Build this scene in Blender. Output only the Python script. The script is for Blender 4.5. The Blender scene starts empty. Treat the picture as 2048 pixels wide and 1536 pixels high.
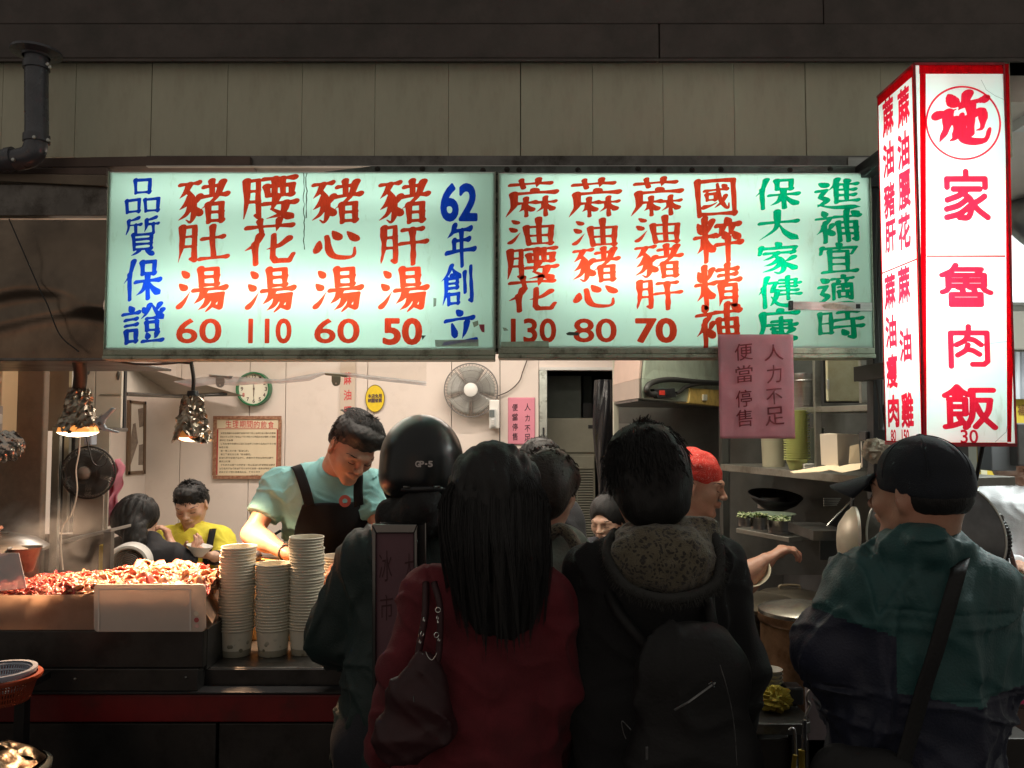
import bpy, math, random
import numpy as np
from mathutils import Vector, Matrix, Euler
random.seed(7)
SC = bpy.context.scene
COL = SC.collection
# ---------------------------------------------------------------- camera
F, CX, CY = 1593.0, 1024.0, 768.0          # focal length in photo pixels, image centre
CAMH, TH = 1.62, math.atan(82.0 / 1593.0)
cam = bpy.data.cameras.new("camera"); camo = bpy.data.objects.new("camera", cam)
COL.objects.link(camo); SC.camera = camo
cam.lens = 28.0; cam.sensor_width = 36.0; cam.clip_end = 200; cam.clip_start = .05
camo.location = (0, 0, CAMH); camo.rotation_euler = (math.pi / 2 + TH, 0, 0)
# ---------------------------------------------------------------- world: night street glow
w = bpy.data.worlds.new("World"); SC.world = w; w.use_nodes = True
nt = w.node_tree; nt.nodes.clear()
out = nt.nodes.new("ShaderNodeOutputWorld"); add = nt.nodes.new("ShaderNodeAddShader")
b1 = nt.nodes.new("ShaderNodeBackground"); b2 = nt.nodes.new("ShaderNodeBackground")
sky = nt.nodes.new("ShaderNodeTexSky"); sky.sky_type = 'NISHITA'; sky.sun_disc = False
sky.sun_elevation = math.radians(1.0); sky.sun_rotation = math.radians(200)
nt.links.new(sky.outputs[0], b1.inputs[0]); b1.inputs[1].default_value = 0.012
b2.inputs[0].default_value = (1.0, .92, .82, 1); b2.inputs[1].default_value = 0.225   # glow of the lit market street
nt.links.new(b1.outputs[0], add.inputs[0]); nt.links.new(b2.outputs[0], add.inputs[1])
nt.links.new(add.outputs[0], out.inputs[0])
vs = SC.view_settings; vs.view_transform = 'Standard'; vs.look = 'None'; vs.gamma = 1; vs.exposure = 0
vs.use_curve_mapping = False
SC.render.engine = 'CYCLES'
cy = SC.cycles
cy.use_denoising = True
try: cy.denoiser = 'OPENIMAGEDENOISE'
except Exception: pass
cy.max_bounces = 8; cy.diffuse_bounces = 4; cy.glossy_bounces = 3; cy.transmission_bounces = 6
cy.transparent_max_bounces = 10; cy.sample_clamp_indirect = 4.0; cy.caustics_reflective = False; cy.caustics_refractive = False
SC.render.film_transparent = False

# ---------------------------------------------------------------- helpers
def P(px, py, D):
    x = (px - CX) / F; v = (CY - py) / F
    dx, dy, dz = x, math.cos(TH) - v * math.sin(TH), math.sin(TH) + v * math.cos(TH)
    t = D / dy
    return Vector((dx * t, D, CAMH + dz * t))
def PX(px, py, X):
    "the point seen at the pixel on the plane x = X"
    x = (px - CX) / F; v = (CY - py) / F
    dx, dy, dz = x, math.cos(TH) - v * math.sin(TH), math.sin(TH) + v * math.cos(TH)
    t = X / dx
    return Vector((X, dy * t, CAMH + dz * t))
def M(n, D): return n * D / F              # n photo pixels in metres at depth D

def tag(o, label=None, cat=None, group=None, kind=None):
    if label: o['label'] = label
    if cat: o['category'] = cat
    if group: o['group'] = group
    if kind: o['kind'] = kind
    return o
def thing(name, loc, label, cat, group=None):
    o = bpy.data.objects.new(name, None); COL.objects.link(o); o.location = loc
    o.empty_display_size = .05
    return tag(o, label, cat, group)
def base_of(o):
    p = Vector((0, 0, 0))
    while o: p += o.location; o = o.parent
    return p
class MB:
    def __init__(s): s.v = []; s.f = []; s.m = []; s.mi = 0
    def add(s, vs, fs):
        n = len(s.v); s.v += [tuple(v) for v in vs]; s.f += [tuple(i + n for i in f) for f in fs]; s.m += [s.mi] * len(fs)
        return s
    def box(s, a, b, rot=None, piv=None):
        x0, y0, z0 = [min(a[i], b[i]) for i in range(3)]; x1, y1, z1 = [max(a[i], b[i]) for i in range(3)]
        vs = [Vector(v) for v in ((x0,y0,z0),(x1,y0,z0),(x1,y1,z0),(x0,y1,z0),(x0,y0,z1),(x1,y0,z1),(x1,y1,z1),(x0,y1,z1))]
        if rot:
            R = Euler(rot).to_matrix(); c = Vector(piv) if piv is not None else sum(vs, Vector()) / 8
            vs = [c + R @ (v - c) for v in vs]
        return s.add(vs, [(0,3,2,1),(4,5,6,7),(0,1,5,4),(1,2,6,5),(2,3,7,6),(3,0,4,7)])
    def prism(s, pts, off):
        "closed polygon pts extruded by off"
        n = len(pts); pts = [Vector(p) for p in pts]; off = Vector(off)
        return s.add(pts + [p + off for p in pts], [tuple(range(n))[::-1], tuple(range(n, 2 * n))] + [(i, (i+1) % n, n + (i+1) % n, n + i) for i in range(n)])
    def tube(s, path, r, n=8, cap=True, closed=False):
        path = [Vector(p) for p in path]; m = len(path)
        rs = r if isinstance(r, (list, tuple)) else [r] * m
        up = None; rings = []
        for i in range(m):
            a = path[(i - 1) % m] if (i or closed) else path[i]; b = path[(i + 1) % m] if (i < m - 1 or closed) else path[i]
            t = (b - a).normalized()
            if up is None:
                up = Vector((0, 0, 1)) if abs(t.z) < .9 else Vector((1, 0, 0))
            up = (up - t * up.dot(t)).normalized(); sd = t.cross(up)
            rings.append([path[i] + (up * math.cos(2*math.pi*k/n) + sd * math.sin(2*math.pi*k/n)) * rs[i] for k in range(n)])
        vs = [v for rg in rings for v in rg]; fs = []
        for i in range(m if closed else m - 1):
            j = (i + 1) % m
            for k in range(n): fs.append((i*n + k, j*n + k, j*n + (k+1) % n, i*n + (k+1) % n)[::-1])
        if cap and not closed: fs += [tuple(range(n)), tuple(range((m-1)*n, m*n))[::-1]]
        return s.add(vs, fs)
    def lathe(s, prof, c=(0,0,0), n=32, rot=None, sx=1, sy=1, a0=0, a1=2*math.pi):
        full = abs(a1 - a0 - 2*math.pi) < 1e-6; k = n if full else n + 1
        R = Euler(rot).to_matrix() if rot else Matrix.Identity(3); c = Vector(c)
        vs = [c + R @ Vector((r*math.cos(a0+(a1-a0)*j/n)*sx, r*math.sin(a0+(a1-a0)*j/n)*sy, z)) for r, z in prof for j in range(k)]
        fs = []
        for i in range(len(prof) - 1):
            for j in range(n):
                j2 = (j + 1) % k
                fs.append((i*k + j, i*k + j2, (i+1)*k + j2, (i+1)*k + j))
        return s.add(vs, fs)
    def sheet(s, fn, nu, nv):
        vs = [fn(i / nu, j / nv) for j in range(nv + 1) for i in range(nu + 1)]
        return s.add(vs, [(j*(nu+1)+i, j*(nu+1)+i+1, (j+1)*(nu+1)+i+1, (j+1)*(nu+1)+i) for j in range(nv) for i in range(nu)])
def obj(name, mb, mats, parent=None, bev=0, smooth=False, solid=0, seg=2, auto=None):
    a = np.array(mb.v, dtype=float); lo, hi = a.min(0), a.max(0)
    org = Vector(((lo[0]+hi[0])/2, (lo[1]+hi[1])/2, lo[2]))
    me = bpy.data.meshes.new(name); me.from_pydata([tuple(v) for v in (a - np.array(org))], [], mb.f)
    if not isinstance(mats, (list, tuple)): mats = [mats]
    for m in mats: me.materials.append(m)
    if max(mb.m or [0]) > 0: me.polygons.foreach_set('material_index', mb.m)
    if smooth:
        me.polygons.foreach_set('use_smooth', [True] * len(me.polygons))
        if auto: me.set_sharp_from_angle(angle=math.radians(auto))
    o = bpy.data.objects.new(name, me); COL.objects.link(o)
    if parent is not None: o.parent = parent; o.location = org - base_of(parent)
    else: o.location = org
    if solid:
        md = o.modifiers.new('solid', 'SOLIDIFY'); md.thickness = solid; md.offset = 0
    if bev:
        md = o.modifiers.new('bevel', 'BEVEL'); md.width = bev; md.segments = seg; md.limit_method = 'ANGLE'; md.angle_limit = math.radians(40)
    return o
def dup(o, loc, parent=None, name=None):
    c = o.copy(); COL.objects.link(c); c.location = loc; c.parent = parent
    return c
def struct(name, mb, mats, **k):
    return tag(obj(name, mb, mats, **k), kind='structure')
def box1(name, a, b, mat, parent=None, bev=.002, **k): return obj(name, MB().box(a, b), mat, parent, bev=bev, **k)
def bez(pts, n=24):
    "smooth path through points (Catmull-Rom)"
    p = [Vector(q) for q in pts]; p = [2*p[0]-p[1]] + p + [2*p[-1]-p[-2]]; o = []
    m = len(p) - 3
    for i in range(m):
        for k in range(n // m + 1):
            t = k / (n // m + 1)
            a, b, c, d = p[i:i+4]
            o.append(.5*((2*b) + (c-a)*t + (2*a-5*b+4*c-d)*t*t + (3*b-a-3*c+d)*t**3))
    o.append(p[-2]); return o

ONES = 'zeroth first second third fourth fifth sixth seventh eighth ninth tenth eleventh twelfth thirteenth fourteenth fifteenth sixteenth seventeenth eighteenth nineteenth'.split()
def ordinal(n): return ONES[n] if n < 20 else ({2: 'twentieth', 3: 'thirtieth', 4: 'fortieth'}[n // 10] if n % 10 == 0 else {2: 'twenty', 3: 'thirty', 4: 'forty'}[n // 10] + '-' + ONES[n % 10])
# ---------------------------------------------------------------- materials
def mat(name, col, rough=.6, metal=0, var=0, vs=8, bump=0, bs=60, trans=0, spec=None, col2=None, stretch=None, alpha=None, tl=0, sheen=0, coat=0, rvar=0, dirt=None, attr=None):
    m = bpy.data.materials.new(name); m.use_nodes = True; n = m.node_tree; N = n.nodes; L = n.links
    b = N['Principled BSDF']; b.inputs['Base Color'].default_value = (*col, 1)
    b.inputs['Roughness'].default_value = rough; b.inputs['Metallic'].default_value = metal
    if spec is not None: b.inputs['Specular IOR Level'].default_value = spec
    if trans: b.inputs['Transmission Weight'].default_value = trans
    if sheen: b.inputs['Sheen Weight'].default_value = sheen; b.inputs['Sheen Roughness'].default_value = .6
    if coat: b.inputs['Coat Weight'].default_value = coat
    if alpha is not None: b.inputs['Alpha'].default_value = alpha
    tc = N.new('ShaderNodeTexCoord'); mp = N.new('ShaderNodeMapping'); L.new(tc.outputs['Object'], mp.inputs[0])
    if stretch: mp.inputs['Scale'].default_value = stretch
    csock = None
    if attr:
        at = N.new('ShaderNodeAttribute'); at.attribute_name = attr; csock = at.outputs['Color']
    if var or col2:
        no = N.new('ShaderNodeTexNoise'); no.inputs['Scale'].default_value = vs; no.inputs['Detail'].default_value = 6; no.inputs['Roughness'].default_value = .65
        L.new(mp.outputs[0], no.inputs[0])
        mx = N.new('ShaderNodeMix'); mx.data_type = 'RGBA'
        rmp = N.new('ShaderNodeMapRange'); rmp.inputs[1].default_value = .35; rmp.inputs[2].default_value = .65; L.new(no.outputs[0], rmp.inputs[0]); L.new(rmp.outputs[0], mx.inputs[0])
        c2 = col2 if col2 else tuple(max(0, c * (1 - var)) for c in col)
        if csock:
            mu = N.new('ShaderNodeMix'); mu.data_type = 'RGBA'; mu.blend_type = 'MULTIPLY'; mu.inputs[0].default_value = 1
            L.new(csock, mu.inputs[6]); mx.inputs[6].default_value = (1,1,1,1); mx.inputs[7].default_value = (1-var,)*3 + (1,)
            L.new(mx.outputs[2], mu.inputs[7]); csock = mu.outputs[2]
        else:
            mx.inputs[6].default_value = (*col, 1); mx.inputs[7].default_value = (*c2, 1); csock = mx.outputs[2]
    if dirt:
        (dc, dsc, dlo, dhi) = dirt
        n2 = N.new('ShaderNodeTexNoise'); n2.inputs['Scale'].default_value = dsc; n2.inputs['Detail'].default_value = 8; n2.inputs['Roughness'].default_value = .7; L.new(mp.outputs[0], n2.inputs[0])
        r2 = N.new('ShaderNodeMapRange'); r2.inputs[1].default_value = dlo; r2.inputs[2].default_value = dhi; L.new(n2.outputs[0], r2.inputs[0])
        m2 = N.new('ShaderNodeMix'); m2.data_type = 'RGBA'; L.new(r2.outputs[0], m2.inputs[0])
        if csock: L.new(csock, m2.inputs[6])
        else: m2.inputs[6].default_value = (*col, 1)
        m2.inputs[7].default_value = (*dc, 1); csock = m2.outputs[2]
    if csock: L.new(csock, b.inputs['Base Color'])
    if rvar:
        n3 = N.new('ShaderNodeTexNoise'); n3.inputs['Scale'].default_value = vs * 1.7; n3.inputs['Detail'].default_value = 5; L.new(mp.outputs[0], n3.inputs[0])
        r3 = N.new('ShaderNodeMapRange'); r3.inputs[3].default_value = max(.02, rough - rvar); r3.inputs[4].default_value = min(1, rough + rvar); L.new(n3.outputs[0], r3.inputs[0]); L.new(r3.outputs[0], b.inputs['Roughness'])
    if bump:
        n4 = N.new('ShaderNodeTexNoise'); n4.inputs['Scale'].default_value = bs; n4.inputs['Detail'].default_value = 4; L.new(mp.outputs[0], n4.inputs[0])
        bp = N.new('ShaderNodeBump'); bp.inputs['Strength'].default_value = bump; bp.inputs['Distance'].default_value = .004; L.new(n4.outputs[0], bp.inputs['Height']); L.new(bp.outputs[0], b.inputs['Normal'])
    if tl:
        o = N['Material Output']; t = N.new('ShaderNodeBsdfTranslucent'); t.inputs[0].default_value = (*col, 1)
        if csock: L.new(csock, t.inputs[0])
        ms = N.new('ShaderNodeMixShader'); ms.inputs[0].default_value = tl
        L.new(b.outputs[0], ms.inputs[1]); L.new(t.outputs[0], ms.inputs[2]); L.new(ms.outputs[0], o.inputs[0])
    return m
def emit(name, col, s):
    m = bpy.data.materials.new(name); m.use_nodes = True; N = m.node_tree.nodes
    b = N['Principled BSDF']; b.inputs['Base Color'].default_value = (*col, 1)
    b.inputs['Emission Color'].default_value = (*col, 1); b.inputs['Emission Strength'].default_value = s
    return m
def area(name, loc, rot, size, power, col=(1,1,1)):
    l = bpy.data.lights.new(name, 'AREA'); l.shape = 'RECTANGLE'; l.size, l.size_y = size; l.energy = power; l.color = col
    o = bpy.data.objects.new(name, l); COL.objects.link(o); o.location = loc; o.rotation_euler = rot; return o

STEEL = mat('brushed_steel', (.48,.47,.45), .32, 1, .25, 5, .05, 200, stretch=(1,1,14), rvar=.12)
STEELD = mat('worn_dark_steel', (.19,.185,.175), .38, .9, .35, 6, .08, 90, rvar=.15, dirt=((.05,.045,.04), 9, .5, .72))
STEELW = mat('warped_steel', (.26,.20,.15), .24, .9, .4, 3, 1.0, 3, rvar=.12, dirt=((.10,.08,.065), 5, .45, .75))
ALU = mat('aluminium', (.60,.62,.58), .35, 1, .2, 10, .05, 80, dirt=((.12,.11,.08), 14, .55, .75))
ALUG = mat('painted_aluminium', (.42,.46,.36), .45, .5, .2, 12, .05, 80, dirt=((.08,.08,.05), 16, .5, .7))
BLACKM = mat('black_metal', (.025,.025,.027), .5, .3, .3, 20, .05, 100)
BLACKP = mat('black_plastic', (.02,.02,.022), .4, 0, .2, 20)
RUB = mat('cable_rubber', (.022,.02,.018), .55)
WALLM = mat('white_wall_board', (.80,.71,.64), .45, 0, .06, 3, .02, 40, dirt=((.62,.53,.46), 2.2, .55, .8))
CREAM = mat('cream_fascia_board', (.58,.57,.43), .55, 0, .16, 5, .06, 40, stretch=(1,1,.3), dirt=((.40,.34,.23), 5, .48, .8))
BEAM = mat('weathered_shutter_box', (.105,.086,.078), .6, .1, .3, 4, .15, 30, dirt=((.055,.048,.042), 6, .45, .7))
DARKW = mat('dark_wall', (.05,.042,.035), .7, 0, .4, 5, .2, 25)
WHITEP = mat('white_plastic', (.75,.74,.70), .4, 0, .08, 10)
WHITEC = mat('white_card', (.80,.76,.68), .75, 0, .06, 10, .03, 60)
REDP = mat('red_enamel', (.20,.010,.012), .4, 0, .3, 9, .1, 40, dirt=((.06,.012,.01), 10, .55, .75))
# ================================================================ the place
# ground outside and floor inside
struct('ground', MB().box((-8, -4, -.12), (8, 2.55, 0)), mat('asphalt', (.05,.05,.052), .8, 0, .4, 12, .4, 80, rvar=.1))
struct('floor', MB().box((-3.0, 2.55, -.12), (3.6, 8.6, .004)), mat('tile_floor', (.22,.20,.18), .35, 0, .3, 5, .1, 30))
struct('ceiling', MB().box((-3.0, 2.86, 2.80), (3.6, 8.6, 2.9)), WALLM)
# back wall of jointed boards, seen at y = 6
WD = 6.0
bw = thing('back_wall', (-.9, WD, 0), 'pinkish white jointed board wall behind the seated diners', 'wall')
bw['kind'] = 'structure'
seams = [170, 292, 362, 499, 571, 735, 903, 1000, 1078]
for i, (a, b) in enumerate(zip(seams[:-1], seams[1:])):
    x0, x1 = P(a, 800, WD).x, P(b, 800, WD).x
    z1 = 2.8
    box1('wall_panel', (x0 + .0025, WD, .1), (x1 - .0025, WD + .03, z1), WALLM, bw, bev=.0015)
box1('backing', (-2.98, WD + .033, .0), (P(1078, 800, WD).x, WD + .08, 2.8), mat('joint_dark', (.06,.04,.03), .8), bw, bev=0)
xd0, xd1 = P(1078, 800, WD).x, P(1226, 800, WD).x
box1('lintel', (xd0, WD, P(1100, 741, WD).z), (xd1 + .02, WD + .06, 2.8), WALLM, bw)
box1('wall_panel', (xd1 + .022, WD, .1), (2.3, WD + .03, 2.8), WALLM, bw)
# left side wall
struct('wall_left', MB().box((-2.80, 2.9, 0), (-2.75, WD - .002, 2.8)), WALLM)
# door frame and sliding track
df = thing('door_frame', (xd0, WD - .02, 0), 'aluminium door frame beside the pink notice on the back wall', 'door frame')
box1('jamb', (xd0 + .002, WD - .03, .1), (xd0 + .06, WD - .002, P(1100, 738, WD).z), ALU, df)
box1('head_rail', (xd0 + .002, WD - .035, P(1100, 741, WD).z), (xd1, WD - .002, P(1100, 735, WD).z), WHITEP, df)
box1('latch', (xd0 + .025, WD - .036, P(1, 872, WD).z), (xd0 + .04, WD - .031, P(1, 855, WD).z), BLACKP, df)
# store room beyond the doorway
struct('store_room_wall', MB().box((xd0 - .3, 8.3, 0), (2.2, 8.36, 2.8)).box((xd0 - .36, WD + .09, 0), (xd0 - .3, 8.3, 2.8)).box((1.6, WD + .09, 0), (1.66, 8.3, 2.8)), mat('store_wall', (.08,.09,.09), .7, 0, .3, 4, .1, 20))
D = 6.5
ac = thing('upright_cooling_cabinet', P(1138, 1300, D), 'olive grey upright cabinet with louvred lower front in the doorway', 'cabinet')
a, b = P(1083, 836, D), P(1190, 836, D)
OLV = mat('olive_grey_cabinet', (.30,.29,.22), .55, 0, .15, 6, .05, 60)
box1('cabinet_body', (a.x, D + .01, .05), (b.x, D + .5, a.z), OLV, ac, bev=.006)
box1('front_panel', (a.x + .005, D - .008, P(0, 905, D).z), (b.x - .008, D + .008, a.z - .01), OLV, ac, bev=.004)
box1('front_panel', (a.x + .005, D - .008, P(0, 938, D).z), (b.x - .008, D + .008, P(0, 912, D).z), OLV, ac, bev=.004)
box1('badge', (P(1172, 0, D).x, D - .013, P(0, 857, D).z), (P(1181, 0, D).x, D - .008, P(0, 850, D).z), BLACKP, ac, bev=.001)
box1('louvre_recess', (a.x + .015, D - .002, P(0, 1100, D).z), (b.x - .02, D + .009, P(0, 942, D).z), mat('louvre_dark', (.09,.09,.07), .7), ac, bev=0)
sl = MB(); sl.box((a.x + .015, D - .012, 0), (b.x - .02, D - .002, .007), rot=(-.5, 0, 0))
s0 = None
for i in range(30):
    z = P(0, 944, D).z - i * .0205
    if z < .3: break
    if s0 is None:
        s0 = obj('louvre_slat', sl, OLV, ac); s0.location.z = z - ac.location.z
    else:
        c = dup(s0, s0.location.copy(), ac); c.location.z = z - ac.location.z
box1('mullion', (P(1150, 0, D).x - .004, D - .016, P(0, 1100, D).z), (P(1150, 0, D).x + .004, D - .011, P(0, 943, D).z), OLV, ac, bev=.001)
# boards and dark bin standing on the cabinet
tag(box1('storage_box', (P(1084, 0, 6.6).x, 6.56, a.z + .002), (P(1158, 0, 6.6).x, 6.95, P(0, 752, 6.6).z), mat('grey_carton', (.22,.25,.23), .7, 0, .2, 6), bev=.004), 'large pale grey carton on top of the louvred cabinet', 'carton')
tag(box1('storage_box', (P(1162, 0, 6.6).x, 6.62, a.z + .002), (P(1182, 0, 6.6).x, 6.9, P(0, 806, 6.6).z), BLACKP, bev=.004), 'small dark box beside the grey carton on the cabinet', 'box')
tag(box1('storage_box', (P(1163, 0, 6.9).x, 6.92, a.z + .002), (P(1180, 0, 6.9).x, 7.2, P(0, 752, 6.9).z), mat('grey_sheet', (.16,.19,.18), .7, 0, .2, 6), bev=.004), 'narrow grey board standing behind the small dark box', 'board')
# black shiny wrapped thing hanging in the doorway
def blk(u, v):
    ang = u * 2 * math.pi; z = P(0, 760, 5.5).z * (1 - v) + .5 * v
    r = .055 + .02 * math.sin(v * 9) + .008 * math.sin(ang * 5 + v * 14)
    c = P(1207, 800, 5.5)
    return Vector((c.x + r * math.cos(ang), c.y + r * math.sin(ang), z))
tag(obj('hanging_bag', MB().sheet(blk, 40, 60), mat('black_bag_film', (.012,.012,.014), .16, 0, 0, 5, .6, 14), smooth=True), 'long glossy black plastic bag hanging at the right of the doorway', 'bag')

# front of the shop: fascia of cream boards, shutter box above, trims
FD = 2.80
zt, zb = P(0, 112, FD).z, P(0, 314, FD).z
fa = thing('fascia', (0, FD, zb), 'cream board fascia above the two menu signs', 'fascia'); fa['kind'] = 'structure'
js = [-150, 5, 151, 303, 455, 604, 750, 897, 1041, 1185, 1326, 1468, 1611, 1762, 1910, 2022]
for a, b in zip(js[:-1], js[1:]):
    g = .0016 if a in (303, 1041, 1611) else .0006
    g2 = .0016 if b in (303, 1041, 1611) else .0006
    y = FD + random.uniform(-.0012, .0012)
    box1('fascia_panel', (P(a, 200, FD).x + g, y, zb), (P(b, 200, FD).x - g2, y + .02, zt + .1), CREAM, fa, bev=.001)
box1('backing', (-2.3, FD + .0225, zb), (P(2021, 200, FD).x, FD + .05, zt + .1), mat('backing_dark', (.16,.14,.10), .8), fa, bev=0)
sb = thing('shutter_box', (0, FD - .06, zt), 'dark weathered roller shutter box along the top of the shopfront', 'shutter box'); sb['kind'] = 'structure'
for x0, x1 in ((-2.6, .52), (.524, 2.6)):
    box1('cover_panel', (x0, FD - .045, P(0, 117, 2.76).z), (x1, FD - .004, P(0, 30, 2.7).z - .003), BEAM, sb, bev=.004)
box1('cover_panel', (-2.6, FD - .040, P(0, 30, 2.7).z), (P(1660, 0, 2.7).x, FD - .004, 3.3), BEAM, sb, bev=.004)
box1('cover_panel', (P(1662, 0, 2.7).x, FD - .036, P(0, 30, 2.7).z), (2.6, FD - .004, 3.3), BEAM, sb, bev=.004)
box1('drip_edge', (-2.6, FD - .051, P(0, 121, 2.75).z - .003), (2.6, FD - .046, P(0, 117, 2.75).z), BEAM, sb, bev=.001)
bl = MB()
for px, py in ((1690, 62), (1690, 95), (1702, 54), (1702, 90)):
    c = P(px, py, 2.7); bl.lathe([(0, -.004), (.006, -.003), (.008, 0)], (c.x, FD - .0455, c.z), 10, (math.pi/2, 0, 0))
tag(obj('bolt_heads', bl, STEELD, sb), kind='stuff')
# concrete building mass behind/above so that no sky shows over the shop
struct('upper_wall', MB().box((-3.2, FD + .06, 2.87), (1.66, 3.2, 4.2)).box((1.66, FD + .06, 3.0), (3.8, 3.2, 4.2)).box((-8, 2.86, 0), (-2.81, 3.0, 4.2)), DARKW)
tr = thing('steel_trim', (0, 2.74, zb), 'stainless trim rail under the fascia boards', 'rail')
box1('rail', (P(300, 0, 2.72).x, 2.72, P(0, 331, 2.72).z), (P(1752, 0, 2.72).x, 2.79, P(0, 311, 2.72).z), STEELD, tr)
box1('rail_end', (P(1690, 0, 2.71).x, 2.712, P(0, 330, 2.71).z), (P(1752, 0, 2.71).x, 2.7185, P(0, 314, 2.71).z), STEEL, tr, bev=.001)
box1('rail_lip', (-1.26, 2.700, P(0, 331, 2.7).z - .003), (P(1750, 0, 2.7).x, 2.7185, P(0, 331, 2.7).z + .001), STEEL, tr, bev=.0008)
lt = thing('trim_left', (-1.7, 2.7, zb), 'brown metal trim with pale ledges at the upper left of the shopfront', 'trim')
def slab(name, pts, dep, m, par, bev=.002):
    return obj(name, MB().prism([P(*p) for p in pts], (0, dep, 0)), m, par, bev=bev)
BROWN = mat('brown_metal', (.13,.09,.075), .5, .3, .3, 8, .1, 40)
slab('ledge', [(-260, 338, 2.7), (-260, 322, 2.7), (300, 312, 2.7), (500, 312, 2.7), (500, 330, 2.7)], .08, BROWN, lt)
slab('ledge', [(-260, 358, 2.66), (-260, 346, 2.66), (0, 347, 2.66), (212, 350, 2.66), (212, 372, 2.66), (0, 362, 2.66)], .06, mat('tan_ledge', (.22,.17,.12), .6, 0, .3, 8), lt)
slab('ledge', [(-260, 345, 2.69), (-260, 340, 2.69), (212, 334, 2.69), (212, 349, 2.69)], .05, BROWN, lt)
# drainage pipe top left
pp = thing('drain_pipe', P(75, 330, 2.6), 'grey bent drain pipe with flange at the upper left corner', 'pipe')
PIPE = mat('grey_pipe', (.12,.125,.14), .28, .2, .3, 10, .1, 40, rvar=.1)
pa = bez([P(73, 108, 2.62), P(73, 200, 2.62), P(73, 270, 2.62), P(66, 306, 2.62), P(42, 318, 2.62), P(0, 321, 2.62), P(-140, 322, 2.62)], 48)
obj('pipe', MB().tube(pa, M(22, 2.62), 20), PIPE, pp, smooth=True, auto=50)
obj('flange', MB().lathe([(0, 0), (M(48, 2.6), 0), (M(48, 2.6), -.008), (M(28, 2.6), -.014), (M(26, 2.6), -.02)], P(73, 103, 2.62), 24), PIPE, pp, smooth=True, auto=40)
cl = MB()
for y in (278, 132): obj('coupling', MB().tube([P(73, y - 7, 2.62), P(73, y + 7, 2.62)], M(25, 2.62), 20), PIPE, pp, smooth=True, auto=50)
obj('coupling', MB().tube([P(30, 318, 2.62), P(18, 320, 2.62)], M(25, 2.62), 20), PIPE, pp, smooth=True, auto=50)
bo = MB()
for x, y in ((95, 128), (96, 280), (68, 274), (26, 319), (100, 134)): 
    c = P(x, y, 2.58); bo.lathe([(0, .004), (.0055, .002), (.0065, -.004)], c, 8, (math.pi/2, 0, 0))
tag(obj('bolt_heads', bo, ALU, pp), kind='stuff')

# left steel hood sheet above the meat counter
hd = thing('steel_hood', P(80, 718, 2.62), 'brown reflecting stainless hood sheet left of the menu sign', 'hood')
def hood(u, v):
    p = P(-260 + u * 474, 432 + v * 285, 2.62)
    p.y += .05 * (1 - v) ** 2 - .022 * math.exp(-((v - .56 - .08 * math.sin(u * 7)) / .09) ** 2) - .010 * math.exp(-((v - .75 - .1 * math.sin(u * 4 + 1)) / .06) ** 2)
    return p
obj('hood_sheet', MB().sheet(hood, 60, 50), STEELW, hd, smooth=True)
slab('hood_lip', [(-260, 716, 2.61), (-260, 722, 2.61), (213, 722, 2.61), (213, 716, 2.61)], .5, STEELD, hd)
slab('upper_band', [(-260, 372, 2.68), (-260, 431, 2.68), (213, 431, 2.68), (213, 366, 2.68)], .04, STEELD, hd)
wire = MB().tube(bez([P(18, 438, 2.59), P(45, 500, 2.59), P(80, 580, 2.59), P(95, 610, 2.585), P(120, 670, 2.585), P(158, 704, 2.585)], 30), .0022, 6)
tag(obj('loose_wire', wire, RUB, smooth=True), 'thin dark wire running diagonally across the steel hood', 'wire')
# ================================================================ lettering: outlines of the default font, thickened on a grid
_gc = {}
def glyph_loops(ch):
    c = bpy.data.curves.new('glyph', 'FONT'); c.body = ch; c.size = 1; c.resolution_u = 4
    o = bpy.data.objects.new('glyph', c); COL.objects.link(o)
    me = bpy.data.meshes.new_from_object(o.evaluated_get(bpy.context.evaluated_depsgraph_get()))
    v = [(p.co.x, p.co.y) for p in me.vertices]
    cnt = {}
    for p in me.polygons:
        vs_ = list(p.vertices)
        for a, b in zip(vs_, vs_[1:] + vs_[:1]):
            cnt[(a, b)] = 1
    segs = [(v[a], v[b]) for (a, b) in cnt if (b, a) not in cnt]
    bpy.data.objects.remove(o); bpy.data.curves.remove(c); bpy.data.meshes.remove(me)
    return np.array(segs)
def fnoise(x, y, s, seed):
    r = np.random.RandomState(seed); o = 0
    for k in range(5):
        a = r.uniform(0, 6.28); f = s * r.uniform(.6, 1.5); o = o + np.sin(f * (x * math.cos(a) + y * math.sin(a)) + r.uniform(0, 6.28))
    return o / 5
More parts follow.
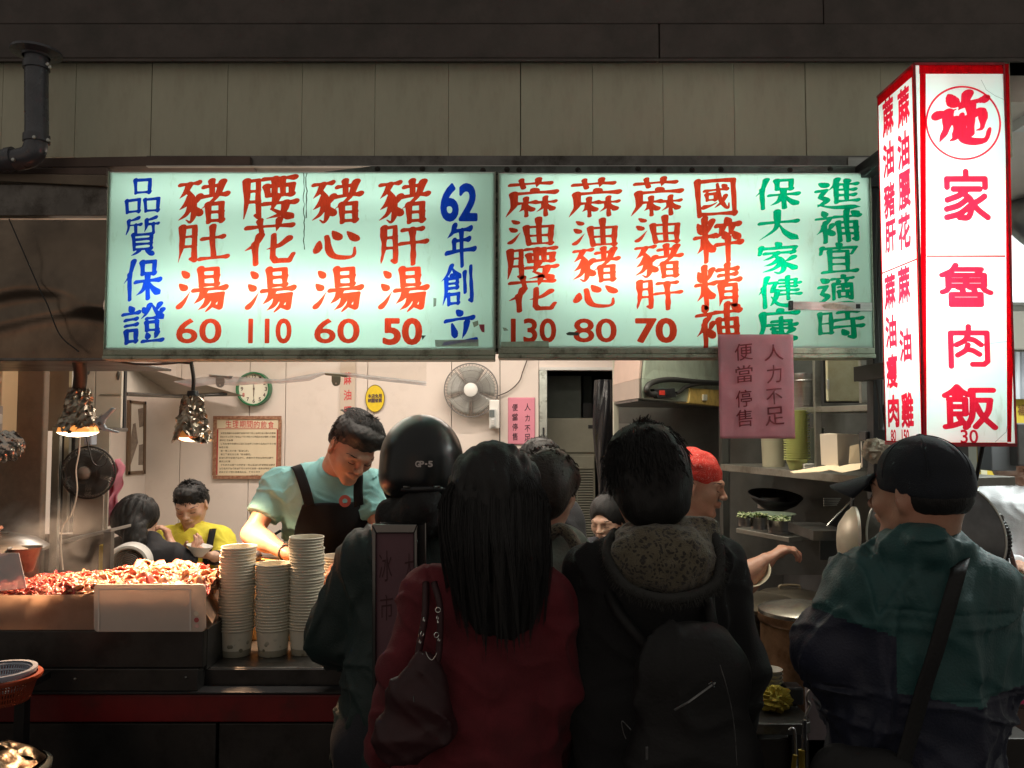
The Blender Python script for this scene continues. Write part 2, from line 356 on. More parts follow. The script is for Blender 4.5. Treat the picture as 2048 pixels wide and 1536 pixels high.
def glyph(ch, style):
    "list of 2D verts/faces in the unit box 0..1 x 0..1, thickened: style = (dilate, y_squeeze, rise, roughness, cells)"
    key = (ch, style)
    if key in _gc: return _gc[key]
    if style[0] == 'hand': _gc[key] = hand_glyph(ch, style); return _gc[key]
    dil, ysq, rise, rough, n = style
    segs = glyph_loops(ch)
    lo = segs.reshape(-1, 2).min(0); hi = segs.reshape(-1, 2).max(0)
    # normalise to the glyph's own box
    size = max(hi - lo)
    segs = (segs - lo) / (hi - lo)
    asp = (hi - lo) / size
    pad = max(dil, 0) + .03
    nx = n if asp[0] > .4 else n // 2
    xs = np.linspace(-pad, 1 + pad, nx); ys = np.linspace(-pad, 1 + pad, n)
    X, Y = np.meshgrid(xs, ys, indexing='ij')
    a = segs[:, 0][:, None, None]; b = segs[:, 1][:, None, None]
    D2 = np.full(X.shape, 9.); W = np.zeros(X.shape, int)
    nib = ysq < 0          # slanted broad nib: distance measured in a rotated, squeezed frame
    ca, sa = math.cos(math.radians(28)), math.sin(math.radians(28)); sqz = -ysq if nib else 1
    def tf(x, y):
        x, y = x * asp[0], y * asp[1] * (1 if nib else ysq)
        return ((x * ca + y * sa), (-x * sa + y * ca) * sqz) if nib else (x, y)
    for (ax, ay), (bx, by) in segs:
        dx, dy = tf(bx - ax, by - ay); l = dx * dx + dy * dy + 1e-12
        px, py = tf(X - ax, Y - ay)
        t = np.clip((px * dx + py * dy) / l, 0, 1)
        D2 = np.minimum(D2, (px - t * dx) ** 2 + (py - t * dy) ** 2)
        up = (ay <= Y) & (by > Y); dn = (by <= Y) & (ay > Y)
        cr = (bx - ax) * (Y - ay) - (X - ax) * (by - ay)
        W += (up & (cr > 0)).astype(int); W -= (dn & (cr < 0)).astype(int)
    d = np.sqrt(D2); d = np.where(W != 0, -d, d)
    sd = sum(ord(c) for c in ch)
    f = d - dil * (1 + rough * 1.5 * fnoise(X, Y, 9, sd)) 
    _gc[key] = march(f, xs, ys, rise, sd); return _gc[key]
def march(f, xs, ys, rise, sd):
    # marching squares as clipped cell polygons
    inside = f < 0; V = []; Fc = []; idx = {}
    def vid(k, p):
        if k not in idx: idx[k] = len(V); V.append(p)
        return idx[k]
    I, J = np.nonzero(inside[:-1, :-1] | inside[1:, :-1] | inside[:-1, 1:] | inside[1:, 1:])
    for i, j in zip(I.tolist(), J.tolist()):
        cs = [(i, j), (i+1, j), (i+1, j+1), (i, j+1)]; poly = []
        for k in range(4):
            p, q = cs[k], cs[(k+1) % 4]; fp, fq = f[p], f[q]
            if fp < 0: poly.append(vid(p, (xs[p[0]], ys[p[1]])))
            if (fp < 0) != (fq < 0):
                t = fp / (fp - fq); e = (min(p, q), max(p, q))
                poly.append(vid(e, (xs[p[0]] + t * (xs[q[0]] - xs[p[0]]), ys[p[1]] + t * (ys[q[1]] - ys[p[1]]))))
        if len(poly) >= 3: Fc.append(tuple(poly))
    V = np.array(V)
    if rise:
        x, y = V[:, 0].copy(), V[:, 1].copy()
        V[:, 1] = y + rise * (x - .5) * (1 - .3 * x) + .014 * fnoise(x, y, 5, sd + 1)
        V[:, 0] = x + .016 * fnoise(x, y, 5, sd + 2) - .03 * (y - .5)
    return (V, Fc)

# brush lettering built stroke by stroke from shared character components, each in a 0..100 box, y up
STK = {
'口': 'v10,90,14,10;z10,88,92,92,86,8;h14,14,86,16', '土': 'h12,62,88,68;v50,98,50,8;h0,4,100,10', '干': 'h14,88,88,92;h0,52,100,58;v50,90,50,-2',
'月': 'p22,96,20,45,2,2;z22,94,84,97,82,4,66,10;h24,68,80,70;h22,42,80,43', '氵': 'd30,98,70,84;d10,66,52,52;t8,8,40,20,88,46',
'昜': 'v24,100,26,58;z24,98,76,100,74,58;h26,80,74,81;h26,60,74,61;h0,48,100,52;p34,46,22,30,0,16;z26,34,92,37,84,4,66,8;p52,32,38,14,12,0;p72,32,60,12,38,-4',
'艹': 'h0,60,100,66;v28,96,32,30;p72,100,68,60,64,30', '化': 'p30,100,20,70,0,50;v20,72,20,0;p88,84,70,62,44,50;z58,100,56,20,62,6,90,6,98,30',
'由': 'v6,68,12,0;z6,66,94,70,88,0;h12,34,88,36;h12,4,88,5;v50,100,50,6',
'要': 'h2,98,98,100;v10,80,14,56;z10,80,92,82,88,56;h14,57,88,58;v38,98,36,58;v62,98,64,58;p44,54,30,28,22,22;n24,24,56,12,92,0;p72,38,56,12,8,0;h0,36,100,40',
'豕': 'h8,96,92,100;p46,96,28,78,4,66;c40,82,60,58,62,20,48,2,34,8;p50,68,30,48,4,38;p56,48,34,24,0,10;p90,74,78,64,66,56;n60,60,76,38,100,18',
'豕左': 'h8,96,92,100;p50,96,30,76,4,62;c36,82,66,58,66,20,52,2,32,8;p52,66,30,46,4,34;p60,46,34,22,0,8;p96,66,82,54,68,46;d68,42,98,22',
'者': 'h16,86,78,89;v46,100,46,66;h0,62,100,68;p88,96,60,60,4,34;v30,44,32,0;z30,44,82,46,80,0;h32,24,80,25;h32,3,80,4',
'亻': 'p80,100,50,66,4,44;v48,66,48,0', '呆': 'v26,98,28,66;z26,98,78,100,76,66;h28,67,76,68;h0,46,100,50;v50,62,50,0;p46,46,30,24,0,10;n54,46,72,26,100,10',
'言': 'd40,100,60,88;h0,78,100,82;h16,62,84,65;h16,46,84,49;v18,32,20,0;z18,32,82,34,80,0;h20,3,80,4',
'登': 'p44,98,28,76,4,62;d14,92,26,80;n56,98,74,78,100,60;p88,100,80,90,68,80;p98,84,90,76,80,70;h30,62,70,64;v28,52,30,30;z28,52,74,53,72,30;h30,31,72,32;d28,24,34,12;p72,24,68,16,62,10;h10,2,92,5',
'斤': 'p84,100,50,90,14,84;p20,86,18,40,0,0;h20,56,100,60;v66,58,66,0', '貝': 'v14,100,16,26;z14,98,86,100,84,26;h16,76,84,77;h16,53,84,54;h16,29,84,30;p36,24,24,12,4,0;d62,22,92,2',
'心': 'd14,58,8,26;c30,74,36,22,54,6,86,8,90,36;d44,90,58,66;d76,86,94,60', '年': 'p30,100,22,84,4,70;h24,86,86,90;h26,60,80,64;v28,62,28,36;h0,32,100,38;v54,86,54,-4',
'倉': 'p50,100,30,78,0,62;n50,98,68,82,98,68;d46,78,56,72;z24,66,78,68,76,42;h26,54,76,55;h24,42,76,43;p24,66,20,30,4,0;v32,26,34,0;z32,26,82,27,80,0;h34,2,80,3',
'刂': 'v24,84,24,30;z82,100,82,6,60,10', '立': 'd44,100,58,86;h8,70,94,76;d28,60,38,24;p76,62,70,36,58,12;h0,4,100,9', '广': 'd52,102,60,92;h12,86,100,89;p14,86,14,40,-4,-6',
'木': 'h0,72,100,76;v50,100,50,0;p48,72,34,44,2,22;n52,70,68,48,98,28', '囗': 'v2,100,4,-2;z2,98,98,100,96,-2;h4,2,96,3',
'或': 'h6,76,94,80;v14,62,16,38;z14,62,48,63,46,38;h16,39,46,40;t2,12,30,18,52,28;c56,100,62,50,80,14,94,4,98,24;p86,52,70,28,44,8;d76,98,88,88',
'米': 'd14,88,34,66;p88,92,78,78,66,66;h0,54,100,58;v50,100,50,-6;p46,52,32,30,4,14;n54,52,70,34,96,18',
'卒': 'd44,100,56,88;h6,80,94,84;p32,78,22,62,6,52;d30,66,44,52;p70,80,62,64,50,54;d66,66,92,50;h0,34,100,39;v50,50,50,-6',
'青': 'h10,90,90,93;h16,76,84,79;h0,60,100,65;v50,104,50,62;p22,52,22,24,10,-4;z22,50,82,52,80,-2,64,2;h22,34,80,35;h22,18,80,19',
'衤': 'd40,102,56,86;z6,74,84,78,50,50;p56,62,34,38,0,22;v46,52,46,-6;p90,52,78,42,66,36;d60,38,90,20',
'甫': 'h0,82,100,86;v16,64,14,-4;z16,62,88,65,86,-2,72,4;h18,42,86,43;h18,22,86,23;v50,104,50,-4;d72,102,92,92', '大': 'h4,60,96,66;p50,100,44,44,0,0;n52,56,70,24,100,2',
'宀': 'd46,106,56,82;v8,70,4,20;z8,62,96,68,84,20', '聿': 'z16,92,84,94,82,66;h0,78,100,81;h16,66,84,68;h12,50,88,52;h0,34,100,37;v50,106,50,16', '廴': 'z4,90,24,92,8,58;c8,58,26,60,16,30,0,8;n4,40,30,10,100,2',
'隶': 'z24,76,82,78,80,48;h10,62,98,64;h24,48,80,50;z52,92,52,4,40,8;d24,38,36,28;t8,8,24,14,46,24;p86,42,76,34,66,28;n58,30,74,14,98,2',
'隹': 'p30,104,20,78,0,56;v24,76,24,0;d56,104,66,92;h24,80,94,83;h24,56,86,58;h24,32,86,34;h24,6,98,9;v60,80,60,8', '辶': 'd8,92,24,80;z2,62,22,64,8,40;c8,40,24,28,2,8;n2,14,36,4,100,2',
'啇': 'd46,104,58,94;h6,86,96,89;d28,82,36,70;p72,84,68,76,62,68;v12,64,12,-2;z12,62,90,64,88,-2,78,2;h34,50,70,52;v52,60,52,36;v34,32,36,6;z34,32,70,33,68,6;h36,8,68,9',
'且': 'v20,100,20,4;z20,98,80,100,80,4;h22,68,78,69;h22,38,78,39;h-6,2,106,6', '日': 'v8,98,10,4;z8,96,90,98,88,4;h10,50,88,52;h10,6,88,7', '寺': 'h14,88,88,91;v50,102,50,66;h0,62,100,67;h0,38,100,42;z68,60,68,2,50,6;d26,30,40,14',
'r家': 'o50,104,50,90;o8,70,8,88,92,88,92,70;o22,66,80,66;s54,66,34,52,8,42;s44,56,60,42,60,20,52,4,34,4;s52,44,32,30,6,22;s56,28,34,12,6,4;s90,50,76,40,62,34;s60,38,76,20,96,4',
'r肉': 'o9,0,9,84,92,84,92,12,84,5,58,5;o50,100,50,84;s50,84,42,66,22,54;s46,70,62,66,78,54;s48,54,42,40,24,28;s44,42,58,40,74,30',
'r魯': 's30,104,22,90,2,78;o24,93,82,93,76,84;o14,78,88,78,88,50,14,50,14,78;o14,64,88,64;o51,78,51,50;s14,44,10,38,2,34;s34,46,42,42,44,34;s58,46,66,42,68,34;s84,48,90,38,100,32;o20,28,80,28,80,1,20,1,20,28;o20,14,80,14',
'r飯': 's26,102,16,90,2,80;s26,102,36,90,48,82;o20,83,34,83;o10,70,42,70,42,34,12,34;o11,70,11,4;o12,52,42,52;s2,2,16,5,34,12;s30,26,36,14,46,4;o54,93,98,93;s57,93,57,56,54,24,42,0;o58,68,92,68;s92,68,86,36,62,2;s64,56,76,28,100,0',
'b施': 'd24,104,36,84;t2,62,18,66,38,74;p22,66,18,34,2,4;c22,46,38,52,34,16,22,6;p60,104,54,86,42,72;h50,82,92,92;c40,46,60,56,86,66,84,34,74,28;v66,80,62,20;c48,62,46,20,56,6,88,6,98,30'}
CMP = {'品': '口,24,54,78,100 口,0,0,46,44 口,54,0,100,44', '質': '斤,4,58,46,100 斤,54,58,96,100 貝,14,0,86,56', '保': '亻,0,0,34,100 呆,34,0,100,98', '證': '言,0,0,38,98 登,42,0,100,100', '豬': '豕左,0,0,46,98 者,46,0,100,100',
'肚': '月,0,0,42,98 土,46,4,100,94', '湯': '氵,0,4,30,96 昜,34,0,100,98', '腰': '月,0,0,36,98 要,40,0,100,98', '花': '艹,4,62,96,102 化,0,0,100,66', '心': '心,0,0,100,100', '肝': '月,0,0,40,98 干,44,0,100,96', '年': '年,0,0,100,100',
'創': '倉,0,0,64,100 刂,66,0,100,98', '立': '立,0,0,100,100', '蔴': '艹,8,70,92,104 广,0,0,100,74 木,22,-2,56,50 木,60,-2,98,50', '油': '氵,0,4,30,96 由,36,0,100,98', '國': '囗,0,0,100,100 或,16,14,84,88', '粹': '米,0,0,42,98 卒,44,0,100,98',
'精': '米,0,0,42,98 青,46,0,98,98', '補': '衤,0,0,42,98 甫,44,0,100,96', '大': '大,0,0,100,100', '家': '宀,0,56,100,100 豕,10,0,96,70', '健': '亻,0,0,30,100 廴,28,0,100,90 聿,46,12,98,98', '康': '广,0,0,100,100 隶,18,0,98,80',
'進': '隹,30,20,98,98 辶,0,0,100,98', '宜': '宀,0,56,100,100 且,12,0,88,74', '適': '啇,34,20,96,98 辶,0,0,100,98', '時': '日,0,14,32,88 寺,38,0,100,98',
'r家': 'r家,0,0,100,100', 'r肉': 'r肉,0,0,100,100', 'r魯': 'r魯,0,0,100,100', 'r飯': 'r飯,0,0,100,100', 'b施': 'b施,0,0,100,100'}
WD_ = {'h': (1.05, .72, .78, 1.35), 'v': (1.35, 1.0, .95, .95), 'p': (1.5, 1.15, .8, .15), 'n': (.35, .8, 1.6, .25), 'd': (.35, 1.1, 1.6, 1.1), 't': (1.5, 1.0, .6, .15), 'z': (.95, .95, 1.15, .8), 'c': (.8, 1.2, 1.15, .3), 'o': (1, 1, 1, 1), 's': (1, 1, 1, 1)}
def hand_glyph(ch, style):
    _, base, sqz, rise, rough, n = style
    segs = []
    for c in CMP[ch].split():
        nm, x0, y0, x1, y1 = c.split(','); x0, y0, x1, y1 = [float(q) / 100 for q in (x0, y0, x1, y1)]
        fac = max(.70, min(1.05, ((x1 - x0) * (y1 - y0)) ** .22)) if style[2] != 1 else 1
        if nm in ('斤', '啇', '聿', '登', '或', '貝', '倉'): fac *= .86
        for st in STK[nm].split(';'):
            ty = st[0]; q = [float(v) / 100 for v in st[1:].split(',')]; pts = [(x0 + q[i] * (x1 - x0), y0 + q[i+1] * (y1 - y0)) for i in range(0, len(q), 2)]
            if ty in 'pncts' and len(pts) > 2: pts = [(v.x, v.y) for v in bez([(a, b, 0) for a, b in pts], 14)]
            d_ = [0]
            for a, b in zip(pts[:-1], pts[1:]): d_.append(d_[-1] + math.hypot(b[0]-a[0], b[1]-a[1]) + 1e-6)
            # resample so that the width can swell and taper
            ts = sorted(set([v / d_[-1] for v in d_] + [0, .12, .25, .5, .75, .88, 1]))
            X_ = np.interp([t * d_[-1] for t in ts], d_, [p[0] for p in pts]); Y_ = np.interp([t * d_[-1] for t in ts], d_, [p[1] for p in pts])
            wv = [base * fac * np.interp(t, [0, .33, .8 if ty in 'nhd' else .66, 1], WD_[ty]) for t in ts]
            segs += [((X_[i], Y_[i]), (X_[i+1], Y_[i+1]), wv[i], wv[i+1]) for i in range(len(ts) - 1)]
    xs = np.linspace(-.12, 1.12, n); ys = np.linspace(-.14, 1.14, n); X, Y = np.meshgrid(xs, ys, indexing='ij'); f = np.full(X.shape, 9.)
    ca, sa = math.cos(math.radians(30)), math.sin(math.radians(30))
    tf = lambda x, y: (x * ca + y * sa, (-x * sa + y * ca) * sqz)
    for (a, b, ra, rb) in segs:
        dx, dy = tf(b[0]-a[0], b[1]-a[1]); l = dx*dx + dy*dy + 1e-12; px, py = tf(X - a[0], Y - a[1]); t = np.clip((px*dx + py*dy) / l, 0, 1)
        f = np.minimum(f, np.sqrt((px - t*dx)**2 + (py - t*dy)**2) - (ra + (rb - ra) * t) * (sqz ** .35))
    sd = sum(ord(c) for c in ch)
    f = f + base * rough * fnoise(X, Y, 16, sd)
    return march(f, xs, ys, rise, sd)
_gm = {}
def put_char(ch, style, o, ux, uy, w, h, m, parent, name='character', nrm=None):
    "character centred at o, spanning w x h along unit vectors ux, uy; thin film"
    key = (ch, style, round(w, 4), round(h, 4), m.name, tuple(round(c, 3) for c in (*ux, *uy)))
    if key not in _gm:
        V, Fc = glyph(ch, style)
        me = bpy.data.meshes.new(name)
        me.from_pydata([tuple(ux * ((x - .5) * w) + uy * ((y - .5) * h)) for x, y in V], [], Fc)
        me.materials.append(m); _gm[key] = me
    ob = bpy.data.objects.new(name, _gm[key]); COL.objects.link(ob); ob.parent = parent
    ob.location = o - base_of(parent); return ob
BRUSH = ('hand', .068, 1.45, .07, .20, 116)
ROUND = ('hand', .066, 1, 0, 0, 100)
BOLDB = ('hand', .078, 1.4, .06, .3, 110)
BRUSHT = (.012, 1.25, .12, .3, 72)
GOTH = (.028, 1.0, 0, 0, 84)
SANS = (.018, 1.0, 0, 0, 48)
SANSB = (.040, 1.0, 0, 0, 48)
PEN = (.004, -2.0, .12, .5, 60)
THIN = (.0, 1.0, 0, 0, 48)
# ================================================================ lit menu signs
def acrylic(name, col, g=.75):
    m = bpy.data.materials.new(name); m.use_nodes = True; N = m.node_tree.nodes; L = m.node_tree.links
    b = N['Principled BSDF']; b.inputs['Base Color'].default_value = (*[c * .8 for c in col], 1); b.inputs['Roughness'].default_value = .22
    tc = N.new('ShaderNodeTexCoord'); no = N.new('ShaderNodeTexNoise'); mp = N.new('ShaderNodeMapping'); mp.inputs['Scale'].default_value = (5, 5, 1.2)
    no.inputs['Scale'].default_value = 4; no.inputs['Detail'].default_value = 9; no.inputs['Roughness'].default_value = .72
    L.new(tc.outputs['Object'], mp.inputs[0]); L.new(mp.outputs[0], no.inputs[0])
    r = N.new('ShaderNodeMapRange'); r.inputs[1].default_value = .58; r.inputs[2].default_value = .8; L.new(no.outputs[0], r.inputs[0])
    mx = N.new('ShaderNodeMix'); mx.data_type = 'RGBA'; mx.inputs[6].default_value = (*col, 1); mx.inputs[7].default_value = (col[0]*.55, col[1]*.52, col[2]*.42, 1)
    L.new(r.outputs[0], mx.inputs[0])
    t = N.new('ShaderNodeBsdfTranslucent'); L.new(mx.outputs[2], t.inputs[0])
    ms = N.new('ShaderNodeMixShader'); ms.inputs[0].default_value = g
    L.new(b.outputs[0], ms.inputs[1]); L.new(t.outputs[0], ms.inputs[2]); L.new(ms.outputs[0], N['Material Output'].inputs[0])
    return m
def film(name, col):
    m = acrylic(name, col, .9)
    for n in list(m.node_tree.nodes):
        if n.type == 'TEX_NOISE': n.inputs['Scale'].default_value = 30
        if n.type == 'MAP_RANGE': n.inputs[1].default_value = .4; n.inputs[2].default_value = .9
    return m
ACR = acrylic('milk_acrylic', (.83,.93,.87))
ACR2 = acrylic('milk_acrylic_bright', (.86,.96,.93))
RED = film('red_film', (.84,.050,.022)); BLUE = film('blue_film', (.01,.055,.62)); GREEN = film('green_film', (.0,.46,.25)); CRIM = film('crimson_film', (.60,.010,.03))
INNER = mat('sign_interior_white', (.8,.85,.82), .6)
SD = 2.60
def menu_sign(px0, px1, py0, py1, cols, label, tubes, mark):
    x0, x1 = P(px0, 500, SD).x, P(px1, 500, SD).x; z1, z0 = P(0, py0, SD).z, P(0, py1, SD).z
    t = thing('menu_sign', ((x0+x1)/2, SD, z0), label, 'sign', 'lit menu signs over the counter')
    fr = .010
    box1('face', (x0 + .001, SD, z0 + .001), (x1 - .001, SD + .003, z1 - .001), ACR, t, bev=0)
    fm = MB(); dep = .13
    fm.box((x0, SD + .0035, z0 - .003), (x0 + .006, SD + dep, z1 + .003)).box((x1 - .006, SD + .0035, z0 - .003), (x1, SD + dep, z1 + .003))
    fm.box((x0 + .006, SD + .0035, z0 - .003), (x1 - .006, SD + dep, z0 + .003)).box((x0 + .006, SD + .0035, z1 - .003), (x1 - .006, SD + dep, z1 + .003))
    fm.box((x0 + .006, SD + dep - .006, z0 + .003), (x1 - .006, SD + dep, z1 - .003))
    obj('box_frame', fm, INNER, t)
    fb = MB().box((x0 - .002, SD - .010, z0 - .024), (x1 + .002, SD + .09, z0 - .0035)).box((x0 - .002, SD - .016, z0 - .038), (x1 + .002, SD + .08, z0 - .0245))
    obj('bottom_rail', fb, ALUG, t, bev=.003)
    box1('side_rail', (x0 - .004, SD - .004, z0 - .003), (x0 - .0005, SD + dep, z1 + .003), ALUG, t, bev=.001); box1('side_rail', (x1 + .0005, SD - .004, z0 - .003), (x1 + .004, SD + dep, z1 + .003), ALUG, t, bev=.001)
    UX, UZ = Vector((1, 0, 0)), Vector((0, 0, 1))
    for (ch, cx, cyy, w_, h_, st, m_) in cols:
        put_char(ch, st, P(cx, cyy, SD) + Vector((0, -.0015, 0)), UX, UZ, M(w_, SD), M(h_, SD), m_, t, name='character' if not ch.isdigit() else 'price')
    for (cx, cyy, ln, pw) in tubes:
        p = P(cx, cyy, SD + .1)
        l = area('tube_light', (p.x, SD + .095, p.z), (-math.pi/2, 0, 0), (M(ln, SD), .05), pw, (.86,1,.93)); l.parent = t; l.location -= t.location
        obj('lamp_tube', MB().tube([(p.x - M(ln, SD)/2, SD + .112, p.z), (p.x + M(ln, SD)/2, SD + .112, p.z)], .012, 12), WHITEP, t, smooth=True)
    return t
R_, B_, G_ = RED, BLUE, GREEN
c1 = [('品',285,392,70,72,BRUSH,B_),('質',285,473,70,76,BRUSH,B_),('保',284,560,72,76,BRUSH,B_),('證',287,647,80,76,BRUSH,B_)]
for cx in (405, 672, 806): c1.append(('豬', cx, 404, 96, 84, BRUSH, R_))
c1 += [('肚',404,486,96,78,BRUSH,R_),('湯',403,578,92,84,BRUSH,R_),('60',398,662,88,48,SANS,R_),
       ('腰',538,396,106,84,BRUSH,R_),('花',540,484,98,86,BRUSH,R_),('湯',540,579,90,84,BRUSH,R_),('110',540,662,84,48,SANS,R_),
       ('心',672,487,92,64,BRUSH,R_),('湯',675,578,90,84,BRUSH,R_),('60',674,662,88,48,SANS,R_),
       ('肝',806,488,92,80,BRUSH,R_),('湯',806,578,90,84,BRUSH,R_),('50',805,663,74,50,SANSB,R_),
       ('62',918,405,70,72,SANSB,B_),('年',921,490,56,80,BRUSH,B_),('創',915,570,64,78,BRUSH,B_),('立',918,654,62,68,BRUSH,B_)]
s1 = menu_sign(215, 989, 345, 697, c1, 'left lit menu sign with blue and red brush lettering, soup prices 60 to 110', [(600, 592, 600, 4.9), (600, 400, 700, .75)], None)
c2 = [('蔴',1062,396,98,70,BRUSH,R_),('油',1062,463,90,54,BRUSH,R_),('腰',1062,527,98,62,BRUSH,R_),('花',1065,588,92,66,BRUSH,R_),('130',1067,661,88,46,SANS,R_),
      ('蔴',1188,396,98,70,BRUSH,R_),('油',1190,465,88,54,BRUSH,R_),('豬',1190,530,88,66,BRUSH,R_),('心',1190,590,88,50,BRUSH,R_),('80',1190,661,84,46,SANS,R_),
      ('蔴',1312,394,98,70,BRUSH,R_),('油',1315,459,88,54,BRUSH,R_),('豬',1315,523,90,64,BRUSH,R_),('肝',1316,588,88,60,BRUSH,R_),('70',1312,661,78,46,SANSB,R_),
      ('國',1432,395,76,70,BRUSH,R_),('粹',1436,476,90,84,BRUSH,R_),('精',1436,571,88,80,BRUSH,R_),('補',1436,648,88,80,BRUSH,R_),
      ('保',1553,388,86,58,BRUSH,G_),('大',1556,452,80,58,BRUSH,G_),('家',1556,517,80,62,BRUSH,G_),('健',1558,585,86,60,BRUSH,G_),('康',1555,650,80,62,BRUSH,G_),
      ('進',1675,388,86,58,BRUSH,G_),('補',1675,451,88,60,BRUSH,G_),('宜',1677,516,78,58,BRUSH,G_),('適',1674,580,74,60,BRUSH,G_),('時',1680,647,86,60,BRUSH,G_)]
s2 = menu_sign(998, 1742, 347, 694, c2, 'right lit menu sign with red and green brush lettering, prices 130, 80 and 70', [(1340, 560, 520, 3.6), (1370, 400, 680, .9)], None)
# old tape, sticker scraps and a drip stain on the signs
SCR = thing('tape_scraps', P(910, 690, SD), 'old tape and paper scraps stuck on the left sign under the blue lettering', 'tape')
def patch(name, pts, m, par, D=SD, off=-.003):
    vs_ = [P(x, y, D) + Vector((0, off, 0)) for x, y in pts]
    return obj(name, MB().prism(vs_, (0, .0008, 0)), m, par)
TAPE = mat('old_tape', (.50,.52,.38), .4, 0, .3, 40, alpha=.55); TAPD = mat('dark_scrap', (.07,.09,.07), .6)
patch('tape_strip', [(870,680),(957,679),(957,693),(871,694)], TAPE, SCR)
patch('scrap', [(958,649),(969,649),(969,665),(964,664),(960,657)], mat('red_scrap', (.45,.05,.08), .6), SCR)
patch('scrap', [(843,671),(852,671),(845,680)], TAPD, SCR)
patch('scrap', [(945,645),(956,641),(957,650),(948,655)], TAPE, SCR)
patch('scrap', [(867,596),(873,597),(872,612),(867,614)], TAPE, SCR)
SC2 = thing('tape_scraps', P(1060, 695, SD), 'old tape strip and dark smudge under the 130 and 80 prices', 'tape')
patch('tape_strip', [(1002,684),(1097,682),(1098,697),(1002,697)], TAPE, SC2)
patch('scrap', [(1132,667),(1138,664),(1158,665),(1157,671),(1140,671),(1134,670)], TAPD, SC2)
patch('scrap', [(1005,655),(1012,656),(1017,661),(1008,662)], TAPE, SC2)
dr = MB()
rr = random.Random(3)
for k in range(2):
    pts = [P(608 + 5*k + rr.uniform(-1.6, 1.6), 346 + i * 9, SD) + Vector((0, -.0006, 0)) for i in range(int(11 if k else 18))]
    dr.tube(pts, [.0016 * rr.uniform(.4, 1.2) for _ in pts], 4)
tag(obj('drip_stain', dr, mat('grime', (.10,.11,.07), .8)), 'dark drip stain down the upper middle of the left sign', 'stain')
# channel with bolts above the signs
ch = thing('bolted_channel', P(1000, 345, 2.64), 'bolted dark aluminium channel between the trim and the menu signs', 'channel')
ALD = mat('dull_channel', (.15,.175,.16), .5, .6, .3, 10, .1, 60, dirt=((.05,.05,.045), 15, .45, .7))
slab('channel', [(640, 344.5, 2.64), (745, 332, 2.64), (1748, 332, 2.64), (1744, 345, 2.64)], .05, ALD, ch, bev=.001)
bo = MB()
for x, y in ((755,338),(845,338),(882,341),(966,341),(1014,339),(1038,340),(1156,340),(1276,338),(1318,342),(1384,340),(1442,339),(1580,340),(1660,338),(1727,338)):
    c = P(x, y, 2.64); bo.lathe([(0, .009), (.006, .007), (.0075, 0), (.010, 0)], (c.x, 2.6395, c.z), 8, (math.pi/2, 0, 0))
tag(obj('bolt_heads', bo, mat('rusty_bolt', (.035,.03,.025), .7, .3), ch), kind='stuff')
gp = thing('sign_joint_post', P(993, 700, 2.6), 'narrow dark post with peeling paint between the two menu signs', 'post')
slab('post', [(989.6, 346, 2.612), (997.4, 346, 2.612), (997.4, 704, 2.612), (989.6, 704, 2.612)], .08, mat('peeling_post', (.30,.30,.22), .6, .2, .3, 30, dirt=((.03,.03,.025), 40, .4, .55)), gp, bev=.001)
# metal holder strip on the right sign
hs = thing('metal_clip_strip', P(1665, 620, 2.585), 'scratched metal strip fixed over the green lettering at right', 'strip')
slab('strip', [(1580, 603, 2.588), (1745, 605, 2.588), (1745, 622, 2.588), (1580, 619, 2.588)], .012, STEEL, hs, bev=.001)
slab('end_cap', [(1579, 601, 2.586), (1587, 601, 2.586), (1587, 620, 2.586), (1579, 620, 2.586)], .015, BLACKM, hs)
slab('slot', [(1712, 608, 2.587), (1721, 608, 2.587), (1721, 617, 2.587), (1712, 617, 2.587)], .0008, BLACKM, hs, bev=0)
slab('scratch_patch', [(1640, 609, 2.5875), (1668, 605, 2.5875), (1700, 613, 2.5875), (1712, 620, 2.5875), (1650, 617, 2.5875)], .0004, mat('scratched_paint', (.55,.50,.40), .6, 0, .4, 60), hs, bev=0)
# dark post and cables right of the menu signs
rp = thing('sign_post', P(1752, 1000, 2.66), 'dark steel post between the menu signs and the tall sign', 'post')
slab('post', [(1745, 372, 2.66), (1762, 372, 2.66), (1768, 1000, 2.66), (1748, 1000, 2.66)], .05, BLACKM, rp)
slab('bracket', [(1742, 330, 2.64), (1790, 330, 2.64), (1790, 372, 2.64), (1742, 372, 2.64)], .06, BLACKM, rp)
cbl = MB()
for k in range(4):
    cbl.tube(bez([P(1758 + 3*k, 380, 2.62), P(1752 + 5*k, 560, 2.60), P(1757 - 3*k, 700, 2.61), P(1760 + 2*k, 860, 2.6)], 30), .0045, 6)
obj('cable', cbl, RUB, rp, smooth=True)
# ---------------------------------------------------------------- tall two-sided sign
TD = 2.2
xc = P(1838, 500, TD).x; xr = P(2020, 500, TD).x; zt_, zb_ = P(1900, 128, TD).z, P(1900, 889, TD).z
yb_ = PX(1762, 500, xc).y
ts = thing('tall_sign', ((xc+xr)/2, TD + .1, zb_), 'tall glowing white and red box sign with large rounded lettering at right', 'sign')
e = .0035
fm = MB().box((xc + e, TD, zb_ + e), (xr - e, TD + .003, zt_ - e))
obj('front_face', fm, ACR2, ts)
obj('side_face', MB().box((xc, TD + e, zb_ + e), (xc + .003, yb_ - e, zt_ - e)), ACR2, ts)
obj('side_face', MB().box((xr - .003, TD + e, zb_ + e), (xr, yb_ - e, zt_ - e)), ACR2, ts)
REDF = film('red_border_film', (.66,.02,.05))
REDM = mat('red_painted_edge', (.62,.03,.05), .4, 0, .3, 20, dirt=((.10,.02,.02), 20, .5, .7))
obj('back_panel', MB().box((xc + .0035, yb_ - .003, zb_ + e), (xr - .0035, yb_, zt_ - e)), INNER, ts)
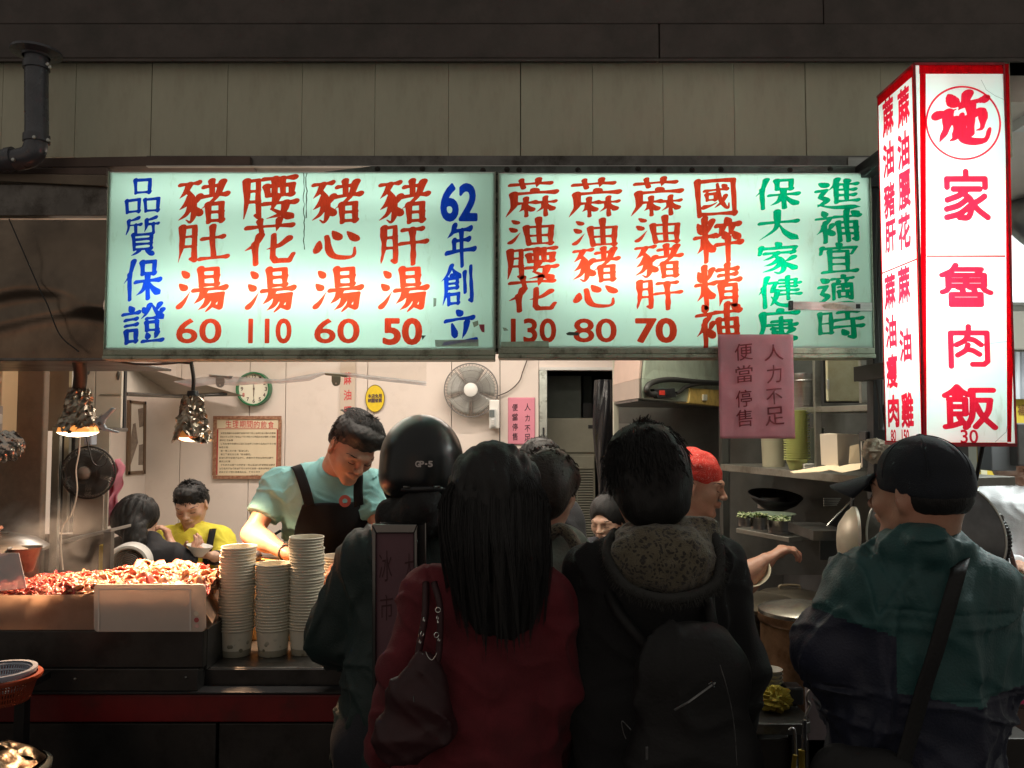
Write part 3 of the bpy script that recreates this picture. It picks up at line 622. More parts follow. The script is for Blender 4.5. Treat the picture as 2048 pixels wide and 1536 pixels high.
box1('cap', (xc - .002, TD - .002, zt_ - e), (xr + .002, yb_ + .002, zt_ + .004), REDM, ts, bev=.001); box1('cap', (xc - .002, TD - .002, zb_ - .006), (xr + .002, yb_ + .002, zb_ + e - .0005), REDM, ts, bev=.001)
cp = M(7, TD)
box1('corner_post', (xc - .0022, TD - .0022, zb_ + .001), (xc + .0034, TD + .0034, zt_ - .004), REDM, ts, bev=.001); obj('corner_post', MB().box((xr - .0034, TD - .0022, zb_ + .001), (xr + .0022, TD + .0034, zt_ - .004)), REDM, ts, bev=.001)
# red borders as film on the faces
def fr(pts, off=-.0014, name='red_border', m=None): 
    return obj(name, MB().prism([P(x, y, TD) + Vector((0, off, 0)) for x, y in pts], (0, .0005, 0)), m or REDF, ts)
fr([(1838,128),(2017,128),(2017,148),(1838,148)]); fr([(1839,148.2),(1851,148.2),(1853,885),(1843,885)])
fr([(2010,148.2),(2018,148.2),(2026,700),(2022,884),(2014,884)]); fr([(1853,511),(2010,511),(2010,514),(1853,514)]); fr([(1853,885),(2014,885),(2016,888),(1842,888)])
def sface(pts, m=None):
    return obj('red_border', MB().prism([PX(x, y, xc) + Vector((-.0014, 0, 0)) for x, y in pts], (.0005, 0, 0)), m or REDF, ts)
def sy(t, py): # keep side-face marks level with the front ones
    return py
zf = lambda py: P(1838, py, TD).z
ys0, ys1 = TD + .002, yb_ - .002
def srect(y0, y1, za, zb2): return obj('red_border', MB().box((xc - .0014, y0, za), (xc - .0009, y1, zb2)), REDF, ts)
srect(ys0, ys1, zf(150), zt_ - .004); srect(ys0, ys0 + .010, zf(884), zf(150.3)); srect(ys1 - .006, ys1, zf(884), zf(150.3)); srect(ys0 + .0105, ys1 - .0065, zf(518), zf(515)); srect(ys0, ys1, zb_ + .002, zf(884.2))
UX, UZ = Vector((1, 0, 0)), Vector((0, 0, 1))
# ring round the first character
cc = P(1926, 246, TD); ri = MB(); n = 72; ro, rn = M(77, TD), M(73, TD)
ri.add([cc + Vector((r * math.cos(2*math.pi*k/n), -.0015, r * math.sin(2*math.pi*k/n))) for r in (ro, rn) for k in range(n)], [(k, (k+1) % n, n + (k+1) % n, n + k) for k in range(n)])
obj('ring', ri, CRIM, ts)
RND = (.050, 1.0, 0, 0, 90)
RNDB = (.058, -2.2, .14, .40, 96)
for ch_, x, y, w_, h_, st in (('b施',1926,240,108,98,BOLDB),('r家',1932,393,92,94,ROUND),('r魯',1931,572,98,78,ROUND),('r肉',1937,693,88,80,ROUND),('r飯',1938,815,100,80,ROUND),('30',1938,873,34,26,SANS)):
    put_char(ch_, st, P(x, y, TD) + Vector((0, -.0018, 0)), UX, UZ, M(w_, TD), M(h_, TD), CRIM, ts, name='character')
UYn = Vector((0, -1, 0))
SG = (.036, .8, 0, 0, 60)
def schar(ch_, px, py, hpx, wpx=28, st=SG):
    p = PX(px, py, xc); D_ = p.y
    ww = abs(PX(px - wpx/2, py, xc).y - PX(px + wpx/2, py, xc).y)
    put_char(ch_, st, Vector((xc - .0018, p.y, p.z)), UYn, UZ, ww, M(hpx, D_), CRIM, ts)
for ch_, x, y, h_ in (('蔴',1808,213,72),('油',1808,300,70),('腰',1810,380,72),('花',1810,462,68),('蔴',1809,570,70),('油',1812,690,62),('雞',1816,820,66),
                      ('蔴',1777,233,70),('油',1778,318,66),('豬',1780,400,66),('肝',1782,472,60),('蔴',1781,583,66),('油',1783,663,62),('瘦',1785,742,64),('肉',1788,822,60)):
    schar(ch_, x, y, h_, 23 if x > 1800 else 21)
schar('80', 1788, 871, 22, 10, (.03,1,0,0,40)); schar('150', 1812, 871, 22, 14, (.03,1,0,0,40))
cr_ = MB().tube([P(x, y, TD) + Vector((0, -.0012, 0)) for x, y in ((1900,684),(1930,682),(1962,688),(1990,686),(2014,683))], .0005, 4).tube([P(x, y, TD) + Vector((0, -.0012, 0)) for x, y in ((1962,160),(1972,180),(1990,192),(2009,200))], .0005, 4).tube([P(x, y, TD) + Vector((0, -.0012, 0)) for x, y in ((1990,884),(2003,872),(2012,864),(2014,850))], .0006, 4)
obj('cracks', cr_, mat('crack_grey', (.25,.3,.28), .6), ts)
for z, pw in ((P(0, 600, TD).z, 5.4), (P(0, 390, TD).z, 4.6)):
    for sgn, rot in ((0, (-math.pi/2, 0, 0)), (1, (0, math.pi/2, 0))):
        sz = (.07, .42)
        l = area('tube_light', ((xc+xr)/2 + (.0 if sgn == 0 else -.02), TD + .13, z), (-math.pi/2, 0, 0) if sgn == 0 else (0, math.pi/2, 0), (.06, .42) if sgn == 0 else (.42, .06), pw * (1 if sgn == 0 else 1.25), (.93,1,.97))
        l.parent = ts; l.location -= ts.location
box1('mount_bracket', (xc + .02, yb_ + .003, zt_ - .2), (xc + .06, 2.69, zt_ - .15), BLACKM, ts); box1('mount_bracket', (xc + .02, yb_ + .003, zb_ + .2), (xc + .06, 2.69, zb_ + .25), BLACKM, ts)
# ---------------------------------------------------------------- pink paper notices
PINK = mat('pink_paper', (.95,.52,.60), .85, 0, .16, 7, .6, 22, tl=.3)
INKB = mat('brown_ink', (.22,.03,.04), .8); INKK = mat('black_ink', (.05,.02,.03), .8)
def paper(px0, px1, py0, py1, D, label, skew=0, wav=.004, m=PINK, rel=(), ink=INKB, st=PEN, body=None):
    t = thing('paper_notice', P((px0+px1)/2, py1, D), label, 'notice')
    def fn(u, v):
        p = P(px0 + (px1-px0)*u + skew*(v-.5), py0 + (py1-py0)*v, D)
        p.y += wav * (math.sin(u*7 + v*3) * .5 + math.sin(v*9 - u*4) * .4 + math.sin((u+v)*17) * .15 + .8 * (abs(math.sin(u*5 + v*6 + 1)) - .6) + .6 * (abs(math.sin(u*9 - v*7)) - .6)) * (.3 + v) - .001
        return p
    obj('sheet', MB().sheet(fn, 24, 30), m, t, smooth=True, solid=.0004)
    for ch_, x, y, w_, h_ in rel:
        put_char(ch_, st, P(x, y, D) + Vector((0, -wav * 1.4 - .002, 0)), UX, UZ, M(w_, D), M(h_, D), ink, t)
    return t
paper(1438, 1588, 669, 877, 2.57, 'crumpled pink paper with brush writing taped over the right menu sign', 4, .004,
      rel=(('人',1546,705,38,32),('力',1547,748,30,36),('不',1547,793,32,32),('足',1548,832,38,36),('便',1486,704,36,34),('當',1487,748,34,34),('停',1486,797,32,34),('售',1487,836,32,34)))
paper(1016, 1070, 795, 889, 5.99, 'small pink paper notice on the back wall beside the door frame', 0, .0008, m=mat('pink_paper_flat', (.75,.28,.36), .85, 0, .05, 6), ink=INKK,
      rel=(('人',1055,814,12,14),('力',1055,836,9,13),('不',1055,857,11,13),('足',1055,875,12,14),('便',1030,815,11,14),('當',1030,834,11,14),('停',1030,854,11,14),('售',1030,873,10,15)), st=(.012,1,.1,.2,44))
# ================================================================ lights of the shop interior (ceiling tubes hidden above the signs)
def ceiling_lamp(x, y, pw, col, label):
    t = thing('ceiling_lamp', (x, y, 2.72), label, 'lamp', 'fluorescent fittings on the shop ceiling')
    box1('housing', (x - .62, y - .06, 2.735), (x + .62, y + .06, 2.799), WHITEP, t)
    tb = obj('lamp_tube', MB().tube([(x - .6, y, 2.715), (x + .6, y, 2.715)], .015, 12), emit('tube_glow', col, 3), t, smooth=True)
    l = area('tube_light', (x, y, 2.69), (0, 0, 0), (1.2, .06), pw, col); l.parent = t; l.location -= t.location
    return t
WARMW = (1, .88, .76)
ceiling_lamp(-1.5, 4.7, 30, WARMW, 'long ceiling lamp over the seated diners at the left')
ceiling_lamp(.0, 4.9, 27, WARMW, 'long ceiling lamp over the middle of the shop by the wall fan')
ceiling_lamp(-.5, 3.05, 20, WARMW, 'long ceiling lamp over the cook behind the counter')
ceiling_lamp(.75, 2.98, 20, (1, .95, .80), 'long ceiling lamp over the stoves behind the pink paper')
# ================================================================ back wall things
def disc(name, c, r, th, m, par, n=48, **k):
    return obj(name, MB().lathe([(0, -th), (r, -th), (r, 0), (0, 0)], c, n, (math.pi/2, 0, 0)), m, par, **k)
# clock
ck = thing('wall_clock', P(507, 812, 5.98), 'round green rimmed wall clock showing six, on the back wall', 'clock')
c = P(509, 778, 5.97); r = M(34, 6)
obj('rim', MB().lathe([(r*.88, .0), (r*.9, .045), (r*.98, .045), (r, .03), (r, -.02), (r*.5, -.02)], (c.x, c.y, c.z), 48, (math.pi/2, 0, 0)), mat('green_rim', (.01,.16,.06), .35), ck, smooth=True, auto=40)
CF = mat('clock_face', (.85,.80,.66), .6)
obj('dial', MB().lathe([(0, .012), (r*.9, .012)], c, 48, (math.pi/2, 0, 0)), CF, ck)
NUM = mat('clock_numerals', (.10,.06,.05), .7); NUMR = mat('clock_numeral_red', (.6,.08,.08), .7)
for k in range(1, 13):
    a = math.radians(90 - 30 * k); q = c + Vector((math.cos(a) * r * .70, -.014, math.sin(a) * r * .70))
    put_char(str(k), (.03,1,0,0,30), q, Vector((1,0,0)), Vector((0,0,1)), .016 if k < 10 else .026, .028, NUMR if k == 8 else NUM, ck, 'numeral')
for a, l in ((270.5, .075), (268, .055), (92, .06)):
    a = math.radians(a); d = Vector((math.cos(a), 0, math.sin(a)))
    obj('hand', MB().tube([c + Vector((0, -.017, 0)) - d * .012, c + Vector((0, -.017, 0)) + d * l], [.0035, .0012], 4), NUM, ck)
obj('hub', MB().lathe([(0, .02), (.006, .02), (.006, .012)], c, 12, (math.pi/2, 0, 0)), NUM, ck)
# notice with title and lines of writing
nb = thing('framed_notice', P(494, 958, 5.98), 'framed paper notice with a red title and rows of writing on the back wall', 'notice')
ND = 5.985
def rect(x0, y0, x1, y1, D, th, m, par, name, bev=0):
    a, b = P(x0, y0, D), P(x1, y1, D); return box1(name, (a.x, D - th, b.z), (b.x, D, a.z), m, par, bev=bev)
rect(429, 834, 560, 957, ND, .004, mat('old_paper', (.80,.68,.48), .8, 0, .06, 9), nb, 'sheet')
RAT = mat('brown_binding', (.22,.08,.04), .7, 0, .6, 60, .4, 200, col2=(.45,.25,.15))
for q in ((427,832,563,839),(427,951,563,958),(427,839.3,432,950.7),(557,839.3,562,950.7)): rect(*q, ND - .0045, .008, RAT, nb, 'edge_strip', .001)
RL = mat('red_line', (.45,.05,.04), .8)
for q in ((435,857,554,858.3),(434,955,555,956),(434,858.6,435,950),(553.5,858.6,554.5,950)): rect(*q, ND - .0042, .0006, RL, nb, 'red_line')
RT = mat('title_red', (.62,.07,.07), .8); UX, UZ = Vector((1,0,0)), Vector((0,0,1))
for i, ch_ in enumerate('生理期間的飲食'):
    put_char(ch_, (.008,1,0,0,44), P(457 + i * 14.1, 848 + i * .25, ND - .005), UX, UZ, M(11.5, ND), M(14, ND), RT, nb)
lines = [(441, '女性生理期中的身體機能與平時不同上油滋補血分體內的需要'), (440, '因此食補以熱性食物為宜不可食用生冷之物因此在生理期食補需要'), (439, '期中應注意事'), (441, '首先生理中的婦女以溫補及油滋養分的食品為主不可食用'), (438, '寒性食物'),
         (441, '第一第二天食用「蔴油豬肝」'), (441, '第三至第五天食用「蔴油腰花」'), (438, '蔴油豬肝可促進子宮收縮，將體內不潔的廢物排出體外'), (438, '腰花以補腎'), (441, '食補的方法是每日早晚各一碗以蔴油豬肝或是蔴油腰花'),
         (438, '產後坐月子宜食蔴油不可食冷飲補身第一是蔴油雞蔴油腰花'), (438, '因此食補食物補身最為適宜，不可食冷飲'), (502, '中式健康食補')]
TB = mat('text_ink', (.12,.09,.05), .8)
cu_ = mat
for i, (x, s) in enumerate(lines):
    cv = bpy.data.curves.new('text_row', 'FONT'); cv.body = s; cv.size = .0152; cv.offset = .0002
    o = bpy.data.objects.new('text_row', cv); me = None
    COL.objects.link(o); me = bpy.data.meshes.new_from_object(o.evaluated_get(bpy.context.evaluated_depsgraph_get())); bpy.data.objects.remove(o)
    me.name = 'text_row'; me.materials.clear(); me.materials.append(TB)
    W_ = max(v.co.x for v in me.vertices); mx_ = M(551 - x, ND); k = min(1.12, mx_ / W_)
    o = bpy.data.objects.new('text_row', me); COL.objects.link(o); o.parent = nb; o.rotation_euler = (math.pi/2, 0, 0); o.scale = (k, 1, 1)
    o.location = P(x, 868 + i * 7.05, ND - .0045) - nb.location
# vertical strip with red characters
vsn = thing('menu_strip', P(697, 900, 5.98), 'narrow beige vertical menu strip with red characters behind the cook', 'menu strip')
rect(681, 722, 709, 905, ND, .004, mat('beige_strip', (.62,.52,.42), .7, 0, .06, 9), vsn, 'strip')
for ch_, y, h in (('蔴', 757, 24), ('油', 790, 20), ('腰', 822, 18), ('花', 855, 18)):
    put_char(ch_, (.02,1.1,.08,.2,50), P(695, y, ND - .005), UX, UZ, M(15, ND), M(h, ND), RT, vsn)
# yellow oval sticker
st = thing('oval_sticker', P(750, 824, 5.98), 'yellow oval sticker with two lines of black writing on the back wall', 'sticker')
c = P(750, 797, ND)
obj('edge', MB().lathe([(0, .002), (M(19.5, 6), .002)], c, 40, (math.pi/2, 0, 0), sy=1.42), mat('sticker_edge', (.18,.12,.01), .5), st)
obj('disc', MB().lathe([(0, .003), (M(18.2, 6), .003)], c, 40, (math.pi/2, 0, 0), sy=1.43), mat('sticker_yellow', (.85,.62,.02), .5, 0, .15, 30), st)
for j, row in enumerate(('本店免用', '統一發票')):
    for i, ch_ in enumerate(row):
        put_char(ch_, (.05,1,0,0,44), c + Vector((M(-10.5 + 7 * i, 6), -.0045, M(5 - 9 * j, 6))), UX, UZ, M(6.4, 6), M(7.5, 6), NUM, st)
# wall fan
def wall_fan(cx, cy, rpx, D, cage, hubm, label, name='wall_fan', rings=9, tilt=0.0, blade=None, squash=1.0, nsp=60):
    t = thing(name, P(cx, cy + rpx, D), label, 'fan'); c = P(cx, cy, D - .10); r = M(rpx, D - .1)
    R = Euler((math.pi/2, 0, tilt)).to_matrix()
    def q(rad, a, h): return c + R @ Vector((rad * math.cos(a) * squash, rad * math.sin(a), h))
    g = MB()
    for k in range(nsp):
        a = 2 * math.pi * k / nsp
        g.tube([q(r * .26, a, .045), q(r * .6, a + .10, .042), q(r * .9, a + .16, .022), q(r, a + .17, 0)], .0013, 4, cap=False)
    for f_, h in ((.45, .044), (.72, .036)):
        g.tube([q(r * f_, 2*math.pi*k/48, h) for k in range(48)], .0013, 4, closed=True)
    obj('front_guard', tag(g, kind=None) if False else g, cage, t)
    obj('guard_ring', MB().tube([q(r, 2*math.pi*k/64, 0) for k in range(64)], .0045, 8, closed=True), cage, t, smooth=True)
    g2 = MB()
    for k in range(nsp // 2):
        a = 2 * math.pi * k / (nsp // 2); g2.tube([q(r * .26, a, -.05), q(r * .8, a, -.04), q(r, a, -.003)], .0013, 4, cap=False)
    obj('rear_guard', g2, cage, t)
    hm = MB().lathe([(0, .058), (r * .2, .056), (r * .255, .05), (r * .26, .036)], (0,0,0), 32)
    hm.v = [tuple(c + R @ Vector((v[0] * squash, v[1], v[2]))) for v in hm.v]; obj('hub_cap', hm, hubm, t, smooth=True, auto=40)
    for k in range(5):
        a0 = 2 * math.pi * k / 5 + .3
        b = MB().sheet(lambda u, v: q(r * (.18 + .72 * v), a0 + (u - .5) * (1.0 + .1 * v), (u - .5) * .035 - .004), 6, 6)
        obj('blade', b, blade, t, smooth=True, solid=.002)
    mh = MB().lathe([(0, -.17), (r * .26, -.16), (r * .3, -.06), (0, -.055)], (0,0,0), 24)
    mh.v = [tuple(c + R @ Vector(v)) for v in mh.v]; obj('motor_housing', mh, hubm, t, smooth=True, auto=40)
    return t, c, r
CAGE = mat('grey_wire', (.22,.21,.20), .45, .2)
WF, fc, fr_ = wall_fan(942, 780, 53.5, 5.98, CAGE, WHITEP, 'white hubbed wall fan on the back wall beside the pink notice', blade=mat('clear_blade', (.50,.50,.46), .3, 0), nsp=100)
box1('switch_box', (P(980, 0, 5.9).x, 5.85, P(0, 857, 5.9).z), (P(1000, 0, 5.9).x, 5.97, P(0, 800, 5.9).z), WHITEP, WF, bev=.008)
box1('control_panel', (P(982, 0, 5.84).x, 5.83, P(0, 853, 5.84).z), (P(993, 0, 5.84).x, 5.849, P(0, 818, 5.84).z), mat('fan_panel', (.55,.56,.55), .4), WF, bev=.003)
box1('display', (P(980, 0, 5.83).x, 5.824, P(0, 834, 5.83).z), (P(990, 0, 5.83).x, 5.8295, P(0, 820, 5.83).z), mat('fan_display', (.12,.14,.14), .3), WF, bev=.001)
for k in range(3): box1('button', (P(984, 0, 5.83).x, 5.822, P(0, 841 + 4*k, 5.83).z), (P(989, 0, 5.83).x, 5.8295, P(0, 838.5 + 4*k, 5.83).z), WHITEP, WF, bev=.001)
put_char('Fan', (.02,1,0,0,40), fc + Vector((0, -.0595, 0)), UX, UZ, .035, .009, NUM, WF, 'lettering') if False else None
tag(obj('fan_cord', MB().tube(bez([P(995, 792, 5.97), P(1018, 782, 5.97), P(1038, 763, 5.97), P(1046, 742, 5.97), P(1056, 715, 5.97)], 30), .004, 6), mat('grey_cord', (.10,.08,.07), .6), smooth=True), 'grey cord curving up the wall from the white wall fan', 'cord')
tag(obj('fan_cord', MB().tube(bez([P(994, 790, 5.97), P(1000, 820, 5.97), P(999, 870, 5.97), P(1000, 930, 5.97), P(1000, 1010, 5.97)], 20), .0025, 6), mat('grey_cord', (.10,.08,.07), .6), smooth=True), 'thin cord hanging straight down below the wall fan switch', 'cord')
# grey duct running back along the left wall
du = MB(); a = [P(248, 724, 4.6), P(352, 768, 5.9), P(352, 800, 5.9), P(248, 800, 4.6)]
hdT = thing('ceiling_duct', P(350, 790, 5.5), 'grey slanted wall duct running back under the ceiling at left', 'duct')
GREYD = mat('grey_duct', (.40,.36,.31), .6, .1, .15, 5, .1, 30)
obj('duct_body', MB().prism([P(246, 722, 4.5), P(250, 790, 4.5), P(352, 794, 5.85), P(480, 791, 5.85), P(352, 764, 5.85)], (-.02, .03, 0)), GREYD, hdT, bev=.004)
obj('duct_lip', MB().tube([P(252, 788, 4.45), P(353, 793, 5.2), P(452, 788, 5.7)], .012, 8), STEELD, hdT, smooth=True)
# picture and hand prints poster on the left wall
pf = thing('framed_picture', P(272, 950, 5.6), 'tall narrow brown framed picture of aprons on the left wall', 'picture')
XW = -2.748
def wq(pts, th, m, par, name): return obj(name, MB().prism([PX(x, y, XW) for x, y in pts], (th, 0, 0)), m, par)
wq([(255, 803), (286, 803), (284, 947), (253, 949)], .010, mat('picture_paper', (.72,.66,.58), .7), pf, 'sheet')
PB = mat('picture_frame', (.16,.10,.06), .5)
for pts in ([(254,800),(288,804),(288,809),(254,806)], [(251,943),(285,941),(285,947),(251,950)], [(254,800),(258,800),(256,950),(251,950)], [(284,803),(288,803),(287,948),(283,948)]):
    wq(pts, .018, PB, pf, 'frame_strip')
AP = mat('apron_brown', (.32,.25,.20), .8, 0, .4, 30)
wq([(263,848),(268,846),(273,885),(258,930),(257,890)], .0115, AP, pf, 'print'); wq([(273,818),(285,815),(285,852),(276,855)], .0115, AP, pf, 'print'); wq([(275,890),(284,888),(283,930),(274,930)], .0115, AP, pf, 'print')
# ================================================================ left corner behind the counter
dk = thing('equipment_pillar', P(95, 1130, 3.3), 'tall dark brown panelled pillar left of the cooking fan', 'pillar'); dk['kind'] = 'structure'
box1('panel', (P(-300, 0, 3.3).x, 3.3, .0), (P(112, 0, 3.3).x, 3.34, 2.4), mat('brown_panel', (.17,.125,.085), .65, 0, .3, 5, .15, 60, dirt=((.06,.045,.03), 4, .45, .75)), dk, bev=.006)
lb = thing('wall_cabinet', P(10, 905, 3.2), 'cream wall box with plug socket at the left edge', 'box')
box1('box_body', (P(-160, 0, 3.2).x, 3.2, P(0, 905, 3.2).z), (P(30, 0, 3.2).x, 3.5, P(0, 700, 3.2).z), mat('cream_box', (.62,.46,.27), .55, 0, .1, 5), lb, bev=.004)
box1('socket_plate', (P(-40, 0, 3.19).x, 3.178, P(0, 862, 3.19).z), (P(31, 0, 3.19).x, 3.198, P(0, 812, 3.19).z), mat('grey_plate', (.28,.25,.22), .5), lb, bev=.003)
box1('plug', (P(14, 0, 3.15).x, 3.14, P(0, 848, 3.15).z), (P(25, 0, 3.15).x, 3.177, P(0, 828, 3.15).z), mat('grey_plug', (.45,.42,.38), .4), lb, bev=.005)
box1('small_plate', (P(19, 0, 3.19).x, 3.192, P(0, 763, 3.19).z), (P(25, 0, 3.19).x, 3.1985, P(0, 754, 3.19).z), mat('grey_plug', (.45,.36,.26), .4), lb, bev=.001)
FOIL = mat('crumpled_foil', (.72,.68,.62), .22, 1, .2, 12, 1.0, 26)
FOILD = mat('grease_foil', (.50,.45,.36), .30, .9, .4, 14, .6, 60, dirt=((.08,.05,.03), 14, .45, .65))
rf = random.Random(5)
def crumple(c, rx, ry, rz, m, name, seed=1, n=20, par=None, amp=.16):
    rg = np.random.RandomState(seed); ph = rg.uniform(0, 6.28, 24); fq = rg.uniform(2, 9, 24)
    def fn(u, v):
        a = u * 2 * math.pi; b = (v - .5) * math.pi
        d = 1 + amp * (math.sin(fq[0]*a + ph[0]) * math.cos(b) ** .5 * .6 if False else 0)
        x, y, z = math.cos(b)*math.cos(a), math.cos(b)*math.sin(a), math.sin(b)
        s_ = 0
        for k in range(8): s_ += abs(math.sin(fq[k]*x + fq[k+8]*y + fq[k+16]*z + ph[k])) - .5
        d = 1 + amp * s_ / 2.5
        return Vector(c) + Vector((x*rx*d, y*ry*d, z*rz*d))
    return obj(name, MB().sheet(fn, n*2, n), m, par, smooth=True, auto=35)
tag(crumple(P(5, 893, 3.1), .07, .02, .05, FOIL, 'foil_bag', 3, amp=.34, n=28), 'crumpled silver foil bag under the cream wall box', 'bag')
# white two door cabinet
cb = thing('white_cabinet', P(210, 860, 3.95), 'white locker doors with oval keyholes at the top left', 'cabinet')
CABM = mat('cabinet_white', (.60,.55,.46), .5, .1, .08, 5)
CD = 3.95
rect(172, 700, 191, 858, CD, .02, CABM, cb, 'door', .003); rect(197, 700, 245, 856, CD, .02, CABM, cb, 'door', .003)
rect(166, 700, 252, 862, CD + .03, .025, BLACKM, cb, 'carcass', .002)
for x, y in ((181, 741), (240, 752)):
    obj('keyhole', MB().lathe([(0, .006), (.006, .006), (.009, 0)], (P(x, y, CD).x, CD - .0205, P(x, y, CD).z), 16, (math.pi/2, 0, 0), sy=2.6), STEELD, cb)
rect(200, 788, 244, 790, CD - .0215, .006, ALU, cb, 'trim', .001)
rect(168, 856, 256, 863, CD, .2, STEELD, cb, 'bottom_shelf', .002)
# steel rack under the fan
rk = thing('steel_rack', P(170, 1140, 3.5), 'grey steel rack frame behind the meat tray at left', 'rack')
rect(110, 855, 117, 1140, 3.45, .02, ALU, rk, 'post', .001)
rect(214, 1062, 227, 1145, 3.42, .03, STEELD, rk, 'post', .001)
rect(150, 990, 207, 1068, 3.62, .01, mat('dull_sheet', (.42,.36,.30), .5, .6, .2, 5, .1, 20), rk, 'back_sheet', .001)
rect(146, 860, 216, 1064, 3.72, .01, mat('grey_panel', (.46,.41,.34), .55, .2, .15, 4), rk, 'back_sheet', .001)
rect(118, 860, 146, 1064, 3.70, .01, BLACKM, rk, 'side_sheet', .001)
rect(40, 716, 146, 862, 3.75, .01, mat('brown_sheet', (.20,.15,.11), .6, 0, .3, 5, .1, 40), rk, 'upper_sheet', .001)
rect(144, 716, 148, 775, 3.70, .02, ALU, rk, 'edge_trim', .001)
rect(134, 862, 138, 1064, 3.60, .02, ALU, rk, 'upright', .001)
rect(60, 1068, 214, 1200, 3.66, .01, mat('painted_dimness', (.13,.10,.08), .5, .4, .3, 6), rk, 'shade_sheet', .001)  # added dark sheet, its colour stands in for the dimness behind the rack
slab('shelf_edge', [(116, 1082, 3.4), (222, 1058, 3.4), (222, 1064, 3.4), (116, 1090, 3.4)], .18, STEEL, rk)
rect(180, 863, 194, 890, 3.55, .05, mat('blue_grey_box', (.30,.33,.38), .4), rk, 'fan_mount', .004)
wall_fan(177, 945, 51, 3.62, mat('dark_mesh', (.045,.04,.035), .5, .3), mat('dark_hub', (.16,.14,.12), .4), 'dark mesh guard fan facing the counter at left', 'guard_fan', nsp=110, blade=mat('dark_blade', (.03,.03,.03), .5), tilt=.12)
mg = MB(); c = P(177, 945, 3.47)
for k in range(16):
    rr_ = M(50, 3.5) * (k + 1.5) / 17.5; mg.tube([c + Vector((rr_*math.cos(a), 0, rr_*math.sin(a))) for a in [2*math.pi*j/48 for j in range(48)]], .0009, 4, closed=True)
o = [x for x in bpy.data.objects if x.name.startswith('guard_fan')][0]
tag(obj('ring_mesh', mg, mat('dark_mesh', (.045,.04,.035), .5, .3), o), kind='stuff')
for nme, pts, w_, m_, lb_ in (('power_flex', [(160,870),(158,905),(152,940),(154,985),(142,1030),(126,1052),(122,1090),(126,1140)], .0035, mat('cream_cord', (.60,.52,.42), .5), 'cream cord hanging in front of the dark fan'),
                          ('power_flex', [(172,872),(178,900),(186,925),(200,933),(212,926),(215,915)], .003, RUB, 'black cord looping over the dark fan guard')):
    tag(obj(nme, MB().tube(bez([P(x, y, 3.38) for x, y in pts], 40), w_, 6), m_, smooth=True), lb_, 'cord')
PBAG = mat('pink_plastic_film', (.75,.28,.36), .3, 0, .25, 12, .8, 16, tl=.35)
def pbag(u, v):
    w_ = 6 + 17 * math.sin(min(1, v * 1.3) * math.pi * .8) + 4 * math.sin(v * 9)
    p = P(236 - 24 * v ** 1.3 + (u - .5) * 2 * w_ * .5, 918 + 134 * v, 3.9)
    p.y += .03 * math.sin(u * 13 + v * 5) + .015 * math.sin(v * 23 + u * 5); return p
tag(obj('plastic_bag', MB().sheet(pbag, 24, 40), PBAG, smooth=True, solid=.001), 'crumpled pink plastic bag hanging right of the dark fan', 'bag')
# round white fan heater low down
hf = thing('round_fan', P(262, 1140, 3.75), 'small round white fan standing behind the meat tray', 'fan')
c = P(256, 1130, 3.7); 
obj('shell', MB().lathe([(.070, .0), (.078, .02), (.090, .02), (.097, .0), (.095, -.08), (.05, -.12)], c, 40, (math.pi/2, 0, .25)), WHITEP, hf, smooth=True, auto=50)
g = MB()
for k in range(8): g.tube([c + Euler((math.pi/2, 0, .25)).to_matrix() @ Vector((.0085*(k+1)*math.cos(a), .0085*(k+1)*math.sin(a), .008)) for a in [2*math.pi*j/32 for j in range(32)]], .0022, 5, closed=True)
tag(obj('ring_grille', g, mat('grille_brown', (.20,.16,.13), .5), hf), kind='stuff')
box1('foot', (c.x - .08, c.y - .02, c.z - .2), (c.x + .08, c.y + .1, c.z - .1), WHITEP, hf, bev=.01)
tag(box1('yellow_post', (P(226, 0, 3.55).x, 3.55, P(0, 1145, 3.55).z), (P(241, 0, 3.55).x, 3.58, P(0, 1090, 3.55).z), mat('yellow_plastic', (.65,.42,.02), .4), bev=.004), 'yellow plastic upright beside the small round white fan', 'post')
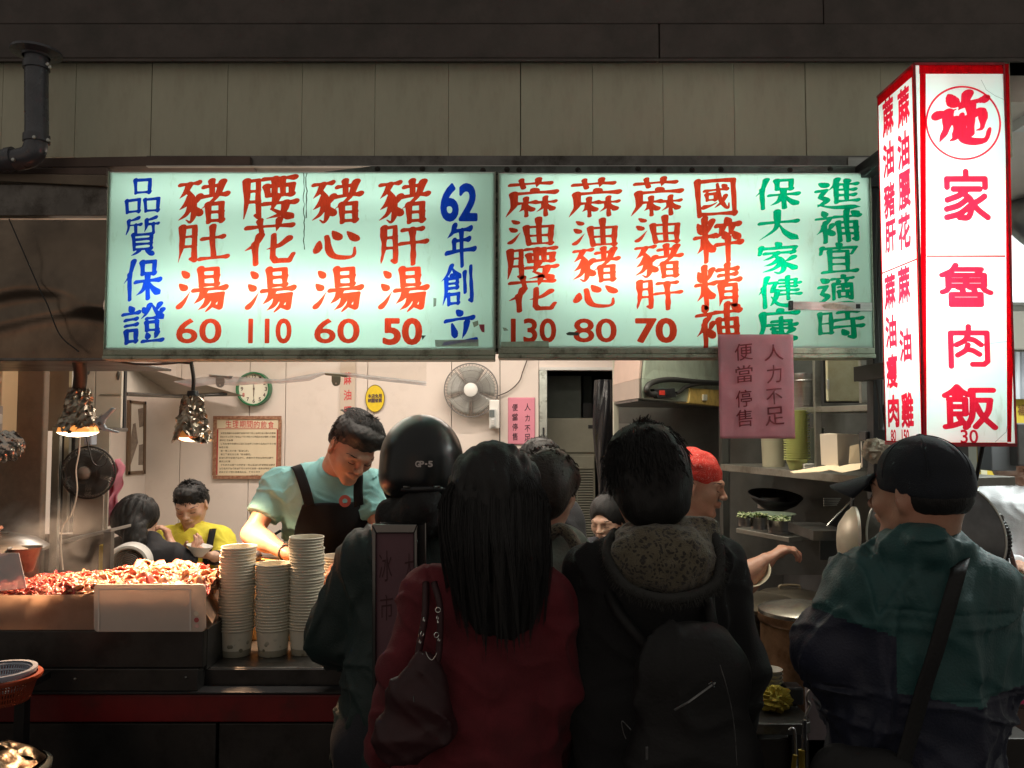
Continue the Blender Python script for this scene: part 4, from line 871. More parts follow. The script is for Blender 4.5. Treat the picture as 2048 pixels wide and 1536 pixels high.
# ================================================================ heat lamps in foil
def heat_lamp(cx, ytop, yb, ycord, D, label, dark, power, spin, shine=1, lift=0):
    t = thing('heat_lamp', P(cx, yb, D), label, 'lamp', 'foil wrapped heat lamps over the meat tray')
    c = P(cx, yb, D); H = c.z; zt2 = P(cx, ytop, D).z; h = zt2 - H; R0 = M(37, D)
    rg = np.random.RandomState(spin); ph = rg.uniform(0, 6.28, 12)
    def fn(u, v):
        a = u * 2 * math.pi
        r_ = R0 * (1 - .52 * v ** .85) * (1 + .05 * math.sin(5*a + ph[0] + v*4) + .04 * math.sin(9*a + ph[1] - 6*v) + .035 * math.sin(14*v + 3*a + ph[2]))
        if v > .72: r_ *= 1.04
        jag = (lift + .004 * math.sin(3*a + ph[3]) + .003 * math.sin(7*a + ph[4]) + .003 * math.sin(11*a + ph[5]) - 1.5 * lift * math.exp(-((a - 4.62) / .42) ** 2)) * (1 - v)
        return Vector((c.x + r_*math.cos(a), c.y + r_*math.sin(a), H + jag + h * v))
    jr = random.Random(spin); fw = MB().sheet(lambda u, v: fn(u % 1.0, v), 34, 15)
    jit = [(jr.gauss(0, 1), jr.gauss(0, 1)) for _ in range(35 * 16)]
    fw.v = [tuple(Vector(q) + Vector((q[0] - c.x, q[1] - c.y, 0)).normalized() * .0042 * jit[(i // 35) * 35 + (i % 35) % 34][0] + Vector((0, 0, .0025 * jit[(i // 35) * 35 + (i % 35) % 34][1]))) for i, q in enumerate(fw.v)]
    obj('foil_wrap', fw, dark, t)
    GB = mat('bulb_glass_orange', (.95,.45,.12), .3); GB.node_tree.nodes['Principled BSDF'].inputs['Emission Color'].default_value = (1,.36,.08,1); GB.node_tree.nodes['Principled BSDF'].inputs['Emission Strength'].default_value = .85 * shine
    rb_ = R0 * (1.02 if shine > .5 else .80)
    obj('bulb_shoulder', MB().lathe([(rb_, -.004), (rb_*.93, .012), (rb_*.6, .036), (rb_*.3, .055), (0, .06)], c, 40), GB, t, smooth=True)
    obj('bulb_face', MB().lathe([(0, -.021), (rb_*.5, -.018), (rb_*.85, -.011), (rb_, -.0045)], c, 40), emit('bulb_glow', (1, .74, .46), 9 * shine), t, smooth=True)
    obj('lamp_socket', MB().lathe([(.0, h+.02), (.018, h+.018), (.022, h), (.020, h-.05)], c, 16), BLACKP, t, smooth=True, auto=40)
    cp = bez([Vector((c.x, c.y, zt2 + .01)), P(cx + 3, (ytop + ycord)/2, D), P(cx - 2, ycord, D)], 16)
    obj('cord', MB().tube(cp, .007, 8), RUB, t, smooth=True)
    s = bpy.data.lights.new('bulb_light', 'SPOT'); s.energy = power; s.color = (1, .60, .34); s.shadow_soft_size = .03; s.spot_size = math.radians(112); s.spot_blend = .6
    so = bpy.data.objects.new('bulb_light', s); COL.objects.link(so); so.parent = t; so.location = Vector((c.x, c.y, H - .024)) - t.location; so.rotation_euler = (0, .0, 0)
    return t
heat_lamp(156, 778, 862, 716, 2.78, 'left foil wrapped heat lamp with glowing orange rim', FOILD, 48, 1, 1, .014)
heat_lamp(384, 792, 872, 722, 2.78, 'right foil wrapped heat lamp, greasy and dark, near the clock', FOILD, 150, 9, .3, -.02)
cordb = MB().tube(bez([P(215, 716, 2.7), P(262, 727, 2.72), P(320, 728, 2.74), P(383, 722, 2.78), P(410, 716, 2.74)], 30), .004, 6).tube(bez([P(230, 722, 2.7), P(290, 722, 2.74), P(380, 727, 2.78)], 20), .003, 6)
tag(obj('lamp_cable', cordb, RUB, smooth=True), 'black cables strung under the left sign to the heat lamp', 'cable')
tag(obj('cable_knot', MB().tube(bez([P(150, 700, 2.66), P(158, 722, 2.7), P(161, 750, 2.74), P(158, 780, 2.78)], 20), [.022]*3 + [.024]*16 + [.02]*30 if False else .022, 12), RUB, smooth=True), 'thick black taped cable bundle over the left heat lamp', 'cable')
# blue spring clamp
cm = thing('spring_clamp', P(205, 860, 2.75), 'pale blue plastic spring clamp beside the left heat lamp', 'clamp')
CB = mat('pale_blue_plastic', (.38,.46,.50), .4, 0, .1, 20)
def cplate(name, pts, D, th=.012): return obj(name, MB().prism([P(x, y, D) for x, y in pts], (0, th, 0)), CB, cm, bev=.003)
cplate('jaw', [(186,843),(196,834),(206,829),(222,815),(230,817),(211,838),(207,848),(212,856),(238,864),(236,867),(206,862),(194,852)], 2.74)
cplate('handle', [(206,829),(222,815),(230,817),(212,836)], 2.752)
obj('pivot', MB().lathe([(0, .004), (.006, .003), (.007, 0)], P(199, 847, 2.739), 12, (math.pi/2, 0, 0)), STEELD, cm)
rb = MB()
for k in range(6): rb.box(P(190 + 2.6*k, 842 - 1.8*k, 2.737), P(191 + 2.6*k, 836 - 1.8*k, 2.7395))
tag(obj('grip_ribs', rb, STEELD, cm), kind='stuff')
# clear plastic sheet with clips under the left sign
FILM = bpy.data.materials.new('clear_film'); FILM.use_nodes = True
_n = FILM.node_tree.nodes; _l = FILM.node_tree.links; _t = _n.new('ShaderNodeBsdfTransparent'); _t.inputs[0].default_value = (.93,.92,.90,1); _g = _n.new('ShaderNodeBsdfGlossy'); _g.inputs['Roughness'].default_value = .12
_fr = _n.new('ShaderNodeLayerWeight'); _fr.inputs[0].default_value = .35; _m = _n.new('ShaderNodeMixShader'); _l.new(_fr.outputs['Fresnel'], _m.inputs[0]); _l.new(_t.outputs[0], _m.inputs[1]); _l.new(_g.outputs[0], _m.inputs[2]); _l.new(_m.outputs[0], _n['Material Output'].inputs[0])
ps = thing('plastic_sheet', P(600, 765, 2.85), 'clear plastic sheet hung below the left sign with rolled lower edge', 'plastic sheet')
yb2 = lambda x: np.interp(x, [348, 430, 520, 560, 645, 710, 853], [763, 752, 757, 760, 745, 748, 764])
def fs_(u, v):
    x = 352 + u * 501; y = 700 + v * (yb2(x) - 700) ; p = P(x, y, 2.85)
    p.y += .005 * math.sin(u * 15 + v * 2) * v + .002 * math.sin(u * 37 + v * 7) * v + .004 * math.sin(v * 8 + u * 7); return p
obj('film', MB().sheet(fs_, 90, 20), FILM, ps, smooth=True)
FILM2 = mat('folded_film', (.85,.83,.86), .16, 0, .25, 12, .25, 9, coat=.6, tl=.3, alpha=.62)
def fr_e(u, v):
    x = 350 + u * 503; yt = yb2(x) - 1; hgt = np.interp(x, [350, 380, 470, 555, 620, 650, 740, 853], [3, 17, 18, 8, 13, 5, 9, 9])
    p = P(x, yt + hgt * v, 2.836); p.y += -.010 * math.sin(v * math.pi) + .0012 * math.sin(u * 60 + v * 3); return p
obj('rolled_edge', MB().sheet(fr_e, 120, 6), FILM2, ps, smooth=True)
def clip(cx, cy, m, lab):
    t = thing('binder_clip', P(cx, cy + 14, 2.82), lab, 'clip', 'metal clips on the plastic sheet')
    obj('clip_bar', MB().prism([P(cx - 23, cy - 12, 2.822), P(cx + 23, cy - 8, 2.822), P(cx + 20, cy - 3, 2.822), P(cx - 22, cy - 7, 2.822)], (0, .02, 0)), m, t, bev=.002)
    tb = MB(); pts = [(-9, -6), (9, -4), (9, 6), (7, 12), (3, 15), (-3, 15), (-7, 12), (-9, 6)]
    obj('clip_tab', tb.prism([P(cx + a, cy + b, 2.818) for a, b in pts], (0, .003, 0)), m, t, bev=.001)
    obj('clip_hole', MB().lathe([(0, .0), (.0035, .0)], P(cx, cy + 10, 2.8165), 12, (math.pi/2, 0, 0)), WHITEC, t)
clip(440, 760, STEEL, 'shiny steel clip on the plastic sheet left of the clock'); clip(672, 757, mat('dull_clip', (.30,.29,.22), .5, .4), 'dull grey clip on the plastic sheet by the beige menu strip')

# ================================================================ counter
CT = 2.50; zc = P(500, 1335, CT).z
CO = thing('counter', (-.8, 2.6, 0), 'long dark steel serving counter with a red band across its front', 'counter')
DS = mat('dark_counter_steel', (.075,.072,.07), .42, .8, .3, 5, .08, 60, rvar=.12, dirt=((.03,.03,.028), 7, .5, .75))
xL, xM, xR = -2.4, P(427, 0, 2.42).x, .42
box1('worktop', (xL, CT, zc - .03), (xR, 3.12, zc), STEELD, CO, bev=.003)
box1('front_lip', (P(424, 0, CT).x, CT - .012, P(0, 1384, CT).z), (xR, CT - .001, zc - .002), DS, CO, bev=.002)
box1('raised_front', (xL, 2.44, P(0, 1336, 2.44).z), (xM, 2.47, P(0, 1262, 2.44).z), DS, CO, bev=.003)
box1('raised_top', (xL, 2.472, P(0, 1266, 2.44).z), (xM, 3.05, P(0, 1262, 2.44).z - .0005), STEELD, CO, bev=.002)
box1('raised_side', (xM - .02, 2.475, zc + .001), (xM - .001, 3.05, P(0, 1266, 2.44).z - .001), DS, CO, bev=.001)
box1('lower_trim', (xL, 2.43, P(0, 1383, 2.43).z), (P(423, 0, 2.43).x, 2.49, P(0, 1338, 2.43).z), DS, CO, bev=.003)
box1('trim_ledge', (xL, 2.42, P(0, 1389, 2.42).z), (xR, 2.485, P(0, 1384.5, 2.42).z), BLACKM, CO, bev=.001)
box1('red_band', (xL, 2.435, P(0, 1446, 2.43).z), (xR, 2.48, P(0, 1391, 2.43).z), REDP, CO, bev=.004)
xs_ = [xL, P(20, 0, 2.46).x, P(462, 0, 2.46).x, P(700, 0, 2.46).x, xR]
for a, b in zip(xs_[:-1], xs_[1:]): box1('base_panel', (a + .004, 2.46, .06), (b - .004, 2.49, P(0, 1447, 2.46).z), DS, CO, bev=.003)
box1('base_core', (xL, 2.492, .02), (xR, 3.1, zc - .032), BLACKM, CO, bev=0)
for x, y in ((150, 1358), (372, 1355)): obj('rivet', MB().lathe([(0, .004), (.004, .002), (.005, 0)], (P(x, y, 2.43).x, 2.4295, P(x, y, 2.43).z), 8, (math.pi/2, 0, 0)), STEELD, CO)
# meat tray
zt3 = P(0, 1262, 2.44).z; TR = thing('meat_tray', P(200, 1262, 2.6), 'large steel tray heaped with sliced offal under the heat lamps', 'tray')
TM = mat('cream_tray_plastic', (.88,.70,.56), .4, 0, .1, 4, .04, 40, tl=.78, dirt=((.55,.36,.24), 3, .5, .75))
xr0, xr1 = P(414, 0, 2.45).x, P(434, 0, 2.98).x
zf_, zbk = P(0, 1192, 2.45).z, P(0, 1148, 3.0).z
obj('front_wall', MB().prism([(xL, 2.45, zt3 + .001), (P(190, 0, 2.45).x, 2.45, zt3 + .001), (xr0, 2.45, zt3 + .001), (xr0, 2.45, P(0, 1188, 2.45).z), (P(0, 0, 2.45).x, 2.45, zf_), (xL, 2.45, zf_)], (0, .008, 0)), TM, TR, bev=.001)
obj('right_wall', MB().prism([(xr0, 2.452, zt3 + .001), (xr0, 2.452, P(0, 1188, 2.45).z), (xr1 + .02, 3.0, P(0, 1138, 3.0).z), (xr1 + .02, 3.0, zt3 + .001)], (.008, 0, 0)), TM, TR, bev=.001)
obj('side_lip', MB().prism([(xr0, 2.452, P(0, 1192, 2.45).z), (xr0 + .05, 2.452, P(0, 1245, 2.45).z), (xr1 + .075, 3.0, P(0, 1168, 3.0).z), (xr1 + .029, 3.0, P(0, 1140, 3.0).z)], (.004, 0, -.004)), TM, TR, bev=.001)
obj('back_wall', MB().prism([(P(56, 0, 3.0).x, 3.0, zt3 + .001), (P(56, 0, 3.0).x, 3.0, P(0, 1152, 3.0).z), (P(435, 0, 3.0).x, 3.0, P(0, 1134, 3.0).z), (P(435, 0, 3.0).x, 3.0, zt3 + .001)], (0, .03, 0)), TM, TR, bev=.003)
box1('tray_floor', (xL, 2.46, zt3 + .001), (xr1, 2.995, zt3 + .006), TM, TR, bev=0)
# heap of offal slices
rg = random.Random(11)
MT = [mat('meat_red', (.50,.07,.05), .25, 0, .5, 40, .5, 60, coat=.4), mat('meat_pink', (.64,.22,.15), .28, 0, .35, 40, .5, 60, coat=.4), mat('meat_tan', (.62,.33,.18), .3, 0, .3, 40, .5, 60, coat=.4), mat('meat_dark', (.30,.04,.035), .25, 0, .4, 40, .5, 60, coat=.4)]
heap = thing('meat_heap', P(240, 1192, 2.75), 'glistening heap of pink and red sliced offal in the steel tray', 'meat'); 
def hz(x, y):   # height of the heap over the tray floor
    u = (x - xL) / (xr1 - xL); v = (y - 2.46) / .54
    bump = float(np.interp(x, [P(20,0,2.7).x, P(140,0,2.7).x, P(300,0,2.7).x, P(390,0,2.7).x, xr1], [-.015, .004, .030, .042, .028]))
    return zt3 + .098 - .040 * v * v + bump * math.exp(-((v - .55) / .4) ** 2)
protos = []
for k in range(14):
    rg2 = np.random.RandomState(100 + k); ph = rg2.uniform(0, 6.28, 9); kind = k % 3
    def fn(u, v):
        a = u * 2 * math.pi
        if kind == 2:    # curled strip
            ang = (u - .5) * 2.6; rr_ = .020 + .006 * math.sin(ph[0] + 5*u); w_ = (v - .5) * .020
            return Vector((rr_ * math.cos(ang) - .01, w_ + .003 * math.sin(9*u + ph[1]), rr_ * math.sin(ang) * .8))
        r_ = (.020 + .010 * rg2_[0]) * v * (1 + .16 * math.sin(2*a + ph[0]) + .12 * math.sin(3*a + ph[1]) + .05 * math.sin(7*a + ph[2]))
        return Vector((r_ * math.cos(a) * (1.5 if kind == 0 else 1.1), r_ * math.sin(a), .009 * math.sin(v * 2.4 + a * 2 + ph[3]) + .006 * math.sin(3*a) * v))
    rg2_ = rg2.uniform(0, 1, 2)
    b = MB().sheet(fn, 16, 5); me = bpy.data.meshes.new('meat_slice'); me.from_pydata(b.v, [], b.f); me.polygons.foreach_set('use_smooth', [True]*len(me.polygons)); protos.append(me)
allm = MB(); 
def addmesh(mb, me, T, mi):
    n = len(mb.v); mb.v += [tuple(T @ v.co) for v in me.vertices]; mb.f += [tuple(i + n for i in p.vertices) for p in me.polygons]; mb.m += [mi] * len(me.polygons)
cnt = 0
for k in range(2600):
    y = rg.uniform(2.475, 2.985); x = rg.uniform(P(-30, 0, y).x, P(425, 0, y).x if y > 2.7 else xr0 - .01)
    z = hz(x, y) + rg.uniform(-.012, .010)
    big = x > P(260, 0, 2.75).x
    T = Matrix.Translation((x, y, z)) @ Euler((rg.gauss(0, .42), rg.gauss(0, .42), rg.uniform(0, 6.3))).to_matrix().to_4x4() @ Matrix.Scale(rg.uniform(.7, 1.3) * (.86 if big else .52), 4)
    if big: mi = rg.choices([0,1,2,3], [2, 3, 5, 1])[0]
    else: mi = rg.choices([0,1,2,3], [5, 4, 1, 2])[0]
    if z > hz(x, y) - .002 and y < 2.9 and cnt < 290 and rg.random() < .4:
        me = protos[rg.randrange(14)].copy() if False else protos[rg.randrange(14)]
        o = bpy.data.objects.new('meat_slice', me); 
        key = ('mt', me.name, mi)
        if key not in _gm:
            m2 = me.copy(); m2.name = 'meat_slice'; m2.materials.append(MT[mi]); _gm[key] = m2
        o.data = _gm[key]; COL.objects.link(o); o.parent = heap; o.matrix_local = Matrix.Translation(-heap.location) @ T
        sm = o.modifiers.new('solid', 'SOLIDIFY'); sm.thickness = .005
        cnt += 1
    else: addmesh(allm, protos[rg.randrange(14)], T, mi)
allm.sheet(lambda u, v: Vector((xL + 1.0 + u * (xr0 - xL - 1.02), 2.47 + v * .515, hz(xL + 1.0 + u * (xr0 - xL - 1.02), 2.47 + v * .515) - .012)), 40, 16); allm.m[-640:] = [3] * 640
tag(obj('small_pieces', allm, MT, heap, smooth=True, solid=.004), kind='stuff')
# white board leaning in front of the tray
bd = thing('cutting_board', P(298, 1262, 2.42), 'pale plastic cutting board with rounded corners leaning on the tray', 'board')
def rrect(x0, y0, x1, y1, r, D0, D1, n=6):
    pts = []
    for cx_, cy_, a0 in ((x1-r, y0+r, -90), (x1-r, y1-r, 0), (x0+r, y1-r, 90), (x0+r, y0+r, 180)):
        for k in range(n + 1):
            a = math.radians(a0 + 90 * k / n); x = cx_ + r * math.cos(a); y = cy_ + r * math.sin(a)
            t = (y - y0) / (y1 - y0); pts.append(P(x, y, D0 + (D1 - D0) * t))
    return pts
BDM = mat('board_plastic', (.66,.57,.50), .5, 0, .06, 8, .05, 60, tl=.35)
obj('board', MB().prism(rrect(187, 1169, 410, 1264, 9, 2.435, 2.405), (0, .012, 0)), BDM, bd, bev=.002)
LN = mat('board_line', (.72,.66,.60), .5)
for q in ((196,1177,382,1179.5), (196,1179.8,198.5,1262), (379.5,1179.8,382,1262)):
    a_ = [(q[0],q[1]),(q[2],q[1]),(q[2],q[3]),(q[0],q[3])]
    obj('printed_line', MB().prism([P(x, y, 2.433 - .030 * (y - 1169) / 95) + Vector((0, -.0008, 0)) for x, y in a_], (0, .0004, 0)), LN, bd)
def dotc(x, y, r, m, nm): return obj(nm, MB().prism([P(x + r*math.cos(k), y + r*math.sin(k), 2.4325 - .030 * (y - 1169) / 95) + Vector((0, -.0008, 0)) for k in [2*math.pi*j/14 for j in range(14)]], (0, .0004, 0)), m, bd)
dotc(393, 1227, 5, mat('print_cream', (.8,.7,.55), .6), 'printed_mark'); dotc(393, 1240, 5, mat('print_red', (.5,.1,.1), .6), 'printed_mark'); dotc(394, 1252, 4, mat('print_pink', (.8,.5,.45), .6), 'printed_mark')
BLO = mat('reflection_blotch', (.26,.23,.26), .5)  # colour for painted dark reflections on the board, not applied
# steamer pots at the far left
def lathe_thing(name, cx, yb, D, prof, m, label, cat, group=None, parts=(), n=40, **k):
    t = thing(name, P(cx, yb, D), label, cat, group); c = P(cx, yb, D)
    obj(prof[0], MB().lathe(prof[1], c, n), m, t, smooth=True, auto=45, **k)
    for nm, pr, m2 in parts: obj(nm, MB().lathe(pr, c, n), m2, t, smooth=True, auto=45)
    return t
D_ = 2.85; R_0 = M(95, D_)
lathe_thing('steamer_pot', -12, 1165, D_, ('pot_body', [(R_0*.80, 0), (R_0*.84, .10), (R_0*.86, .105), (R_0*.9, .11), (0, .11)]), STEELD, 'large steel steamer pot with raised lid at the left edge', 'pot',
            parts=(('lid', [(0, .175), (R_0*.3, .172), (R_0*.75, .150), (R_0*.94, .128), (R_0*.99, .122), (R_0*.99, .112), (R_0*.9, .111)], STEEL), ('lid_knob', [(0, .20), (.02, .198), (.024, .19), (.012, .176)], mat('brown_knob', (.20,.08,.04), .5))))
tag(obj('metal_funnel', MB().lathe([(M(15, 2.75), -.075), (M(30, 2.75), 0), (M(31, 2.75), .006), (M(29, 2.75), .004), (M(14, 2.75), -.072)], P(50, 1098, 2.75), 32), STEELD, smooth=True, auto=40), 'dark metal ladle bowl beside the steamer pot', 'bowl')
GL = mat('smeared_glass', (.55,.58,.60), .25, 0, alpha=.42)
tag(obj('glass_guard', MB().prism([P(-60, 1108, 2.52), P(37, 1106, 2.52), P(53, 1176, 2.48), P(-60, 1190, 2.48)], (0, .004, 0)), GL, bev=.001), 'tilted clear guard plate in front of the steamer pot', 'guard')
# ================================================================ paper cup stacks
RIM = .0132 * 0
cupH, rt, rb_ = .086, M(34.0, 2.64), M(27.5, 2.64)
def cup_mat():
    m = mat('paper_cup', (.74,.70,.58), .55, 0, .05, 8)
    N = m.node_tree.nodes; L = m.node_tree.links; b = N['Principled BSDF']
    tc = N.new('ShaderNodeTexCoord'); sp = N.new('ShaderNodeSeparateXYZ'); L.new(tc.outputs['Object'], sp.inputs[0])
    vo = N.new('ShaderNodeTexVoronoi'); vo.inputs['Scale'].default_value = 42; L.new(tc.outputs['Object'], vo.inputs[0])
    r1 = N.new('ShaderNodeMapRange'); r1.inputs[1].default_value = .24; r1.inputs[2].default_value = .30; r1.inputs[3].default_value = 1; r1.inputs[4].default_value = 0; L.new(vo.outputs['Distance'], r1.inputs[0])
    r2 = N.new('ShaderNodeMapRange'); r2.inputs[1].default_value = .030; r2.inputs[2].default_value = .062; r2.inputs[3].default_value = 1; r2.inputs[4].default_value = 0; L.new(sp.outputs[2], r2.inputs[0])
    mu = N.new('ShaderNodeMath'); mu.operation = 'MULTIPLY'; L.new(r1.outputs[0], mu.inputs[0]); L.new(r2.outputs[0], mu.inputs[1])
    r3 = N.new('ShaderNodeMapRange'); r3.inputs[1].default_value = .020; r3.inputs[2].default_value = .021; r3.inputs[3].default_value = .75; r3.inputs[4].default_value = 0; L.new(sp.outputs[2], r3.inputs[0])
    mm = N.new('ShaderNodeMath'); mm.operation = 'MAXIMUM'; L.new(mu.outputs[0], mm.inputs[0]); L.new(r3.outputs[0], mm.inputs[1])
    mx = N.new('ShaderNodeMix'); mx.data_type = 'RGBA'; mx.inputs[7].default_value = (.20,.19,.13,1); L.new(mm.outputs[0], mx.inputs[0])
    src = b.inputs['Base Color'].links[0].from_socket; L.new(src, mx.inputs[6]); L.new(mx.outputs[2], b.inputs['Base Color'])
    return m
CUP = cup_mat()
prof = [(0, .004), (rb_*.98, .004), (rb_, 0), (rt*.945, cupH - .006), (rt*.945 + .001, cupH - .0055), (rt, cupH - .004), (rt + .0012, cupH - .0015), (rt, cupH + .0008), (rt*.955, cupH), (rb_*.93, .010), (0, .010)]
cupmesh = None
def cups(cx, ytop, ybase, D, where, seed):
    global cupmesh
    c = P(cx, ybase, D); c.z = zc + .001; ztop = P(cx, ytop, D).z; pitch = .0094; n = int((ztop - c.z - cupH) / pitch) + 1; r_ = random.Random(seed)
    for k in range(n):
        if cupmesh is None:
            o = obj('paper_cup', MB().lathe(prof, (0,0,0), 40), CUP, smooth=True, auto=50); cupmesh = o.data
        else:
            o = bpy.data.objects.new('paper_cup', cupmesh); COL.objects.link(o)
        o.location = (c.x + r_.uniform(-.0008, .0008) + .0004*k*r_.uniform(-.4, .4), c.y, c.z + k * pitch); o.rotation_euler = (0, 0, r_.uniform(0, 6.28))
        lab = f'cream paper soup cup, {ordinal(k + 1)} from the bottom of the {where} cup stack'
        if k == 0: lab = f'bottom cup of the {where} cup stack, its flower print showing'
        if k == n - 1: lab = f'topmost cream paper cup of the {where} stack on the counter'
        tag(o, lab, 'paper cup', f'paper cups in the {where} stack')
cups(472, 1090, 1318, 2.64, 'left', 1); cups(545, 1126, 1318, 2.645, 'middle, shortest', 2); cups(611, 1072, 1318, 2.66, 'right, tallest', 3)
cups(672, 1108, 1290, 2.86, 'back, half hidden', 4)
tag(obj('black_ladle', MB().lathe([(0, -.02), (.018, -.014), (.022, 0), (.016, .014), (0, .018)], P(512, 1112, 2.9), 20), BLACKP, smooth=True), 'round black ladle end between the two left cup stacks', 'ladle')
obj('handle', MB().tube([P(512, 1112, 2.9), P(540, 1180, 2.95)], .005, 8), BLACKP, bpy.data.objects['black_ladle'], smooth=True)
# work surface behind the cups: board and tubs
tag(box1('chopping_board', (P(495, 0, 3.0).x, 2.80, zc + .001), (P(665, 0, 3.0).x, 3.05, P(0, 1122, 2.9).z), mat('orange_board', (.55,.30,.10), .5, 0, .3, 20, .1, 60), bev=.004), 'orange brown chopping block behind the cup stacks', 'chopping block')
# ================================================================ menu stand
ms_ = thing('menu_stand', P(795, 1536, 2.1), 'steel framed menu stand with dim pink card in front of the counter', 'menu stand')
MD = 2.12; MIR = mat('polished_frame', (.20,.20,.19), .16, 1, .2, 8, .05, 20)
def pl(name, pts, dep, m, bev=.002, D0=MD): return obj(name, MB().prism([P(x, y, D0) for x, y in pts], (0, dep, 0)), m, ms_, bev=bev)
pl('frame_top', [(743,1048),(835,1049),(828,1066),(752,1066)], .025, MIR); pl('frame_side', [(743,1049),(752,1067),(752,1430),(745,1445)], .025, MIR); pl('frame_side', [(835,1050),(828,1067),(828,1430),(835,1445)], .025, MIR)
pl('frame_bottom', [(745,1446),(752,1431),(828,1431),(835,1446)], .025, MIR)
obj('card', MB().prism([P(x, y, MD + .008) for x, y in ((753,1067),(827,1067),(827,1430),(753,1430))], (0, .004, 0)), mat('mauve_card', (.17,.085,.105), .6, 0, .15, 6), ms_)
obj('back_plate', MB().prism([P(x, y, MD + .03) for x, y in ((758,1046),(852,1046),(852,1445),(758,1445))], (0, .02, 0)), BLACKM, ms_, bev=.001)
obj('back_edge', MB().prism([P(x, y, MD + .028) for x, y in ((850,1046),(852,1046),(852,1300),(850,1300))], (0, .002, 0)), MIR, ms_)
for x in (768, 792): obj('leg', MB().tube([P(x, 1445, MD + .02), P(x + 2, 1640, MD + .02), Vector((P(x, 1640, MD).x, MD + .02, .0))], .009, 8), MIR, ms_, smooth=True)
INKD = mat('faded_ink', (.07,.025,.03), .7)
for ch_, x, y, w_, h_ in (('冰', 771, 1132, 26, 62), ('大', 818, 1132, 18, 50), ('市', 773, 1215, 26, 52)):
    put_char(ch_, (-.006,1,.08,.3,56), P(x, y, MD + .0065), UX, UZ, M(w_, MD), M(h_, MD), INKD, ms_)
# ================================================================ things at lower left
SP = thing('side_table', P(0, 1536, 2.15), 'low dark shelf carrying the baskets at the lower left', 'shelf')
zb3 = P(0, 1400, 2.15).z
box1('shelf_top', (-2.2, 2.0, zb3 - .02), (P(62, 0, 2.2).x, 2.40, zb3), BLACKM, SP)
for x in (-2.15, P(50, 0, 2.2).x - .03): box1('leg', (x, 2.3, 0), (x + .03, 2.33, zb3 - .021), BLACKM, SP)
def basket(cx, yb, D, r0, r1, h, m, lab, cat, bands):
    t = thing('plastic_basket', P(cx, yb, D), lab, cat); c = P(cx, yb, D)
    obj('basket_rim', MB().lathe([(r1, h - .012), (r1 + .010, h - .012), (r1 + .013, h - .004), (r1 + .012, h), (r1, h)], c, 48), m, t, smooth=True, auto=40)
    obj('basket_floor', MB().lathe([(0, .002), (r0, .002), (r0, 0), (0, 0)], c, 40), m, t)
    g = MB()
    for k in range(72):
        a = 2*math.pi*k/72; q0 = c + Vector((r0*math.cos(a), r0*math.sin(a), 0)); q1 = c + Vector((r1*math.cos(a), r1*math.sin(a), h-.01)); g.tube([q0, q1], .0022, 4, cap=False)
    for k in range(bands): 
        f_ = (k + .5) / bands; r_ = r0 + (r1 - r0) * f_; g.tube([c + Vector((r_*math.cos(a), r_*math.sin(a), f_*h)) for a in [2*math.pi*j/48 for j in range(48)]], .0025, 4, closed=True)
    tag(obj('basket_mesh', g, m, t), kind='stuff'); return t, c
RB = mat('red_basket_plastic', (.30,.05,.02), .4); WB = mat('pale_blue_basket', (.34,.38,.46), .4)
t_, c_ = basket(4, 1402, 2.18, M(46, 2.18), M(60, 2.18), .070, RB, 'red plastic colander basket at the lower left edge', 'basket', 5)
basket(-3, 1380, 2.18, M(42, 2.18), M(57, 2.18), .055, WB, 'pale blue strainer basket nested in the red basket', 'basket', 4)
tub = thing('covered_tub', P(0, 1700, 2.1), 'black tub with pale rim band and foil cover at the lower left', 'tub')
c = P(-12, 1552, 2.12)
obj('tub_body', MB().lathe([(0, -.35), (.115, -.35), (.118, -.02), (.118, .028)], c, 40), BLACKP, tub, smooth=True, auto=40)
obj('rim_band', MB().lathe([(.119, .0), (.131, .004), (.133, .018), (.120, .024)], c, 40), mat('pale_band', (.42,.44,.38), .4), tub, smooth=True)
obj('foil_cover', MB().sheet(lambda u, v: c + Vector((.117*v*math.cos(u*6.2832), .117*v*math.sin(u*6.2832), .072 + .006*math.sin(v*9+u*18) + .003*math.sin(u*31) - .042*v*v)), 48, 12), FOILD, tub, smooth=True, auto=40)
# ================================================================ kitchen at the right
KW = mat('kitchen_steel', (.34,.34,.32), .34, .6, .3, 3, .1, 20, rvar=.14)
struct('kitchen_back_wall', MB().box((P(1226, 0, 4.7).x, 4.7, 0), (1.58, 4.75, 2.8)), KW)
struct('kitchen_side_wall', MB().box((1.585, 2.87, 0), (1.64, 5.9, 2.8)), mat('kitchen_side', (.15,.15,.15), .5, .3, .3, 4))
pz = thing('partition_post', P(1227, 900, 4.1), 'narrow pale post at the left end of the kitchen hood', 'post')
box1('post', (P(1222, 0, 4.1).x, 4.1, .1), (P(1232, 0, 4.1).x, 4.14, 2.79), mat('pale_post', (.55,.54,.44), .5), pz)
rect(1232, 847, 1292, 960, 4.66, .01, mat('pale_steel_panel', (.50,.50,.47), .4, .7, .15, 5), pz, 'side_panel')
HO = thing('range_hood', P(1340, 812, 3.8), 'large greenish stainless range hood above the stoves', 'range hood')
HG = mat('greasy_hood_steel', (.52,.58,.46), .42, .25, .3, 5, .15, 20, rvar=.12, dirt=((.22,.16,.08), 6, .5, .8))  # greenish light on the hood front is put into the base colour
hA, hB, hC = P(1226, 804, 3.87), P(1278, 796, 3.3), P(1470, 816, 4.6)
hA.z = hC.z = hB.z; up1 = Vector((0, 0, M(38, 3.4))); 
hA2, hB2 = hA + up1, hB + up1; hC2 = hC + up1 * 1.3
